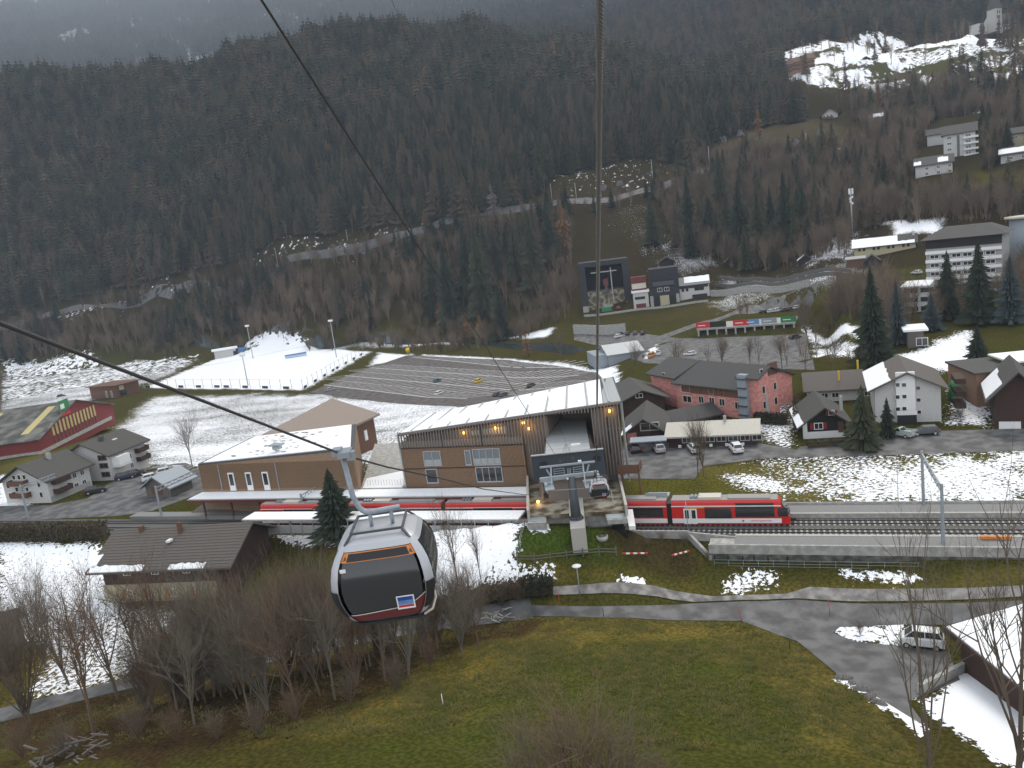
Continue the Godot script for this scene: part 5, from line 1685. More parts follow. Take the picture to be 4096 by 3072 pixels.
	tube(s, [Vector3(-3.11, 44.30, -12.48), Vector3(-2.19, 39.92, -24.39), Vector3(-1.06, 34.40, -41.67), Vector3(4.78, 11.79, -94.36)], 0.022, 5, false)
	put(s, "cable", M.rope, o)
	o = thing("cable", "very thin cable down over the forest to the right clamp on the tower", "cable")
	s = S(true)
	tube(s, [Vector3(-2.32, 48.44, -25.95), Vector3(-1.18, 43.75, -32.21), Vector3(0.92, 34.72, -49.87), Vector3(6.42, 11.99, -94.40)], 0.008, 5, false)
	put(s, "cable", M.rope, o)
	cabin("gondola_cabin", "grey gondola cabin with dark glass hanging from the left rope", Vector3(-4.24, 35.47, -18.08), 0.03, 0.56, 1.0)
	cabin("gondola_cabin", "dark gondola cabin just arriving under the tower's right arm", Vector3(8.87, 11.19, -90.28), -0.1, 0.1, 1.0)

func cabin(called: String, label: String, grip: Vector3, yaw: float, off: float, sc: float) -> void:
	var o := thing(called, label, "gondola", grip, yaw)
	var b := -3.98
	var ys := [0.0, 0.1, 0.28, 0.5, 0.75, 1.0, 1.25, 1.5, 1.72, 1.88, 2.0]
	var hx: Array[float] = [0.74, 0.85, 0.96, 1.05, 1.115, 1.14, 1.12, 1.07, 0.98, 0.88, 0.78]
	if called == "gondola_cabin" and off < 0.2: b = -3.1
	for i in hx.size(): hx[i] *= 1.1
	var n := 80
	var ring := func(i: int, grow_: float) -> PackedVector3Array:
		var r := PackedVector3Array()
		for k in n:
			var a := TAU * k / n
			var c := cos(a)
			var q := sin(a)
			r.append(Vector3(off + signf(c) * pow(absf(c), 0.36) * (hx[i] + grow_), b + ys[i], signf(q) * pow(absf(q), 0.36) * (hx[i] * 0.95 + grow_)))
		return r
	var shell := func(i0: int, i1: int, k0: int, k1: int, g: float) -> SurfaceTool:
		var s := S(true)
		for i in range(i0, i1):
			var p: PackedVector3Array = ring.call(i, g)
			var q: PackedVector3Array = ring.call(i + 1, g)
			for k in range(k0, k1):
				var j := k % n
				var l := (k + 1) % n
				quad(s, p[j], p[l], q[l], q[j])
		return s
	put(shell.call(0, 1, 0, n, 0.0), "floor_skirt", M.steel_dark, o)
	for f in 4:   # right, front, left, back glass
		put(shell.call(1, 10, f * 20 - 6 + 80, f * 20 + 6 + 80, 0.0), "window", M.glass_dark, o)
	for f in 4:
		put(shell.call(0, 10, f * 20 + 7, f * 20 + 13, 0.035), "corner_post", M.silver, o)
		var s := shell.call(2, 5, f * 20 + 7, f * 20 + 13, 0.06) as SurfaceTool
		if f < 2: put(s, "bumper", M.black, o)
	put(shell.call(9, 10, 0, n, 0.03), "header", M.silver, o)
	var s := S()
	prism(s, PackedVector2Array([Vector2(off - 0.84, -0.72), Vector2(off - 0.72, -0.8), Vector2(off + 0.72, -0.8), Vector2(off + 0.84, -0.72), Vector2(off + 0.84, 0.72), Vector2(off + 0.72, 0.8), Vector2(off - 0.72, 0.8), Vector2(off - 0.84, 0.72)]), b - 0.06, b + 0.0)
	put(s, "floor", M.black, o)
	s = S(true)
	var top: PackedVector3Array = ring.call(10, 0.03)
	for k in n:
		var l := (k + 1) % n
		var i0 := Vector3(off, b + 2.1, 0) + (top[k] - Vector3(off, b + 2.0, 0)) * 0.8
		var i1 := Vector3(off, b + 2.1, 0) + (top[l] - Vector3(off, b + 2.0, 0)) * 0.8
		quad(s, top[k], top[l], i1, i0)
		tri(s, i0, i1, Vector3(off, b + 2.12, 0))
	put(s, "roof", M.silver, o)
	s = S()
	for x in [-0.62, 0.62]:
		bar(s, Vector3(off + x, b + 2.2, 0.62), Vector3(off + x, b + 2.2, -0.62), 0.05)
	for z in [-0.62, 0.62]:
		bar(s, Vector3(off - 0.62, b + 2.2, z), Vector3(off + 0.62, b + 2.2, z), 0.05)
		for x in [-0.6, 0.6]:
			bar(s, Vector3(off + x, b + 2.2, z), Vector3(off + x * 1.3, b + 1.98, z * 1.25), 0.05)
	put(s, "roof_rack", M.steel_dark, o)
	# red lower panel with its white edge, orange header strip, poster
	s = S(true)
	var e := S(true)
	var front := func(x: float, y: float, g: float) -> Vector3:
		var i := 0
		while i < 9 and y > ys[i + 1]: i += 1
		var h := lerpf(hx[i], hx[i + 1], (y - ys[i]) / (ys[i + 1] - ys[i]))
		return Vector3(off + x * h, b + y, h * 0.95 * pow(maxf(0.0, 1.0 - pow(absf(x), 5.5)), 0.18) + g)
	for i in 16:
		var x0 := lerpf(-0.8, 0.86, i / 16.0)
		var x1 := lerpf(-0.8, 0.86, (i + 1) / 16.0)
		var t0 := 0.3 + 0.13 * (x0 + 0.8) / 1.66 + 0.32 * pow(maxf(0.0, (x0 - 0.35) / 0.5), 1.6)
		var t1 := 0.3 + 0.13 * (x1 + 0.8) / 1.66 + 0.32 * pow(maxf(0.0, (x1 - 0.35) / 0.5), 1.6)
		for v in 3:
			quad(s, front.call(x0, lerpf(0.1, t0, v / 3.0), 0.012), front.call(x1, lerpf(0.1, t1, v / 3.0), 0.012), front.call(x1, lerpf(0.1, t1, (v + 1) / 3.0), 0.012), front.call(x0, lerpf(0.1, t0, (v + 1) / 3.0), 0.012))
		quad(e, front.call(x0, t0, 0.02), front.call(x1, t1, 0.02), front.call(x1, t1 + 0.022, 0.02), front.call(x0, t0 + 0.022, 0.02))
	var red := put(s, "lower_panel", M.red_dark, o)
	put(e, "panel_edge", M.white_paint, red)
	s = S(true)
	e = S(true)
	for i in 12:
		var x0 := lerpf(-0.82, 0.82, i / 12.0)
		var x1 := lerpf(-0.82, 0.82, (i + 1) / 12.0)
		quad(s, front.call(x0, 1.66, 0.012), front.call(x1, 1.66, 0.012), front.call(x1, 1.86, 0.012), front.call(x0, 1.86, 0.012))
		if i > 0 and i < 11:
			quad(e, front.call(x0, 1.68, 0.02), front.call(x1, 1.68, 0.02), front.call(x1, 1.84, 0.02), front.call(x0, 1.84, 0.02))
	var band := put(s, "sign_band", M.orange, o)
	put(e, "display", M.black, band)
	var z := front.call(0.5, 0.55, 0.05) as Vector3
	var poster := add_part(o, "poster", M.white_paint, [[Vector3.ZERO, Vector3(0.42, 0.36, 0.02)]])
	poster.position = Vector3(off + 0.5, z.y, z.z)
	poster.rotation.x = 0.2
	for q in [[0.11, 0.1, M.sign_blue], [-0.0, 0.12, M.light_blue], [0.03, 0.08, M.steel], [-0.1, 0.06, M.sign_red]]:
		add_part(poster, "print", q[2], [[Vector3(0.0 if q[0] != 0.03 else -0.09, q[0], 0.012), Vector3(0.36 if q[0] != 0.03 else 0.16, q[1], 0.006)]])
	add_part(o, "sticker", M.white_paint, [[(front.call(-0.72, 1.5, 0.02) as Vector3), Vector3(0.14, 0.09, 0.01)]])
	s = S(true)
	tube(s, [Vector3(off + 1.14, b + 0.62, 0.72), Vector3(off + 1.17, b + 0.4, 0.76), Vector3(off + 1.06, b + 0.12, 0.78), Vector3(off + 0.84, b + 0.0, 0.78)], 0.032, 6)
	put(s, "guide_rail", M.cream, o)
	# hanger
	s = S(true)
	var drop := -b - 2.45
	var pts := []
	var c := Curve3D.new()
	c.add_point(Vector3(-0.05, 0.0, 0), Vector3.ZERO, Vector3(0.02, -0.5, 0))
	c.add_point(Vector3(0.02, -drop * 0.66, 0), Vector3(-0.03, 0.3, 0), Vector3(0.06, -0.28, 0))
	c.add_point(Vector3(0.36 if off > 0.2 else 0.1, -drop * 0.98, 0), Vector3(-0.2, 0.02, 0), Vector3(0.15, 0, 0))
	c.add_point(Vector3(off + 0.55, -drop * 0.96, 0), Vector3(-0.2, -0.02, 0))
	for p in c.tessellate(4, 4): pts.append(p)
	tube(s, pts, 0.068, 10)
	for x in [-0.2, 0.32]:
		tube(s, [Vector3(off + x, -drop, 0), Vector3(off + x, b + 2.1, 0)], 0.05, 8)
	put(s, "hanger", M.blue_grey, o)
	s = S()
	box(s, Vector3(0.02, 0.06, 0), Vector3(0.3, 0.14, 0.5))
	box(s, Vector3(-0.16, 0.12, 0.0), Vector3(0.22, 0.16, 0.34))
	box(s, Vector3(0.16, 0.0, 0.06), Vector3(0.2, 0.2, 0.24))
	put(s, "grip", M.steel, o)


# ---------------------------------------------------------------- houses and other buildings
func village() -> void:
	var o: Node3D
	rng.seed = 77
	# left: two chalets, barn, kiosk
	o = house("chalet", "white chalet with brown balconies at the left edge beside the road", "house", Vector3(-96.38, 0, -152.30), deg_to_rad(72), 12.0, 10.5, 4.9, 8.0, "x", 1.0, M.white_wall, M.slate)
	for v in [1.6, 4.2]:
		balcony(o, "L", 7.0, v, 4.4, M.brown_wood)
		windows(o, "L", [5.6, 7.0, 8.4], [v + 1.5], 0.9, 1.0)
	windows(o, "L", [2.2, 10.6], [1.8, 4.0], 0.9, 1.2)
	windows(o, "R", [6.6, 8.6], [1.4, 3.6], 1.1, 1.2)
	for v in [1.6, 3.6]: balcony(o, "R", 2.8, v, 3.8, M.dark_wood)
	add_part(o, "base_course", M.grey_wall, [[Vector3(5.0, 0.4, 0.06), Vector3(10, 1.6, 0.14)]])
	chimney(o, Vector3(6.0, 7.4, -5.0))
	o = house("chalet", "white three-storey chalet with timber balconies on its right end behind the parked cars", "house", Vector3(-89.85, 0, -164.84), deg_to_rad(75), 12.0, 11.5, 5.9, 8.6, "x", 1.0, M.white_wall, M.slate)
	windows(o, "R", [6.2], [1.4, 3.6], 1.1, 1.2)
	for v in [1.8, 3.8]: balcony(o, "R", 9.6, v, 3.4, M.dark_wood)
	for v in [1.4, 3.4, 5.2]: window(o, "L", 1.6, v, 2.2, 1.2, M.brown_wood)
	window(o, "L", 7.0, 2.0, 1.6, 1.0)
	windows(o, "L", [9.0], [4.6], 0.9, 1.0)
	add_part(o, "conservatory", M.white_paint, [[Vector3(2.4, 4.0, 1.0), Vector3(3.4, 2.0, 2.0)], [Vector3(2.4, 2.8, 1.0), Vector3(3.6, 0.2, 2.2)]])
	chimney(o, Vector3(4.0, 7.6, -4.5), 0.8, 1.6, M.steel_dark)
	add_part(o, "skylight", M.white_paint, [[Vector3(6.5, 7.7, -3.6), Vector3(1.2, 0.25, 1.0)]])
	o = house("sports_hall", "dark red timber hall with yellow shutters and a grey panel roof at the left edge", "hall", Vector3(-147.87, -5.60, -234.64), 1.6386, 75.00, 54.59, 4.61, 11.62, "z", 0.8, M.barn_red, M.fibre_cement)
	for i in 13:
		add_part(o, "yellow_shutter", M.yellow_board, [[Vector3(9.5 + i * 2.5, 5.6, 0.1), Vector3(1.2, 4.0, 0.14)]])
		add_part(o, "shutter_post", M.brown_wood, [[Vector3(9.5 + i * 2.5, 2.4, 0.1), Vector3(0.5, 2.4, 0.14)]])
	add_part(o, "sign_board", M.green, [[Vector3(19.5, 11.6, 0.14), Vector3(6.6, 3.6, 0.12)]])
	add_part(o, "sign_strip", M.sign_red, [[Vector3(19.5, 8.9, 0.14), Vector3(6.6, 1.4, 0.12)]])
	add_part(o, "sign_print", M.white_paint, [[Vector3(18.3, 11.4, 0.22), Vector3(2.6, 1.6, 0.04)]])
	add_part(o, "base_wall", M.concrete, [[Vector3(25, 0.3, 0.1), Vector3(53, 1.2, 0.3)], [Vector3(-0.1, 0.3, -37), Vector3(0.3, 1.2, 74)]])
	for i in 4:
		var d: Array = o.get_meta("roof_data")
		var s := S()
		var z := -6.0 - i * 17.0
		var x0: float = d[0] * 0.08
		var x1: float = d[0] * 0.44
		hexa(s, [Vector3(x0, d[2] + x0 * d[6] + 0.3, z + 1.2), Vector3(x1, d[2] + x1 * d[6] + 0.3, z + 1.2), Vector3(x1, d[2] + x1 * d[6] + 0.3, z - 1.2), Vector3(x0, d[2] + x0 * d[6] + 0.3, z - 1.2), Vector3(x0, d[2] + x0 * d[6] + 0.4, z + 1.2), Vector3(x1, d[2] + x1 * d[6] + 0.4, z + 1.2), Vector3(x1, d[2] + x1 * d[6] + 0.4, z - 1.2), Vector3(x0, d[2] + x0 * d[6] + 0.4, z - 1.2)])
		put(s, "roof_light", M.yellow_board, o)
	o = house("kiosk", "small timber kiosk with a blue-grey roof between the cars and the station hall", "kiosk", Vector3(-68.48, 0, -144.62), deg_to_rad(67), 6.4, 5.6, 2.3, 4.2, "x", 0.9, M.grey_wood, M.blue_grey)
	add_part(o, "shutter", M.brown_wood, [[Vector3(-0.08, 1.3, -3.5), Vector3(0.1, 1.5, 2.6)]])
	o = block("sports_hut", "flat-roofed brown timber hut beside the snowy football pitch", "hut", Vector3(-200.18, -11.90, -389.06), 1.1141, 20.29, 13.57, 6.18, M.brown_wood, M.brown_wood, 1.2)
	add_part(o, "notice", M.pale_yellow, [[Vector3(3.0, 4.6, 0.1), Vector3(2.6, 2.2, 0.1)]])
	windows(o, "L", [4.0, 8.0], [2.0], 1.2, 3.4)
	window(o, "R", 3.6, 1.9, 4.0, 3.0, M.dark_wood)
	o = block("clubhouse", "pale clubhouse with a snowy roof at the far side of the football pitch", "clubhouse", Vector3(-197.36, -12.00, -520.32), 0.3499, 10.00, 14.04, 5.2, M.white_wall, M.snow_roof, 1.4, 0.7)
	add_part(o, "blue_annex", M.light_blue, [[Vector3(19, 2.0, -6), Vector3(7, 5, 8)]])
	add_part(o, "terrace_opening", M.black, [[Vector3(13.6, 2.0, 0.05), Vector3(3, 3, 0.2)]])
	# bottom left: brown house with its hedge, small neighbour roof
	o = house("brown_house", "large brown-roofed house with cream ground floor behind the bare trees at lower left", "house", Vector3(-61.35, -3.00, -104.20), -0.2156, 11.50, 19.91, 5.56, 5.56 + 2.9, "x", 1.5, M.dark_wood, M.brown_tile)
	add_part(o, "ground_floor", M.pale_yellow, [[Vector3(8.8, 0.8, -5.7), Vector3(18.0, 3.6, 11.9)]])
	roof_snow(o, 1.0, 0.02, 0.4, 0.86, 1.0, 0.025)
	roof_snow(o, 1.0, 0.58, 0.82, 0.88, 1.0, 0.03)
	roof_snow(o, 1.0, 0.0, 0.05, 0.6, 0.9, 0.02)
	for x in [3.0, 6.5, 10.0, 14.0]:
		add_part(o, "red_shutter", M.orange, [[Vector3(x, 1.2, 0.3), Vector3(0.5, 1.4, 0.1)]])
		window(o, "R", x + 0.9, 1.2, 1.1, 1.3, null, "window", 0.2)
	windows(o, "R", [4.0, 8.5, 13.5], [4.4], 1.2, 1.0)
	chimney(o, Vector3(3.6, 5.56 + 2.4, -5.2), 0.6, 1.3, M.brown_wood)
	chimney(o, Vector3(10.4, 5.56 + 2.2, -4.6), 0.55, 2.0, M.brown_wood)
	add_part(o, "skylight", M.white_paint, [[Vector3(9.6, 5.56 + 2.1, -2.9), Vector3(0.6, 0.3, 0.9)]])
	var tiles := []
	for i in 15:
		var d: Array = o.get_meta("roof_data")
		var v := (i + 0.5) / 15.0
		tiles.append([Vector3(d[1] / 2, d[3] - d[6] * (d[0] / 2 + d[5]) * v + 0.31, -d[0] / 2 + (d[0] / 2 + d[5]) * v), Vector3(d[1] + 2 * d[5], 0.05, 0.16)])
	add_part(o, "tile_rows", M.brown_tile, tiles).set_meta("kind", "stuff")
	o = block("house", "brown hip-roofed neighbour house between the large brown house and the platform canopy", "house", Vector3(-58.03, -2.00, -130.60), -0.2958, 8.00, 8.44, 2.6, M.brown_wood, M.brown_tile, 0.6, 0.2)
	var hip := S()
	for e in 4:
		var c := [Vector3(-0.7, 2.8, 0.7), Vector3(8.2, 2.8, 0.7), Vector3(8.2, 2.8, -8.7), Vector3(-0.7, 2.8, -8.7)]
		tri(hip, c[e], Vector3(3.7, 5.6, -4.0), c[(e + 1) % 4])
	put(hip, "hip_roof", M.brown_tile, o)
	o = house("house", "grey roof corner of a house cut off by the left edge of the view", "house", Vector3(-67.94, -3.00, -84.54), 0.4494, 9.00, 4.64, 3.4, 6.0, "x", 0.8, M.dark_wood, M.slate)
	# pink hotel with its wings and the low buildings in front of it
	o = house("pink_hotel", "large pink hotel with dark roofs, main wing with rows of framed windows", "hotel", Vector3(34.92, 0, -162.05), -0.9892, 15.00, 18.23, 5.90, 5.90 + 3.2, "x", 0.7, M.pink_wall, M.dark_roof)
	for q in [[6.97, 5.03], [9.83, 5.08], [12.46, 4.93], [6.99, 2.85], [9.84, 2.84], [12.49, 2.81], [16.43, 2.54], [2.83, 4.78], [3.10, 2.57]]:
		window(o, "R", q[0], q[1], 1.5 if q[0] > 4 else 2.6, 1.6, M.cream)
	add_part(o, "timber_band", M.brown_wood, [[Vector3(10, 5.90 - 0.9, 0.05), Vector3(16, 1.8, 0.12)]])
	add_part(o, "stair_tower", M.blue_grey, [[Vector3(18.8, 4.6, 0.7), Vector3(2.0, 9.2, 1.4)]])
	for i in 5: add_part(o, "stair_landing", M.steel_dark, [[Vector3(18.8, 1.2 + i * 1.8, 1.5), Vector3(2.2, 0.2, 0.5)]])
	o = house("pink_hotel_wing", "right-hand pink hotel wing with a rising roof and timber loggia", "hotel", Vector3(46.62, 0, -143.44), 0.5899, 3.78, 6.16, 8.75, 8.75 + 1.4, "z", 0.9, M.pink_wall, M.dark_roof)
	windows(o, "R", [1.5, 5.0], [3.0, 6.0], 1.0, 1.5, M.cream)
	window(o, "R", 1.2, 9.6, 0.9, 1.1, M.cream)
	add_part(o, "loggia", M.brown_wood, [[Vector3(4.6, 9.6, 0.06), Vector3(2.8, 2.4, 0.14)]])
	add_part(o, "door_strip", M.grey_wall, [[Vector3(2.2, 2.4, 0.06), Vector3(0.8, 5.0, 0.14)]])
	o = house("pink_hotel_wing", "left-hand pink hotel wing under a long dark roof", "hotel", Vector3(31.63, 0, -172.13), -1.1571, 13.00, 9.17, 6.75, 6.75 + 2.4, "x", 0.9, M.pink_wall, M.dark_roof)
	window(o, "R", 5.2, 6.8, 0.9, 1.2, M.cream)
	o = house("timber_house", "upper dark timber house with grey gable roof between station and pink hotel", "house", Vector3(22.50, 0, -159.84), -0.0021, 14.00, 9.19, 3.74, 3.74 + 1.9, "z", 1.2, M.dark_wood, M.slate)
	windows(o, "R", [4.0], [4.6], 1.6, 1.0)
	o = house("timber_house", "lower dark timber house with wide gable window beside the hotel car park", "house", Vector3(20.13, 0, -139.78), -0.2430, 13.00, 6.70, 2.35, 2.35 + 2.4, "z", 1.3, M.dark_wood, M.slate)
	window(o, "R", 4.4, 3.2, 3.6, 1.6, M.cream)
	roof_snow(o, -1.0, 0.75, 1.0, 0.55, 0.95, 0.08)
	add_part(o, "pink_base", M.pink_wall, [[Vector3(0.9, 0.6, 0.08), Vector3(1.8, 3.2, 0.2)]])
	o = house("low_restaurant", "long low building with a cream sheet-metal roof behind the white cars", "building", Vector3(26.70, 0, -133.85), -0.3335, 9.00, 15.18, 2.1, 3.3, "x", 0.7, M.dark_wood, M.cream_tin)
	for i in 7: window(o, "R", 3.2 + i * 2.0, 1.5, 1.7, 1.3, M.silver)
	for i in 5: add_part(o, "planter", M.white_paint, [[Vector3(2.0 + i * 2.7, 0.5, 0.9), Vector3(0.5, 0.4, 0.5)]])
	add_part(o, "flue", M.silver, [[Vector3(9.8, 3.4, -4.0), Vector3(0.5, 2.2, 0.5)]])
	var s := S()
	prism(s, PackedVector2Array([Vector2(19.5, -132.8), Vector2(25.8, -131.2), Vector2(26.5, -134.5), Vector2(20.2, -136.1)]), 2.1, 2.3)
	tag(put(s, "glass_awning", M.blue_grey), "pale blue-grey awning in front of the lower dark timber house", "awning")
	o = house("entrance_roof", "dark pointed entrance roof between the pink hotel and the low building", "canopy", Vector3(30.10, 0, -147.24), 0.2685, 7.00, 10.94, 0.9, 2.4, "x", 0.6, M.dark_wood, M.dark_roof)
	o = house("metal_shed", "light grey metal shed beside the road behind the station", "shed", Vector3(36.07, -9.07, -276.65), 0.0871, 16.00, 13.07, 4.09, 4.09 + 2.6, "x", 0.5, M.blue_grey, M.tin)
	add_part(o, "annex", M.blue_grey, [[Vector3(-2.4, 2.0, -8), Vector3(4.8, 5.0, 14)]])
	window(o, "R", 12.2, 1.6, 2.4, 2.4, M.steel_dark)
	# right: dark chalet, house behind, white flats, brick houses
	o = house("dark_chalet", "small dark timber chalet with red shutters and snow on its left roof edge", "house", Vector3(49.37, 0, -128.75), -0.2665, 11.00, 6.67, 2.93, 2.93 + 2.5, "z", 1.3, M.black_wood, M.slate)
	add_part(o, "plinth", M.white_paint, [[Vector3(4.0, 0.4, -0.1), Vector3(8.3, 1.6, 0.5)], [Vector3(0.1, 1.4, -0.1), Vector3(0.7, 3.2, 0.5)]])
	window(o, "R", 2.3, 2.2, 1.5, 1.2, null, "window", 0.15)
	for x in [1.2, 3.4]: add_part(o, "shutter", M.shutter_red, [[Vector3(x, 2.2, 0.2), Vector3(0.5, 1.2, 0.1)]])
	window(o, "R", 4.5, 4.4, 1.0, 0.9)
	for x in [3.75, 5.25]: add_part(o, "shutter", M.shutter_red, [[Vector3(x, 4.4, 0.1), Vector3(0.35, 0.9, 0.1)]])
	add_part(o, "door", M.brown_wood, [[Vector3(5.9, 1.9, 0.2), Vector3(0.9, 2.0, 0.12)]])
	roof_snow(o, -1.0, 0.0, 1.0, 0.78, 1.0, 0.02)
	chimney(o, Vector3(6.6, 5.0, -3.5), 0.5, 1.4)
	o = house("house", "brown-roofed house with two yellow chimney caps behind the dark chalet", "house", Vector3(59.66, 0, -152.22), -0.3317, 10.00, 9.88, 2.9, 5.2, "x", 1.0, M.white_wall, M.brown_tile)
	for q in [Vector3(6.0, 4.4, -2.0), Vector3(10.0, 5.6, -6.0)]: chimney(o, q, 0.35, 1.6, M.yellow)
	windows(o, "R", [3.0, 5.0, 11.0], [1.5], 1.4, 1.1)
	o = house("apartment_house", "tall white apartment house with pairs of small windows and half its roof under snow", "apartment house", Vector3(63.71, 0, -132.59), -0.3973, 15.00, 10.36, 6.31, 8.86, "z", 1.2, M.white_wall, M.brown_tile)
	roof_snow(o, -1.0, 0.0, 1.0, 0.42, 1.0, 0.03)
	add_part(o, "stair_bay", M.white_paint, [[Vector3(4.9, 4.4, 0.2), Vector3(3.0, 9.4, 0.6)]])
	for q in [[3.66, 6.95], [4.67, 6.90], [3.58, 4.78], [4.68, 4.82], [3.58, 2.59], [4.61, 2.64]]: window(o, "R", q[0], q[1], 0.75, 0.75, null, "window", 0.48)
	for q in [[6.02, 6.08], [6.89, 6.12], [5.95, 3.84], [6.90, 3.97], [5.96, 1.74], [6.91, 1.79]]: window(o, "R", q[0], q[1], 0.75, 0.75)
	add_part(o, "entrance_porch", M.black, [[Vector3(4.9, 0.9, 1.0), Vector3(3.0, 1.8, 1.2)]])
	add_part(o, "porch_sign", M.white_paint, [[Vector3(4.9, 2.1, 1.66), Vector3(3.2, 0.7, 0.1)]])
	for v in [2.2, 4.4, 6.6]: add_part(o, "side_balcony", M.dark_wood, [[Vector3(13.6, v, -4.0), Vector3(1.6, 0.9, 5.0)]])
	o = block("brick_house", "low sandy brick house with a dark glazed stair strip at the right edge", "house", Vector3(82.08, 0.40, -132.81), -0.1567, 12.00, 6.89, 6.0, M.sand_brick, M.slate, 0.4)
	add_part(o, "glazed_strip", M.glass_dark, [[Vector3(3.2, 2.6, 0.08), Vector3(1.8, 5.2, 0.16)]])
	add_part(o, "upper_roof", M.snow_roof, [[Vector3(10, 7.2, -6), Vector3(7, 0.3, 9)]])
	o = house("dark_chalet", "dark red-brown chalet with partly snowy roof cut off by the right edge", "house", Vector3(77.61, 0, -120.74), -0.5027, 12.00, 6.29, 6.0, 9.4, "z", 1.4, M.dark_wood, M.slate)
	roof_snow(o, -1.0, 0.1, 0.9, 0.45, 0.97, 0.04)
	add_part(o, "white_base", M.white_paint, [[Vector3(2.0, 0.5, 0.1), Vector3(3.0, 1.4, 0.3)]])
	o = block("garden_pavilion", "small pavilion with a thick snow roof below the hotel", "pavilion", Vector3(96.18, 2.55, -182.17), -0.4092, 7.00, 3.37, 4.2, M.grey_wood, M.snow_roof, 1.0, 0.5)
	window(o, "R", 3.0, 1.5, 2.6, 2.0, M.white_paint)
	tank_and_hotel()
	hill_buildings()
	cable_car_station()

func tank_and_hotel() -> void:
	var o := thing("water_tank", "green upright tank beside the white apartment house", "tank", Vector3(81.31, 0.64, -137.96))
	var s := S(true)
	tube(s, [Vector3(0, -1, 0), Vector3(0, 3.2, 0), Vector3(0, 3.9, 0)], [1.1, 1.1, 0.5], 14)
	put(s, "body", M.green, o)
	o = block("hotel_tower", "large grey-white hotel with four rows of balconies on the right", "hotel", Vector3(135.83, 5.91, -244.56), -0.7126, 15.00, 20.59, 17.38, M.grey_wall, M.black, 0.2, 0.3)
	var h := 17.376649048932336
	var w := 20.59
	s = S()
	hexa(s, [Vector3(-1.5, h + 0.4, 1.8), Vector3(w + 1.5, h + 0.4, 1.8), Vector3(w + 1.5, h + 0.4, -17), Vector3(-1.5, h + 0.4, -17), Vector3(4, h + 3.6, -6), Vector3(w - 4, h + 3.6, -6), Vector3(w - 4, h + 3.6, -10), Vector3(4, h + 3.6, -10)])
	put(s, "pitched_roof", M.slate, o)
	add_part(o, "attic_band", M.black_wood, [[Vector3(w / 2, h - 1.2, 0.1), Vector3(w, 2.4, 0.3)]])
	for r in 4:
		var y := h - 3.6 - r * 2.7
		add_part(o, "balcony", M.white_paint, [[Vector3(w / 2, y, 0.9), Vector3(w, 0.95, 0.12)], [Vector3(w / 2, y - 0.5, 0.45), Vector3(w, 0.14, 0.9)]])
		if r > 0:
			for i in 6:
				window(o, "R", 2.4 + i * (w - 3.6) / 5.6, y + 1.3, 2.6, 1.3)
	add_part(o, "terrace_front", M.black, [[Vector3(w / 2, h - 14.6, 1.6), Vector3(w, 2.0, 0.3)]])
	add_part(o, "terrace_edge", M.white_paint, [[Vector3(w / 2 - 1, h - 13.3, 1.8), Vector3(w + 3, 0.5, 3.4)], [Vector3(w / 2 - 1, h - 16.2, 1.8), Vector3(w + 3, 0.9, 3.6)]])
	o = block("parking_annex", "white three-level parking annex with long dark openings left of the hotel", "building", Vector3(117.48, 4.33, -225.48), -0.6079, 16.00, 7.28, 7.72, M.white_paint, M.snow_roof, 0.3, 0.3)
	for r in 3:
		for i in 2:
			add_part(o, "opening", M.black, [[Vector3(2.6 + i * 4.3, 1.3 + r * 2.7, 0.06), Vector3(3.6, 1.3, 0.16)]])
	add_part(o, "roof_railing", M.cream, [[Vector3(4.6, 9.6, -0.3), Vector3(9.4, 0.08, 0.08)], [Vector3(0, 9.2, -0.3), Vector3(0.08, 0.9, 0.08)], [Vector3(4.6, 9.2, -0.3), Vector3(0.08, 0.9, 0.08)], [Vector3(9.2, 9.2, -0.3), Vector3(0.08, 0.9, 0.08)]])
	o = house("yellow_house", "long pale yellow house with a snow-covered roof beside the antenna mast", "house", Vector3(147.69, 14.58, -319.64), -0.4649, 10.00, 22.59, 4.81, 4.81 + 3.0, "x", 0.9, M.pale_yellow, M.slate)
	roof_snow(o, 1.0, 0.0, 0.7, 0.08, 1.0, 0.02)
	roof_snow(o, 1.0, 0.7, 0.95, 0.7, 1.0, 0.04)
	for i in 5: windows(o, "R", [2.0 + i * 5.4, 3.7 + i * 5.4], [4.0], 1.0, 1.7, M.brown_wood)
	add_part(o, "garage_door", M.brown_wood, [[Vector3(25.0, 1.2, 0.06), Vector3(4.4, 2.4, 0.14)]])
	chimney(o, Vector3(22.0, 7.4, -4.0), 0.8, 1.6, M.white_wall)
	o = house("open_shed", "open timber shed with a flat grey roof in front of the pale yellow house", "shed", Vector3(140.00, 12.24, -309.83), -0.4339, 7.00, 6.44, 3.4, 4.0, "x", 0.6, M.brown_wood, M.grey_wall)
	o = house("hut", "dark hut with a low gable roof right of the open shed", "hut", Vector3(144.95, 12.10, -305.25), -0.4512, 8.00, 5.31, 2.4, 4.6, "z", 0.6, M.black_wood, M.slate)
	o = thing("round_tower", "pale blue-grey round tower with a flat cap at the right edge", "tower", Vector3(172.05, 9.19, -249.89))
	s = S(true)
	tube(s, [Vector3(0, -3, 0), Vector3(0, 17.33, 0)], 5.0, 20)
	put(s, "wall", M.blue_grey, o)
	s = S(true)
	tube(s, [Vector3(0, 17.33, 0), Vector3(0, 17.33 + 0.6, 0)], 6.4, 20)
	put(s, "cap", M.cream, o)
	add_part(o, "red_panel", M.sign_red, [[Vector3(-3.6, 4.0, 3.6), Vector3(1.4, 3.4, 0.8)]])
	o = thing("antenna_mast", "tall slim antenna mast with white panels behind the pale yellow house", "antenna", Vector3(163.13, 22.23, -353.83))
	var mh := 21.525230107936547
	s = S(true)
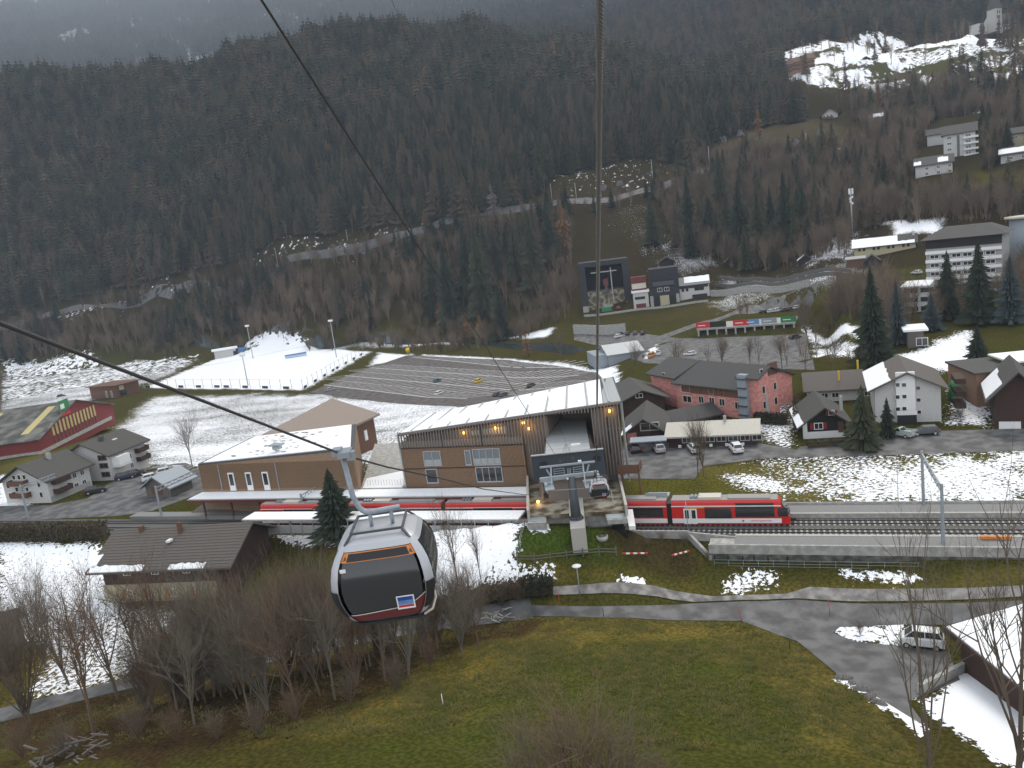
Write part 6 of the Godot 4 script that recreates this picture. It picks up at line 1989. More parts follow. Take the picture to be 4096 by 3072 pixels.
	tube(s, [Vector3(0, -1, 0), Vector3(0, mh * 0.62, 0), Vector3(0, mh, 0)], [0.5, 0.36, 0.16], 8)
	put(s, "mast", M.galvanised, o)
	for q in [[-0.7, 0.95, 2.6], [0.7, 0.95, 2.6], [-0.4, 0.8, 1.0], [0.5, 0.83, 1.0], [-0.3, 0.74, 0.9], [0.5, 0.7, 0.9]]:
		add_part(o, "antenna_panel", M.white_paint, [[Vector3(q[0], mh * q[1], 0.2), Vector3(0.7, q[2], 0.4)]])

func hill_buildings() -> void:
	var o: Node3D
	o = house("apartment_block", "white five-storey apartment block with balconies high on the right slope", "apartment house", Vector3(237.91, 52.70, -408.78), -0.5421, 12.00, 14.20, 12.87, 12.87 + 4.0, "x", 1.2, M.white_wall, M.slate)
	for r in 4:
		window(o, "R", 2.6, 2.0 + r * 2.9, 2.2, 1.4)
		window(o, "R", 11.0, 2.0 + r * 2.9, 2.6, 1.4)
		add_part(o, "balcony", M.white_paint, [[Vector3(12.2, 0.9 + r * 2.9, 0.8), Vector3(6.6, 1.0, 1.4)]])
	add_part(o, "stair_glazing", M.glass_dark, [[Vector3(6.6, 6.0, 0.06), Vector3(1.2, 11.0, 0.16)]])
	o = house("house", "low white house with patchy snow on its roof below the apartment block", "house", Vector3(214.66, 45.01, -393.77), -0.5171, 12.00, 16.12, 6.16, 6.16 + 3.6, "x", 1.0, M.white_wall, M.slate)
	windows(o, "R", [5.0, 10.0, 15.0], [1.6, 4.2], 1.6, 1.3)
	roof_snow(o, 1.0, 0.02, 0.2, 0.5, 0.9, 0.06)
	roof_snow(o, 1.0, 0.6, 0.85, 0.3, 0.85, 0.08)
	o = house("house", "white house with a snowy roof cut off by the right edge on the upper slope", "house", Vector3(242.48, 46.39, -370.26), -0.5957, 10.00, 14.08, 4.2, 7.0, "x", 1.0, M.white_wall, M.slate)
	windows(o, "R", [4.0, 9.0], [2.0], 1.6, 1.3)
	roof_snow(o, 1.0, 0.0, 1.0, 0.2, 0.9, 0.05)
	o = house("house", "narrow cream house beside a dark fir at the right edge of the upper slope", "house", Vector3(259.85, 54.08, -388.88), -0.5948, 9.00, 5.33, 6.5, 9.0, "x", 1.0, M.pale_yellow, M.slate)
	windows(o, "R", [2.0], [4.6], 1.4, 1.4)
	o = house("house", "grey-roofed house partly hidden left of the tall apartment block", "house", Vector3(255.35, 64.15, -454.95), -0.5193, 9.00, 8.13, 5.0, 8.0, "x", 0.8, M.white_wall, M.slate)
	o = house("house", "small white house with snow on its roof among the bare trees of the slope", "house", Vector3(245.72, 83.10, -501.55), -0.4617, 8.00, 6.85, 4.0, 6.4, "x", 0.8, M.white_wall, M.slate)
	roof_snow(o, 1.0, 0.3, 1.0, 0.1, 0.9, 0.05)
	o = house("house", "white chalet with a grey roof standing on the rocky knoll", "house", Vector3(254.17, 96.63, -592.05), -0.4140, 14.00, 10.99, 5.26, 5.26 + 4.2, "z", 1.6, M.white_wall, M.slate)
	windows(o, "R", [1.5, 4.0, 6.5], [1.8, 4.2], 1.1, 1.6, M.brown_wood)
	balcony(o, "R", 4.0, 2.9, 8.0, M.brown_wood)
	o = house("church", "white church with a long grey roof on the snowy shelf at the top right", "church", Vector3(521.75, 182.97, -801.20), 0.3778, 16.00, 96.86, 6.91, 6.91 + 11.0, "x", 0.8, M.white_wall, M.slate)
	for i in 4: window(o, "R", 8.0 + i * 12.0, 5.0, 2.6, 4.6, M.grey_wall)
	add_part(o, "choir", M.white_wall, [[Vector3(-14, 3.0, -8), Vector3(14, 10, 10)]])
	var tw := 9.0
	var th_ := 19.27457916067908
	add_part(o, "bell_tower", M.pale_slab, [[Vector3(-4.0, th_ / 2 - 1, 1.0), Vector3(tw, th_ + 2, tw)]])
	for v in [0.82, 0.6]:
		for x in [-5.6, -2.6]: add_part(o, "bell_opening", M.black, [[Vector3(x, th_ * v, 5.52), Vector3(1.4, 2.8, 0.2)]])
	var s := S()
	var apex := Vector3(-4.0, th_ + 20.0, 1.0)
	var b := [Vector3(-9, th_, 6), Vector3(1, th_, 6), Vector3(1, th_, -4), Vector3(-9, th_, -4)]
	for i in 4: tri(s, b[i], apex, b[(i + 1) % 4])
	put(s, "spire", M.slate, o)
	var k := 0
	for q in [[Vector3(291.51, 170.49, -802.09), 0.1968, 10.00, 16.39], [Vector3(299.37, 163.62, -781.93), -0.3282, 10.00, 9.32], [Vector3(309.63, 165.44, -782.37), 0.0343, 10.00, 11.05], [Vector3(320.94, 166.74, -780.97), -0.0317, 10.00, 9.84]]:
		o = house("timber_chalet", ["leftmost reddish timber chalet below the upper snow field", "second reddish chalet from the left below the upper snow field", "third reddish chalet from the left below the upper snow field", "rightmost and smallest reddish chalet below the upper snow field"][k], "house", q[0], q[1], q[2], q[3], 10.0, 14.0, "x", 1.4, M.sand_brick, M.brown_wood, "reddish chalets below the snow field")
		for v in [3.0, 6.5]: add_part(o, "balcony", M.brown_wood, [[Vector3(q[3] / 2, v, 0.8), Vector3(q[3], 1.2, 1.5)]])
		k += 1
	k = 0
	for q in [[Vector3(119.18, 12.46, -404.81), -0.2918, 7.00, 4.66], [Vector3(90.70, 15.31, -432.88), -0.2152, 8.00, 7.63], [Vector3(135.68, 11.99, -349.11), -0.3785, 8.00, 5.86], [Vector3(110.83, 21.17, -437.04), -0.2551, 7.00, 6.08], [Vector3(364.91, 161.74, -755.83), 0.1091, 8.00, 8.38], [Vector3(420.44, 139.03, -684.02), 0.1773, 8.00, 9.10]]:
		o = house("timber_hut", ["dark timber hut with one snowy roof half above the white building", "dark timber hut above the lift buildings with a small white notice", "dark timber hut with a snowy roof edge near the terrace walls", "dark timber hut below the group of tall spruces", "small brown barn on the upper snow field", "small brown barn on the grass below the church"][k], "hut", q[0], q[1], q[2], q[3], 3.0, 5.2, "z", 0.7, M.black_wood, M.slate)
		if k == 0 or k == 2: roof_snow(o, -1.0, 0.0, 1.0, 0.1, 0.95, 0.04)
		k += 1

func retaining(label: String, a: Vector2, b: Vector2, h: float, m: Material) -> void:
	var o := thing("retaining_wall", label, "wall")
	var n := maxi(1, int(a.distance_to(b) / 6.0))
	var s := S()
	for i in n:
		var p := a.lerp(b, float(i) / n)
		var q := a.lerp(b, float(i + 1) / n)
		var u := on(p.x, p.y)
		var w := on(q.x, q.y)
		var d := (q - p).normalized().orthogonal() * 0.25
		hexa(s, [u + Vector3(d.x, -2, d.y), w + Vector3(d.x, -2, d.y), w + Vector3(-d.x, -2, -d.y), u + Vector3(-d.x, -2, -d.y), u + Vector3(d.x, h, d.y), w + Vector3(d.x, h, d.y), w + Vector3(-d.x, h, -d.y), u + Vector3(-d.x, h, -d.y)])
	put(s, "wall", m, o)

func cable_car_station() -> void:
	var o := thing("old_lift_station", "tall dark cube of the old cable car station with an open front and steel cross", "lift station", Vector3(41.67, -0.95, -399.93), -0.1354)
	var w := 25.35
	var h := 25.44663360536065
	add_part(o, "side_wall", M.cube_dark, [[Vector3(1.6, h / 2 + 1.6, -9), Vector3(3.2, h - 3.2, 18)], [Vector3(w - 1.6, h / 2 + 1.6, -9), Vector3(3.2, h - 3.2, 18)]])
	add_part(o, "top_wall", M.cube_dark, [[Vector3(w / 2, h - 1.2, -9), Vector3(w - 6.4, 2.4, 18)], [Vector3(w / 2, h * 0.5, -17.5), Vector3(w - 6.4, h - 2.4, 1.0)]])
	add_part(o, "pier", M.concrete, [[Vector3(1.6, 0.4, -4), Vector3(3.0, 6, 8)], [Vector3(w - 1.6, 0.4, -4), Vector3(3.0, 6, 8)]])
	add_part(o, "inner_floor", M.stained_concrete, [[Vector3(w / 2, h * 0.2, -9), Vector3(w - 6.4, h * 0.4, 12)]])
	add_part(o, "crane_frame", M.tin, [[Vector3(w * 0.5, h * 0.78, -1.0), Vector3(w * 0.52, 0.5, 0.5)], [Vector3(w * 0.64, h * 0.5, -1.0), Vector3(0.5, h * 0.7, 0.5)]])
	add_part(o, "red_panel", M.red_dark, [[Vector3(w * 0.52, h * 0.56, -2.4), Vector3(2.6, 3.6, 0.4)]])
	add_part(o, "machine", M.steel_dark, [[Vector3(w * 0.52, h * 0.43, -2.0), Vector3(1.4, 2.4, 1.4)], [Vector3(w * 0.52, h * 0.36, -2.0), Vector3(3.4, 0.8, 1.4)]])
	add_part(o, "loading_dock", M.concrete, [[Vector3(w * 0.52, 1.4, -1.6), Vector3(5.2, 3.0, 3.0)]])
	o = thing("skip", "green waste skip in front of the tall dark cube", "skip", Vector3(53.00, -0.80, -392.33), -0.1354)
	add_part(o, "bin", M.green, [[Vector3(0, 0.9, 0), Vector3(5, 1.8, 2.4)]])
	o = thing("skip", "green waste skip in front of the smaller dark cube", "skip", Vector3(81.05, 0.25, -380.53), -0.1354)
	add_part(o, "bin", M.green, [[Vector3(0, 0.8, 0), Vector3(4.6, 1.6, 2.4)]])
	o = block("link_building", "white low link building with a snow roof between the two dark cubes", "building", Vector3(65.27, -0.60, -382.19), -0.1789, 9.00, 7.54, 7.89, M.white_wall, M.snow_roof, 0.6, 0.9)
	add_part(o, "garage", M.red_dark, [[Vector3(3.6, 1.0, 0.1), Vector3(4.8, 2.8, 0.2)]])
	window(o, "R", 3.4, 5.2, 5.0, 1.4, M.brown_wood)
	add_part(o, "red_upper_floor", M.red_dark, [[Vector3(3.4, 12.0, -6), Vector3(7.6, 7.0, 6)]])
	add_part(o, "upper_window", M.cream, [[Vector3(3.4, 11.0, -2.9), Vector3(7.0, 2.6, 0.3)]])
	o = block("lift_station", "smaller dark cube station with an upper opening next to the white building", "lift station", Vector3(73.82, -0.19, -380.52), -0.2097, 14.00, 14.04, 17.74, M.cube_dark, M.cube_dark, 0.1, 0.4)
	var h2 := 17.735851537022725
	add_part(o, "upper_opening", M.black, [[Vector3(6.6, h2 - 4.0, 0.1), Vector3(10.4, 3.2, 0.3)]])
	add_part(o, "parapet", M.steel_dark, [[Vector3(6.6, h2 - 7.0, 0.5), Vector3(10.4, 2.0, 1.0)]])
	windows(o, "R", [4.6, 8.0], [h2 - 10.0], 2.4, 2.0)
	add_part(o, "gate_house", M.pale_yellow, [[Vector3(6.6, 2.4, 1.0), Vector3(4.4, 4.8, 2.0)]])
	add_part(o, "pier", M.concrete, [[Vector3(0.4, 2.0, 0.6), Vector3(1.6, 6.0, 1.4)], [Vector3(13.0, 2.0, 0.6), Vector3(1.6, 6.0, 1.4)]])
	o = house("white_building", "white building with a thick snow roof and dark band right of the dark cubes", "building", Vector3(87.77, 0.92, -378.36), -0.2462, 12.00, 14.21, 7.30, 7.30 + 3.2, "x", 0.6, M.white_wall, M.steel_dark)
	roof_snow(o, 1.0, 0.2, 0.98, 0.0, 0.72, 0.03)
	add_part(o, "dark_band", M.cube_dark, [[Vector3(6.8, 7.301591942673593 - 0.8, 0.1), Vector3(13.8, 1.6, 0.2)]])
	windows(o, "R", [1.6, 3.6], [5.0], 1.3, 1.4, M.brown_wood)
	window(o, "R", 9.4, 5.0, 4.6, 1.6, M.brown_wood)
	add_part(o, "garage_opening", M.black, [[Vector3(9.4, 1.2, 0.06), Vector3(7.2, 2.4, 0.16)]])
	# terraces
	retaining("long concrete retaining wall climbing right from the white building", Vector2(101.5, -372.9), Vector2(123.1, -306.9), 3.0, M.concrete)
	retaining("upper stone terrace wall with a snowy edge above the lift car park", Vector2(108.4, -384.8), Vector2(134.9, -295.0), 1.6, M.rock)
	retaining("highest terrace wall below the row of dark huts", Vector2(113.1, -392.0), Vector2(137.8, -301.8), 1.6, M.rock)
	retaining("plain concrete wall behind the row of dark cars at the road bend", Vector2(31.8, -356.9), Vector2(52.2, -333.0), 4.4, M.concrete)
	retaining("low wall with a snowy edge along the yard of the old lift station", Vector2(41.0, -391.2), Vector2(96.6, -360.3), 1.0, M.concrete)
	retaining("hillside road wall in the middle of the slope", Vector2(46.7, -538.4), Vector2(148.8, -518.4), -0.2, M.concrete)
	# garage row with its roof deck
	o = thing("garage_row", "row of open garages with concrete pillars under a parking deck", "garages", Vector3(72.75, -4.43, -288.60), -0.4471)
	w = 34.15
	h = 2.9132131417026805
	add_part(o, "deck", M.concrete, [[Vector3(w / 2, h, -7.5), Vector3(w + 1, 0.6, 16)]])
	add_part(o, "back_wall", M.black, [[Vector3(w / 2, h / 2 - 1, -6), Vector3(w, h + 2, 0.4)]])
	for i in 11: add_part(o, "pillar", M.concrete, [[Vector3(w * i / 10.0, h / 2 - 1, 0.1), Vector3(0.6, h + 1.5, 0.6)]])
	k_banners(h)

func k_banners(_h: float) -> void:
	var k := 0
	for q in [[Vector3(74.52, -1.21, -288.09), 5.4, 2.2, M.sign_red], [Vector3(79.49, -1.21, -285.70), 6.0, 2.2, M.hedge_green], [Vector3(86.96, -1.21, -282.12), 5.6, 2.2, M.sign_red], [Vector3(90.55, -1.21, -280.40), 5.2, 2.0, M.light_blue], [Vector3(95.99, -1.21, -277.79), 5.4, 2.0, M.blue_grey], [Vector3(102.04, -1.21, -274.89), 5.4, 2.2, M.green]]:
		var o := thing("banner", ["red banner at the left end of the parking deck edge", "dark green banner second from the left on the parking deck edge", "red banner in the middle of the parking deck edge beside the light blue one", "light blue banner on the parking deck edge", "grey-blue banner on the parking deck edge beside the white car", "green banner at the right end of the parking deck edge"][k], "banner", q[0] + Vector3(0, -0.2, 0), -0.4471)
		add_part(o, "cloth", q[3], [[Vector3(0, 1.4, 0), Vector3(q[1], q[2], 0.08)]])
		for x in [-0.45, 0.45]: add_part(o, "post", M.galvanised, [[Vector3(q[1] * x, 0.6, -0.08), Vector3(0.1, 2.4, 0.1)]])
		if q[3] != M.hedge_green: add_part(o, "print", M.white_paint, [[Vector3(q[1] * -0.1, 1.3, 0.05), Vector3(q[1] * 0.5, 0.3, 0.03)]])
		k += 1


# ---------------------------------------------------------------- vehicles, masts, fences, small things
const ORD := ["first", "second", "third", "fourth", "fifth", "sixth", "seventh", "eighth", "ninth", "tenth", "eleventh", "twelfth", "thirteenth"]

func vehicles() -> void:
	var white := Color(0.7, 0.7, 0.69)
	var black := Color(0.015, 0.016, 0.018)
	var grey := Color(0.09, 0.095, 0.1)
	var navy := Color(0.02, 0.03, 0.055)
	var g := "cars parked in the valley"
	for c in [
		["teal car in the middle of the big half-empty car park", Vector3(-30.20, -12.16, -310.90), 62, Color(0.02, 0.1, 0.14), "hatch"],
		["bright yellow car in the middle of the big car park", Vector3(-12.88, -12.13, -296.94), 62, Color(0.7, 0.5, 0.01), "suv"],
		["white car in the front row of the big car park", Vector3(-27.36, -12.02, -281.57), 62, white, "hatch"],
		["black car at the right of the big car park near the station roof", Vector3(6.77, -11.65, -270.51), 62, black, "suv"],
		["left dark blue car of the pair at the big car park's front edge", Vector3(-5.43, -11.06, -258.65), 60, navy, "hatch"],
		["right blue-grey car of the pair at the big car park's front edge", Vector3(-3.36, -10.98, -256.84), 60, Color(0.06, 0.07, 0.09), "hatch"],
		["silver car at the left corner of the big car park beside the pitch fence", Vector3(-77.23, -12.15, -324.14), 40, Color(0.35, 0.36, 0.37), "hatch"],
		["black car parked furthest left in front of the hotel", Vector3(20.44, 0.10, -134.66), 92, black, "hatch"],
		["silver-grey car second from the left in front of the hotel", Vector3(24.51, 0.10, -132.66), 90, Color(0.4, 0.41, 0.42), "suv"],
		["white car behind the bare tree in front of the hotel", Vector3(30.23, 0.10, -129.85), 88, white, "hatch"],
		["white estate car furthest right in front of the low building", Vector3(36.62, 0.10, -126.72), 86, white, "suv"],
		["pale green pickup standing in front of the white apartment house", Vector3(63.20, 0.10, -123.02), 120, Color(0.36, 0.42, 0.38), "pickup"],
		["grey car with snow on it right of the pale pickup", Vector3(66.86, 0.10, -122.33), 165, grey, "hatch"],
		["dark car at the corner of the white chalet beside the road", Vector3(-88.82, 0.10, -155.46), 20, black, "hatch"],
		["left of the two dark cars below the three-storey chalet", Vector3(-86.74, 0.10, -164.20), 25, navy, "hatch"],
		["right of the two dark cars below the three-storey chalet", Vector3(-85.23, 0.10, -165.60), 25, black, "hatch"],
		["front white car beside the small kiosk", Vector3(-78.74, 0.10, -159.75), 28, white, "suv"],
		["rear white car beside the small kiosk", Vector3(-77.20, 0.10, -163.45), 28, white, "suv"],
		["white crew van parked beside the flat roof at the lower right", Vector3(36.41, -3.66, -68.49), 152, white, "van"],
		["white car crossing the yard above the pink hotel", Vector3(60.13, -4.66, -252.86), 175, white, "hatch"],
		["white pickup truck on the road beside the metal shed", Vector3(51.44, -4.66, -261.90), 75, white, "pickup"],
		["white car in front of the dark parked row behind the metal shed", Vector3(48.55, -6.19, -328.62), 30, white, "suv"],
		["first black car from the left in the row at the road bend", Vector3(49.66, -5.81, -332.70), 70, black, "hatch"],
		["second black car from the left in the row at the road bend", Vector3(52.45, -5.49, -328.59), 70, black, "hatch"],
		["third black car from the left in the row at the road bend", Vector3(55.01, -5.19, -324.84), 70, grey, "hatch"],
		["fourth black car from the left in the row at the road bend", Vector3(57.37, -4.99, -320.48), 70, black, "hatch"],
		["black car furthest left in the upper row on the parking deck", Vector3(106.29, -1.60, -311.95), 15, black, "hatch"],
		["white car second from the left in the upper row on the parking deck", Vector3(108.91, -1.60, -310.22), 15, white, "hatch"],
		["white car third from the left in the upper row on the parking deck", Vector3(111.29, -1.60, -310.47), 15, white, "suv"],
		["grey car fourth from the left in the upper row on the parking deck", Vector3(113.75, -1.43, -308.40), 15, grey, "hatch"],
		["black car fifth from the left in the upper row on the parking deck", Vector3(115.55, -1.19, -306.65), 15, black, "hatch"],
		["white car standing alone right of the row on the parking deck", Vector3(117.49, -0.70, -304.84), 15, white, "hatch"],
		["black car half hidden by bare trees right of the garages", Vector3(97.85, -4.66, -258.40), 20, black, "suv"],
		["white car between the hotel and its parking annex", Vector3(151.63, 9.65, -279.59), 100, white, "hatch"],
		["black car on the snow beside the brown sports hut", Vector3(-248.48, -11.89, -423.55), 25, black, "hatch"],
		["red van in the right bay of the tall dark cube", Vector3(58.38, -0.34, -389.85), 95, Color(0.2, 0.02, 0.03), "van"],
		["grey-white caravan on the snow at the far left", Vector3(-379.63, -10.02, -582.18), 30, Color(0.4, 0.42, 0.4), "van"],
		["orange work vehicle beside the white pickup truck", Vector3(48.58, -4.66, -258.94), 60, Color(0.5, 0.2, 0.02), "van"]]:
		car(c[0], c[1], c[2], c[3], c[4], g, 0.95 if c[4] == "van" else 1.0)

func catenary(label: String, at: Vector3, h: float, arm: float, dir: Vector3, second := false) -> void:
	var o := thing("catenary_mast", label, "railway mast", at)
	var s := S()
	tube(s, [Vector3(0, -1.2, 0), Vector3(0, h, 0)], [0.22, 0.16], 6)
	put(s, "mast", M.galvanised, o)
	s = S()
	var e := dir * arm
	for y in [h - 0.35, h - 1.0]:
		bar(s, Vector3(0, y, 0), e + Vector3(0, y, 0), 0.15)
	for i in int(arm / 0.8):
		var p := dir * (i * 0.8)
		var q := dir * ((i + 1) * 0.8)
		bar(s, p + Vector3(0, h - 0.35 if i % 2 == 0 else h - 1.0, 0), q + Vector3(0, h - 1.0 if i % 2 == 0 else h - 0.35, 0), 0.09)
	put(s, "lattice_arm", M.galvanised, o)
	if second:
		s = S()
		tube(s, [e + Vector3(0, -1.2, 0), e + Vector3(0, h, 0)], [0.22, 0.16], 6)
		put(s, "mast", M.galvanised, o)

func lamp_post(label: String, at: Vector3, h: float, head: float, group := "") -> Node3D:
	var o := pole("street_lamp", label, "street lamp", at, h, 0.07, M.galvanised, group)
	var s := S(true)
	tube(s, [Vector3(0, h - 0.25, 0), Vector3(0, h + 0.05, 0)], [0.1, 0.17], 8)
	put(s, "lamp_glass", M.white_paint, o)
	s = S(true)
	tube(s, [Vector3(0, h + 0.05, 0), Vector3(0, h + 0.12, 0), Vector3(0, h + 0.2, 0)], [head, head, head * 0.3], 12)
	put(s, "lamp_shade", M.white_paint, o)
	return o

func furniture() -> void:
	var o: Node3D
	var s: SurfaceTool
	var n := Vector3(0.342, 0, -0.94)
	catenary("lattice railway portal with two masts over the right-hand platforms", rl(49.6, -2.6, -0.4), 8.2, 12.4, n, true)
	catenary("railway mast with a lattice arm rising behind the roadside hedge at the left", Vector3(-95.05, 0, -142.15), 7.0, 7.5, n)
	catenary("railway mast with a long lattice arm in front of the small kiosk", Vector3(-64.41, 0, -130.85), 6.2, 10.5, n)
	catenary("railway mast with a lattice arm beside the dark fir and the canopy", Vector3(-35.67, 1.00, -118.00), 4.2, 6.5, n)
	for q in [["thin platform lamp beside the train door", Vector3(19.89, 0.90, -92.68), 4.6], ["thin lamp pole on the far side of the right platform", Vector3(46.89, 0.50, -92.53), 6.0]]:
		pole("lamp_pole", q[0], "lamp pole", q[1], q[2], 0.05, M.galvanised)
	lamp_post("white mushroom-shaped street lamp beside the footpath in the middle", Vector3(4.70, -1.50, -84.10), 3.61, 0.55)
	for q in [["tall floodlight mast on the near side of the football pitch", Vector3(-127.78, -12.02, -371.73), 14.98], ["tall floodlight mast behind the football pitch by the clubhouse", Vector3(-162.86, -12.15, -492.74), 21.44], ["tall floodlight mast at the right end of the football pitch", Vector3(-99.48, -12.72, -446.15), 21.63]]:
		o = pole("floodlight", q[0], "floodlight", q[1], q[2], 0.28, M.galvanised)
		add_part(o, "lamp_head", M.white_paint, [[Vector3(0, q[2], 0), Vector3(2.6, 1.1, 0.4)]])
	var k := 0
	for q in [[Vector3(44.48, 63.64, -550.94), 12.66], [Vector3(59.98, 58.15, -536.84), 15.43], [Vector3(77.50, 62.31, -540.38), 16.13], [Vector3(113.34, 66.59, -538.18), 16.02], [Vector3(151.54, 72.14, -534.08), 13.72], [Vector3(-164.90, 47.76, -595.46), 10.39], [Vector3(-107.72, 54.70, -586.38), 10.19], [Vector3(204.10, 76.21, -500.30), 7.13]]:
		pole("line_pole", ["power pole left of the hill road wall", "power pole in front of the hill road wall", "power pole beside the thick rope on the hill road", "power pole in the middle of the hill road", "power pole at the right end of the hill road", "power pole far left on the hill road", "second power pole from the left on the hill road", "power pole beside the knoll road"][k], "pole", q[0], q[1], 0.22, M.tin)
		k += 1
	# football pitch fence with its advertising boards, stand and benches
	o = thing("pitch_fence", "tall wire fence with posts and small dark boards round the snowy football pitch", "fence")
	s = S()
	var posts := S()
	var fence := [[-198.5, -415.3], [-141.8, -375.3], [-92.1, -336.7], [-88.3, -388.7], [-82.4, -450.0]]
	for i in fence.size() - 1:
		var a := Vector2(fence[i][0], fence[i][1])
		var b := Vector2(fence[i + 1][0], fence[i + 1][1])
		var m := int(a.distance_to(b) / 7.0)
		for j in m:
			var p := a.lerp(b, float(j) / m)
			var q := a.lerp(b, float(j + 1) / m)
			add_part(o, "post", M.galvanised, [[on(p.x, p.y, 2.2), Vector3(0.16, 4.8, 0.16)]])
			bar(s, on(p.x, p.y, 4.4), on(q.x, q.y, 4.4), 0.07)
			bar(s, on(p.x, p.y, 1.2), on(q.x, q.y, 1.2), 0.05)
			if j % 2 == 0:
				var u := p.lerp(q, 0.2)
				var v := p.lerp(q, 0.75)
				posts = S()
				bar(posts, on(u.x, u.y, 0.8), on(v.x, v.y, 0.8), 0.1, 1.2)
				put(posts, "advertising_board", M.panel_dark, o)
	put(s, "rail", M.galvanised, o)
	o = thing("dugout", "low blue spectator bench on the snow behind the football pitch", "bench", Vector3(-129.99, -12.64, -472.93), 0.3)
	add_part(o, "seat", M.light_blue, [[Vector3(0, 0.6, 0), Vector3(13, 0.3, 1.2)], [Vector3(0, 1.2, -0.8), Vector3(13, 0.3, 1.0)], [Vector3(0, 1.9, -1.5), Vector3(13, 0.9, 0.2)]])
	for x in [-6.0, -2.0, 2.0, 6.0]: add_part(o, "leg", M.galvanised, [[Vector3(x, 0.3, 0), Vector3(0.15, 1.0, 0.15)]])
	o = thing("snow_gun", "yellow snow gun at the back corner of the big car park", "snow gun", Vector3(-52.26, -12.62, -403.18))
	s = S(true)
	tube(s, [Vector3(-0.9, 3.6, 0), Vector3(0.9, 3.8, 0)], [1.3, 1.5], 12)
	put(s, "fan_housing", M.yellow, o)
	add_part(o, "stand", M.galvanised, [[Vector3(0, 1.2, 0), Vector3(0.4, 3.2, 0.4)]])
	# small fences and markers in the foreground
	o = thing("wooden_fence", "low grey wooden post and rail fence below the tower lawn", "fence")
	var line := [[-2.18, -89.4], [-0.08, -88.96], [1.92, -88.98], [3.93, -89.07], [5.95, -89.17], [7.96, -89.2], [10.01, -88.8]]
	for i in line.size():
		add_part(o, "post", M.grey_wood, [[on(line[i][0], line[i][1], 0.5), Vector3(0.14, 1.3, 0.14)]])
		if i > 0:
			for y in [0.45, 0.85]:
				s = S()
				bar(s, on(line[i - 1][0], line[i - 1][1], y), on(line[i][0], line[i][1], y), 0.06, 0.1)
				put(s, "rail", M.grey_wood, o)
	o = thing("wire_fence", "thin post fence between the snowy garden and the green tower lawn", "fence")
	line = [[-0.74, -95.54], [-1.25, -93.08], [-1.76, -91.28], [-2.49, -89.81]]
	for i in line.size():
		add_part(o, "post", M.grey_wood, [[on(line[i][0], line[i][1], 0.5), Vector3(0.12, 1.4, 0.12)]])
		if i > 0:
			s = S()
			for y in [0.4, 0.9]: bar(s, on(line[i - 1][0], line[i - 1][1], y), on(line[i][0], line[i][1], y), 0.04)
			put(s, "wire", M.galvanised, o)
	k = 0
	for q in [[Vector3(10.69, 0.54, -88.52), Vector3(13.91, -0.16, -89.25)], [Vector3(16.86, -0.89, -89.30), Vector3(19.14, -0.72, -89.57)]]:
		o = thing("barrier_pole", ["red and white striped barrier pole lying beside the wooden fence", "red and white striped pole lying in the brushwood below the wing wall"][k], "barrier")
		for i in 7:
			s = S()
			bar(s, (q[0] as Vector3).lerp(q[1], i / 7.0) + Vector3(0, 0.5, 0), (q[0] as Vector3).lerp(q[1], (i + 1) / 7.0) + Vector3(0, 0.5, 0), 0.16)
			put(s, "stripe", M.sign_red if i % 2 == 0 else M.white_paint, o)
		k += 1
	k = 0
	for q in [[Vector3(21.22, -3.01, -76.13), 0.2], [Vector3(30.41, -3.32, -75.38), 0.05], [Vector3(2.17, -2.14, -82.93), 0.0]]:
		o = pole("snow_stake", ["red snow stake leaning at the road edge above the meadow", "red snow stake on the road edge beside the snowy verge", "red snow stake near the hedge at the road"][k], "stake", q[0], 1.9, 0.035, M.sign_red)
		o.rotation.z = q[1]
		k += 1
	k = 0
	for q in [[Vector3(6.82, -2.41, -80.03), M.black], [Vector3(23.83, -2.78, -69.40), M.black], [Vector3(-9.46, 1.95, -60.20), M.white_paint]]:
		pole("marker_post", ["dark marker post at the top edge of the meadow", "dark marker post at the right edge of the meadow", "short white marker post standing in the meadow"][k], "post", q[0], 1.0, 0.05, q[1])
		k += 1
	o = thing("traffic_marker", "yellow and black striped road marker in front of the garden fence", "road marker", Vector3(55.07, 0.10, -119.37))
	for i in 5: add_part(o, "stripe", M.yellow if i % 2 == 0 else M.black, [[Vector3(0, 0.1 + i * 0.2, 0), Vector3(0.35, 0.2, 0.2)]])
	add_part(o, "post", M.galvanised, [[Vector3(0, 2.4, 0), Vector3(0.12, 2.8, 0.12)]])
	o = thing("manhole_ring", "pale concrete manhole ring on the tower lawn", "manhole", Vector3(8.79, 2.18, -91.72))
	s = S(true)
	tube(s, [Vector3(0, -0.3, 0), Vector3(0, 0.16, 0)], 0.75, 16)
	put(s, "ring", M.pale_slab, o)
	s = S(true)
	tube(s, [Vector3(0, 0.1, 0), Vector3(0, 0.18, 0)], 0.55, 16)
	put(s, "cover", M.steel_dark, o)
	# road verge stones
	rng.seed = 9
	k = 0
	for q in [Vector3(26.19, -2.24, -62.71), Vector3(26.52, -2.17, -61.77), Vector3(26.81, -2.02, -60.46), Vector3(26.85, -1.81, -59.01), Vector3(27.06, -1.67, -57.81)]:
		s = S(true)
		tube(s, [Vector3(0, -0.2, 0), Vector3(0, 0.1, 0), Vector3(0.05, 0.32, 0)], [0.55, 0.6, 0.2], 7)
		o = put(s, "boulder", M.rock, null, q)
		o.rotation.y = k * 1.3
		o.scale = Vector3(1.3, 1.0, 0.8) * rng.randf_range(0.7, 1.2)
		tag(o, ["first", "second", "third", "fourth", "fifth"][k] + " grey boulder from the top along the snowy verge", "boulder", "boulders along the verge")
		k += 1
	k = 0
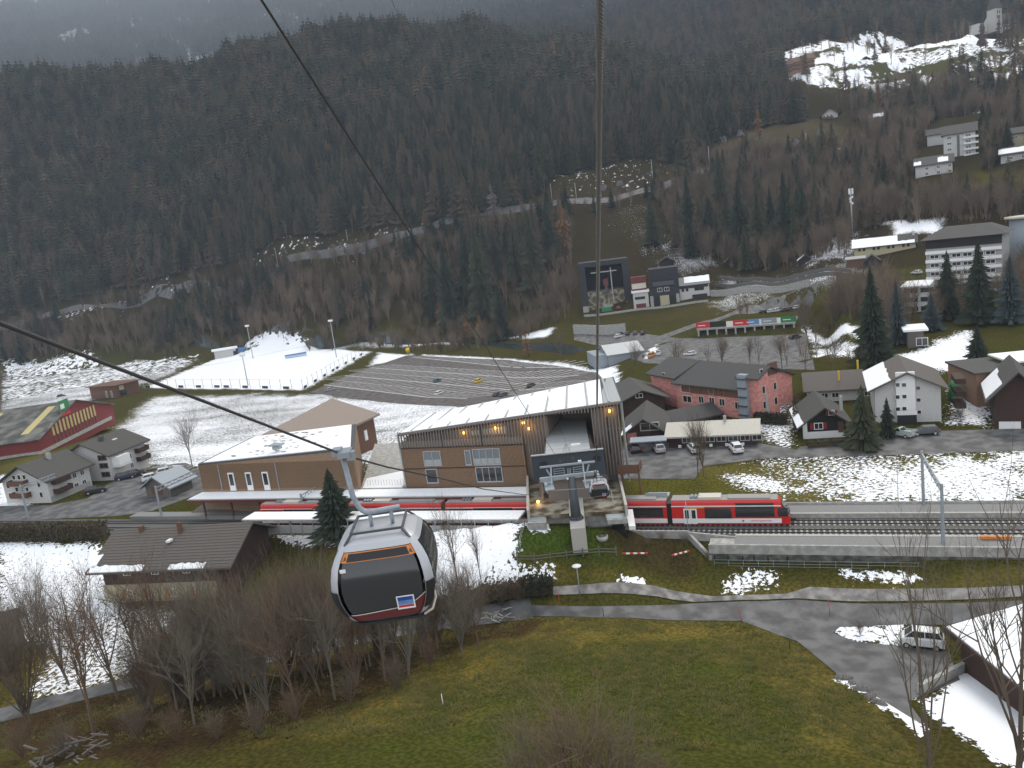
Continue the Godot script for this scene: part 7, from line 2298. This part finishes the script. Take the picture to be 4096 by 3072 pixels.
	for q in [Vector3(179.02, 94.77, -592.31), Vector3(193.39, 98.06, -592.97), Vector3(194.29, 88.24, -556.99), Vector3(209.72, 89.08, -554.29), Vector3(202.32, 79.90, -511.78), Vector3(189.44, 79.52, -526.52), Vector3(180.17, 82.90, -544.99), Vector3(216.78, 83.10, -506.35), Vector3(93.64, 70.58, -553.55), Vector3(80.52, 69.14, -554.51), Vector3(120.70, 74.64, -555.81)]:
		s = S()
		var ring := []
		for j in 9: ring.append(Vector3(cos(TAU * j / 9.0), 0, sin(TAU * j / 9.0)) * rng.randf_range(2.2, 5.0))
		for j in 9:
			var a: Vector3 = ring[j]
			var b: Vector3 = ring[(j + 1) % 9]
			var u := a * 0.6 + Vector3(rng.randf_range(-1, 1), rng.randf_range(0.3, 2.0), 0)
			var v := b * 0.6 + Vector3(0, rng.randf_range(0.3, 2.0), rng.randf_range(-1, 1))
			quad(s, a - Vector3(0, 3, 0), b - Vector3(0, 3, 0), v, u)
			tri(s, u, v, Vector3(0, 1.7, -1))
		o = put(s, "rock_outcrop", M.rock, null, q)
		tag(o, "bare grey rock outcrop on the %s, %s from the left" % ["knoll below the chalet" if k < 8 else "bank above the hill road", ORD[[0, 1, 3, 5, 6, 4, 2, 7, 1, 0, 2][k]]], "rock", "rock outcrops")
		k += 1
	# flat-roofed building at lower right
	o = thing("flat_roof_building", "flat-roofed building under snow with a red-brown edge board at the lower right", "building")
	var top := PackedVector2Array([Vector2(36.6, -65.0), Vector2(45.7, -67.2), Vector2(50.4, -61.6), Vector2(36.0, -43.7), Vector2(36.9, -50.4)])
	s = S()
	prism(s, top, -0.35, 0.2)
	put(s, "fascia", M.dark_wood, o)
	s = S()
	var c := Vector2.ZERO
	for p in top: c += p / top.size()
	var inn := PackedVector2Array()
	var wal := PackedVector2Array()
	for p in top:
		inn.append(p + (c - p).normalized() * 0.35)
		wal.append(p + (c - p).normalized() * 1.6)
	prism(s, inn, 0.204, 0.34)
	put(s, "roof_snow", M.snow_roof, o)
	s = S()
	prism(s, wal, -5.5, -0.36)
	put(s, "wall", M.dark_wood, o)
	s = S()
	var wa := Vector3(31.24, -2.44, -59.41)
	var wb := Vector3(39.35, -3.76, -64.42)
	bar(s, wa + Vector3(0, 0.1, 0), wb + Vector3(0, 0.1, 0), 0.4, 1.6)
	tag(put(s, "yard_wall", M.concrete), "low pale concrete wall beside the snowy bank at lower right", "wall")

func greenery() -> void:
	rng.seed = 5
	var spruce := conifer_mesh(101, 34, 17, 0.2, 0.3, M.needle)
	var loose := conifer_mesh(102, 26, 15, 0.27, 0.45, M.needle)
	var larch := conifer_mesh(103, 18, 10, 0.17, 0.7, M.needle)
	var k := 0
	for q in [
		["dark spruce standing in front of the station hall and left of the cabin hanger", spruce, M.needle, Vector3(-28.39, 0.50, -108.82), 10.80, 2.0],
		["broad dark conifer in the garden between dark chalet and apartment house", loose, M.needle_olive, Vector3(55.33, 0, -119.61), 10.67, 1.15],
		["narrow dark cypress-like conifer left of the apartment house wall", spruce, M.needle, Vector3(61.25, 0, -123.49), 7.03, 1.2],
		["tallest broad spruce in front of the hotel parking annex", spruce, M.needle, Vector3(83.86, 1.21, -174.22), 23.18, 1.15],
		["slim blue-green spruce right of the tallest broad spruce", spruce, M.needle_blue, Vector3(97.03, 2.51, -188.55), 16.31, 1.0],
		["bluish young spruce below the hotel terrace", spruce, M.needle_blue, Vector3(109.28, 3.68, -195.07), 10.25, 1.6],
		["tall spruce in front of the left half of the hotel", spruce, M.needle, Vector3(119.67, 4.32, -205.57), 18.87, 1.2],
		["tallest spruce in front of the middle of the hotel", spruce, M.needle, Vector3(120.62, 4.17, -193.54), 21.92, 1.15],
		["dark spruce in front of the right end of the hotel", spruce, M.needle_blue, Vector3(124.17, 4.39, -186.84), 17.23, 1.3],
		["round dark fir on the snowy lawn below the hotel", spruce, M.needle, Vector3(94.34, 1.89, -152.12), 10.05, 1.6],
		["dark fir beside the cream house on the upper slope", spruce, M.needle, Vector3(257.61, 53.40, -388.29), 13.89, 1.3]]:
		plant("spruce_tree", q[0], "spruce", q[1], q[2], q[3], q[4], q[5], "", k * 1.7)
		k += 1
	k = 0
	for q in [[Vector3(112.51, 26.15, -447.15), 39.14], [Vector3(136.88, 38.06, -464.63), 40.30], [Vector3(129.89, 17.27, -411.15), 39.88], [Vector3(135.26, 15.81, -398.19), 35.23], [Vector3(146.41, 18.23, -390.39), 40.14], [Vector3(124.11, 10.73, -387.28), 23.08], [Vector3(154.15, 22.99, -386.63), 27.29], [Vector3(93.40, 27.27, -458.20), 30.82], [Vector3(121.53, 23.68, -438.80), 28.35], [Vector3(128.08, 20.32, -426.47), 32.60], [Vector3(148.51, 22.70, -416.37), 29.37], [Vector3(145.63, 16.64, -376.56), 22.33], [Vector3(-31.63, -6.24, -473.55), 53.53], [Vector3(-10.86, -3.07, -457.43), 58.29], [Vector3(-1.44, -12.91, -425.49), 32.17], [Vector3(21.72, 9.32, -465.95), 48.04], [Vector3(34.21, 23.44, -482.32), 39.48], [Vector3(-42.51, 11.56, -507.29), 35.95], [Vector3(-18.63, 15.26, -494.19), 43.55], [Vector3(12.18, 14.90, -480.25), 36.78], [Vector3(-0.27, 19.00, -489.23), 31.67]]:
		plant("spruce_tree", "dark spruce in the clumps %s, %s from the left" % ["right of the thick rope" if k < 12 else "left of the thick rope", ORD[([3, 4, 6, 8, 10, 7, 12, 1, 2, 5, 9, 11] if k < 12 else [2, 4, 6, 8, 9, 1, 3, 7, 5])[k % 12] - 1]], "spruce", spruce, [M.needle, M.needle_olive][k % 2], q[0], q[1], rng.randf_range(0.85, 1.2), "spruces right of the rope" if k < 12 else "spruces left of the rope", k * 2.1)
		k += 1
	k = 0
	for q in [[Vector3(43.90, 28.43, -486.66), 33.53], [Vector3(85.70, 200.48, -823.70), 34.73], [Vector3(2.92, 58.08, -550.36), 25.91], [Vector3(194.29, 88.24, -556.99), 22.01], [Vector3(-21.63, -12.24, -441.37), 16.63], [Vector3(-14.12, -12.95, -438.62), 16.08], [Vector3(-38.11, -9.01, -478.72), 23.24], [Vector3(8.69, -11.60, -344.55), 12.71], [Vector3(-393.89, 155.12, -764.30), 20.40], [Vector3(-355.54, 138.99, -757.61), 17.80], [Vector3(-332.86, 136.97, -751.68), 16.83], [Vector3(-225.88, 234.72, -828.63), 18.69], [Vector3(27.90, 218.79, -833.78), 17.96], [Vector3(284.27, 217.66, -1038.55), 25.62]]:
		plant("larch_tree", ["orange larch beside the hill road wall left of the thick rope", "pale orange larch group near the ridge left of the thick rope", "pale brown larch above the hill road in the middle", "brown larch on the rocky knoll", "rusty larch at the wood edge left of the two spruces", "rusty larch at the wood edge between the two spruces", "rusty larch left of the wood edge spruces", "small rusty larch behind the car park", "pale larch furthest left in the hill forest", "second pale larch from the left in the hill forest", "third pale larch from the left in the hill forest", "lone pale larch high in the forest at upper left", "pale larch high in the forest centre", "orange larch on the ridge right of the thick rope"][k], "larch", larch, M.larch_orange if k < 8 and k != 2 else M.sand_brick if k in [1, 13] else M.grey_wood, q[0], q[1], 1.2, "", k * 1.3)
		k += 1
	# bare trees
	var big := [bare_mesh(201, 0.3, 3, 6, M.twig, 1, 0.012), bare_mesh(202, 0.2, 3, 5, M.twig, 2, 0.011), bare_mesh(203, 0.34, 3, 6, M.twig, 1, 0.011), bare_mesh(204, 0.12, 3, 5, M.twig, 4, 0.008)]
	var airy := bare_mesh(206, 0.22, 3, 4, M.twig, 1, 0.012)
	k = 0
	for q in [[Vector3(-46.22, -2.37, -75.90), 13.87], [Vector3(-54.67, -3.00, -81.49), 13.12], [Vector3(-41.21, 1.45, -63.01), 14.61], [Vector3(-55.00, -2.68, -74.17), 13.04], [Vector3(-31.57, 2.18, -61.75), 9.00], [Vector3(-44.14, -2.72, -79.53), 10.79], [Vector3(-26.66, 2.20, -61.80), 10.31], [Vector3(-25.45, 1.93, -62.83), 10.26], [Vector3(-22.74, 2.03, -62.43), 11.07], [Vector3(-21.17, 1.62, -64.72), 11.22], [Vector3(-19.47, 1.83, -63.28), 10.80], [Vector3(-18.09, 1.14, -66.28), 11.27], [Vector3(-15.53, 1.03, -66.64), 11.12], [Vector3(-13.41, 0.92, -67.28), 10.54], [Vector3(-11.43, -1.08, -75.23), 10.66], [Vector3(-9.38, -1.85, -78.04), 8.65], [Vector3(-33.28, 0.15, -71.19), 11.91], [Vector3(-42.70, -2.96, -82.27), 13.04], [Vector3(-47.58, -3.00, -83.50), 11.52], [Vector3(-60.26, -3.00, -86.54), 11.81], [Vector3(-62.64, -3.00, -83.13), 11.39], [Vector3(-25.21, 1.23, -66.39), 10.56], [Vector3(-17.87, 0.02, -71.49), 10.86], [Vector3(-23.75, 0.79, -69.10), 10.95], [Vector3(-29.66, 0.99, -67.76), 10.72], [Vector3(-20.89, -0.08, -72.38), 11.45], [Vector3(-30.00, -0.66, -73.77), 11.11], [Vector3(-37.88, -2.34, -78.37), 11.20], [Vector3(-12.84, -0.30, -72.57), 9.56], [Vector3(-15.86, -0.44, -73.55), 10.16]]:
		plant("bare_tree", ["leaning leafless tree of the thicket along the lower road", "forked leafless tree of the thicket along the lower road", "slim leafless tree of the thicket along the lower road", "many-stemmed leafless tree of the thicket along the lower road"][k % 4], "tree", big[k % 4], [M.twig, M.trunk, M.twig_red][k % 3], q[0], q[1], rng.randf_range(0.75, 1.0), "leafless thicket along the lower road", k * 2.3)
		k += 1
	for i in 64:   # the rest of the thicket between the lower road and the meadow
		var f := rng.randf()
		var p: Vector3 = Vector3(-37.72, 0.89, -66.70).lerp(Vector3(-8.83, -1.39, -76.10), f) + Vector3(rng.randf_range(-3.0, 3.0), 0, rng.randf_range(-5.0, 3.0) * (0.5 + f))
		plant("bare_tree", ["leaning leafless tree of the thicket along the lower road", "forked leafless tree of the thicket along the lower road", "slim leafless tree of the thicket along the lower road", "many-stemmed leafless tree of the thicket along the lower road"][i % 4], "tree", big[i % 4], [M.twig, M.trunk, M.twig_red][i % 3], on(p.x, p.z), rng.randf_range(5.0, 10.5), rng.randf_range(0.8, 1.1), "leafless thicket along the lower road", i * 2.7)
	k = 0
	for q in [[Vector3(-9.67, -0.02, -87.71), 10.63, 0, 0.55], [Vector3(-6.82, 0.10, -87.91), 7.74, 2, 0.6], [Vector3(-73.84, 0, -168.67), 11.21, 0, 0.85], [Vector3(28.06, 0, -115.84), 9.82, 1, 0.75], [Vector3(27.38, 0, -116.62), 8.76, 0, 0.7], [Vector3(23.50, 0.74, -43.64), 19.13, 4, 0.6], [Vector3(29.85, -0.78, -44.77), 20.81, 4, 0.85], [Vector3(69.03, -0.91, -192.36), 10.23, 2, 1.0], [Vector3(63.72, -4.66, -228.00), 9.39, 1, 1.0], [Vector3(64.14, -1.38, -202.97), 8.88, 2, 1.0], [Vector3(99.77, -4.66, -252.52), 14.80, 1, 0.9], [Vector3(74.57, 0.70, -174.83), 8.23, 0, 1.0], [Vector3(89.25, 1.66, -181.26), 8.49, 1, 0.9], [Vector3(81.53, 0, -125.57), 3.65, 1, 1.0], [Vector3(76.53, 0, -128.48), 2.90, 1, 1.2], [Vector3(38.96, -4.69, -239.40), 8.95, 1, 1.0], [Vector3(21.54, -9.54, -318.89), 9.83, 1, 1.1]]:
		plant("bare_tree", ["thin leafless tree on the snow right of the near cabin", "small leafless tree between cabin and snowy garden", "pale birch-like leafless tree on the snow right of the chalets", "right one of the two leafless trees at the car park's grass corner", "left one of the two leafless trees at the car park's grass corner", "tall leafless tree leaning in the lower right foreground", "large leafless tree at the right edge of the foreground", "leafless tree behind the right wing of the pink hotel", "leafless tree behind the middle of the pink hotel", "leafless tree behind the pink hotel's roof ridge", "tall reddish leafless tree right of the parking deck", "leafless tree on the lawn behind the brown-roofed house", "leafless tree left of the snowy lawn", "round leafless garden tree left of the right edge chalet", "small leafless garden tree right of the apartment house", "leafless tree in front of the metal shed", "leafless tree at the right corner of the big car park"][k], "tree", [big[0], big[1], big[2], big[3], airy][q[2]], M.twig if k != 2 else M.grey_wood, q[0], q[1], q[3], "", k * 1.9)
		k += 1
	k = 0
	for q in [[Vector3(60.28, -4.66, -230.87), 6.92], [Vector3(65.46, -4.66, -233.92), 7.59], [Vector3(73.44, -4.66, -223.42), 8.10], [Vector3(72.79, -1.03, -199.17), 8.22], [Vector3(86.86, -4.66, -226.57), 8.76], [Vector3(71.93, -0.02, -184.60), 8.10], [Vector3(78.86, 0.52, -194.25), 6.80], [Vector3(78.08, 0.78, -185.45), 6.04], [Vector3(79.87, 0.91, -178.06), 5.59], [Vector3(107.33, -4.16, -271.08), 10.08], [Vector3(99.84, -4.66, -246.32), 8.56], [Vector3(107.89, -0.98, -276.20), 8.12], [Vector3(80.54, 0.95, -171.83), 6.05]]:
		plant("bare_tree", "leafless tree in the loose row behind the pink hotel, %s from the left" % ORD[[0, 1, 2, 3, 4, 7, 9, 10, 11, 6, 8, 5, 12][k]], "tree", airy, [M.twig, M.twig_red][k % 2], q[0], q[1], 1.0, "leafless row behind the pink hotel", k * 1.3)
		k += 1
	# shrubs in the thicket and the big bush in the foreground
	var bush := bare_mesh(205, 0.05, 2, 5, M.twig, 5, 0.007)
	k = 0
	for q in [[Vector3(0.68, 5.39, -41.89), 7.59], [Vector3(3.18, 4.66, -41.72), 6.68], [Vector3(-1.90, 5.39, -42.15), 6.07], [Vector3(5.65, 4.08, -42.78), 3.95], [Vector3(-6.99, -1.77, -82.79), 3.45], [Vector3(-4.51, -1.55, -83.95), 3.49], [Vector3(-2.57, -1.40, -84.29), 3.50], [Vector3(-9.97, -1.40, -84.03), 4.06], [Vector3(-8.56, -2.18, -79.64), 3.36], [Vector3(-11.53, 0.36, -69.39), 3.43], [Vector3(-13.91, 1.51, -64.14), 3.65], [Vector3(-17.73, 1.95, -62.15), 3.54], [Vector3(-21.86, 2.61, -59.39), 3.38], [Vector3(-24.32, 3.08, -57.36), 3.27], [Vector3(-27.69, 3.24, -57.22), 2.84], [Vector3(-31.90, 2.71, -58.83), 3.32], [Vector3(-35.71, 2.34, -60.12), 3.79], [Vector3(-41.73, 2.05, -59.29), 3.72], [Vector3(-46.99, 1.05, -61.67), 3.85], [Vector3(31.78, -3.53, -71.45), 1.73], [Vector3(19.12, -0.38, -91.72), 1.63], [Vector3(16.43, -0.07, -92.84), 1.51], [Vector3(14.33, 0.44, -91.07), 1.36], [Vector3(21.00, -1.03, -88.01), 1.45], [Vector3(37.99, 0, -119.05), 1.10], [Vector3(-50.44, -3.00, -89.74), 3.63], [Vector3(-42.50, -2.98, -88.81), 4.21], [Vector3(-36.41, -2.96, -86.11), 4.11], [Vector3(-31.11, -2.76, -83.35), 4.58], [Vector3(-26.60, -2.53, -82.84), 4.56], [Vector3(-59.91, -3.00, -92.14), 3.70]]:
		plant("shrub", "%s leafless bush from the left at the bottom edge of the meadow" % ["second", "third", "first", "fourth"][k] if k < 4 else ["bare brown shrub beside the lower road", "low brown bush on the bank near the tracks"][0 if k < 19 or k > 24 else 1], "shrub", bush, M.twig if k % 3 else M.twig_red, q[0], q[1], 1.5 if k < 4 else 1.3, "brown shrubs of the lower slope" if k > 3 else "bushes at the bottom edge", k * 1.1)
		k += 1
	hedge("long brown-green clipped hedge beside the road at the left", Vector3(-97.63, -0.60, -132.04), Vector3(-70.85, -0.60, -123.80), 2.2, 3.6, M.hedge)
	hedge("dark hedge along the lower road in front of the brown house", Vector3(-46.58, -3.00, -83.46), Vector3(-39.29, -2.97, -86.31), 2.4, 3.0, M.hedge_green)
	hedge("dark green hedge block at the end of the footpath", Vector3(-1.97, -1.13, -84.78), Vector3(1.65, -1.21, -84.63), 1.8, 2.4, M.hedge_green)
	hedge("brown hedge left of the dark green hedge block", Vector3(-6.93, -1.11, -84.95), Vector3(-2.09, -1.19, -84.69), 1.8, 2.0, M.hedge)
	hedge("low green hedge between the low building and the pink hotel", Vector3(45.20, 0, -142.69), Vector3(50.02, 0, -138.84), 1.8, 2.2, M.hedge_green)
	hedge("thin bare hedge in front of the dark chalet's garden", Vector3(47.69, 0, -123.41), Vector3(53.26, 0, -122.40), 0.7, 1.3, M.hedge)
	hedge("tall narrow hedge left of the dark chalet", Vector3(50.19, 0, -134.38), Vector3(55.83, 0, -148.77), 1.2, 3.2, M.hedge)
	var s := S()
	rng.seed = 3
	for i in 60:
		var p := Vector3(-41.17, 2.15, -59.04) + Vector3(rng.randf_range(-3, 3), rng.randf_range(0, 1.0), rng.randf_range(-2, 2))
		bar(s, p, p + Vector3(rng.randf_range(-1.6, 1.6), rng.randf_range(-0.3, 0.5), rng.randf_range(-1.0, 1.0)), rng.randf_range(0.06, 0.16))
	tag(put(s, "brushwood", M.grey_wood), "heap of cut pale branches at the lower left corner", "brushwood")
	s = S()
	for i in 40:
		var p := Vector3(-5.14, -2.04, -82.24) + Vector3(rng.randf_range(-1.2, 1.2), rng.randf_range(0, 0.6), rng.randf_range(-1, 1))
		bar(s, p, p + Vector3(rng.randf_range(-1.2, 1.2), rng.randf_range(-0.2, 0.4), rng.randf_range(-0.8, 0.8)), rng.randf_range(0.03, 0.09))
	tag(put(s, "brushwood", M.pale_slab), "small pile of cut branches at the road beside the hedge", "brushwood")
	s = S()
	for i in 12:
		var p: Vector3 = Vector3(-41.25, -2.96, -89.36) + (Vector3(-37.49, -2.91, -89.44) - Vector3(-41.25, -2.96, -89.36)) * (i / 12.0)
		box(s, p + Vector3(0, 0.5, 0), Vector3(0.5, 1.0 + 0.3 * sin(i * 1.3), 0.12))
	tag(put(s, "orange_fence", M.orange), "orange safety netting behind the bare trees at lower left", "fence")


func objects() -> void:
	meadow_grass()
	railway()
	lift()
	village()
	vehicles()
	furniture()
	greenery()


func _ready() -> void:
	var cam := Camera3D.new()
	cam.name = "camera"
	add_child(cam)
	cam.fov = 53.102
	cam.near = 0.1
	cam.far = 4000.0
	cam.transform = Transform3D(Basis(Vector3(0.991536, -0.127701, 0.023438), Vector3(0.129834, 0.975246, -0.178991), Vector3(-0.000000, 0.180519, 0.983571)), Vector3(0, 40, 0))
	cam.current = true
	var env := Environment.new()
	var sky := Sky.new()
	var sm := ProceduralSkyMaterial.new()
	sm.sky_top_color = lin(0.62, 0.66, 0.72)
	sm.sky_horizon_color = lin(0.86, 0.89, 0.93)
	sm.sky_curve = 0.3
	sm.ground_bottom_color = lin(0.16, 0.15, 0.14)
	sm.ground_horizon_color = lin(0.5, 0.52, 0.55)
	sm.sky_energy_multiplier = 1.0
	sky.sky_material = sm
	env.background_mode = Environment.BG_SKY
	env.sky = sky
	env.tonemap_mode = Environment.TONE_MAPPER_LINEAR
	env.tonemap_exposure = 1.8
	env.fog_enabled = true
	env.fog_light_color = lin(0.72, 0.84, 1.0)
	env.fog_density = 0.00014
	env.ssao_enabled = true
	env.ssil_enabled = true
	env.sdfgi_enabled = true
	env.volumetric_fog_enabled = true
	env.volumetric_fog_density = 0.0
	var we := WorldEnvironment.new()
	we.name = "world"
	we.environment = env
	add_child(we)
	var sun := DirectionalLight3D.new()
	sun.name = "sun"
	sun.light_energy = 0.35
	sun.light_color = Color(1.0, 0.97, 0.93)
	sun.light_angular_distance = 25.0
	sun.shadow_enabled = true
	sun.rotation_degrees = Vector3(-52, 150, 0)
	add_child(sun)
	materials()
	make_ground()
	asphalt()
	scatter_forest()
	grow()
	objects()
	var haze := FogVolume.new()
	haze.name = "haze"
	haze.shape = RenderingServer.FOG_VOLUME_SHAPE_BOX
	haze.size = Vector3(3400, 640, 560)
	haze.position = Vector3(-1250, 560, -1440)
	haze.rotation.y = 0.12
	var fm := FogMaterial.new()
	fm.albedo = lin(0.84, 0.92, 1.0)
	fm.density = 0.0014
	haze.material = fm
	add_child(haze)
	tag(haze, "pale blue haze in the side valley behind the wooded hill", "haze", "", "stuff")
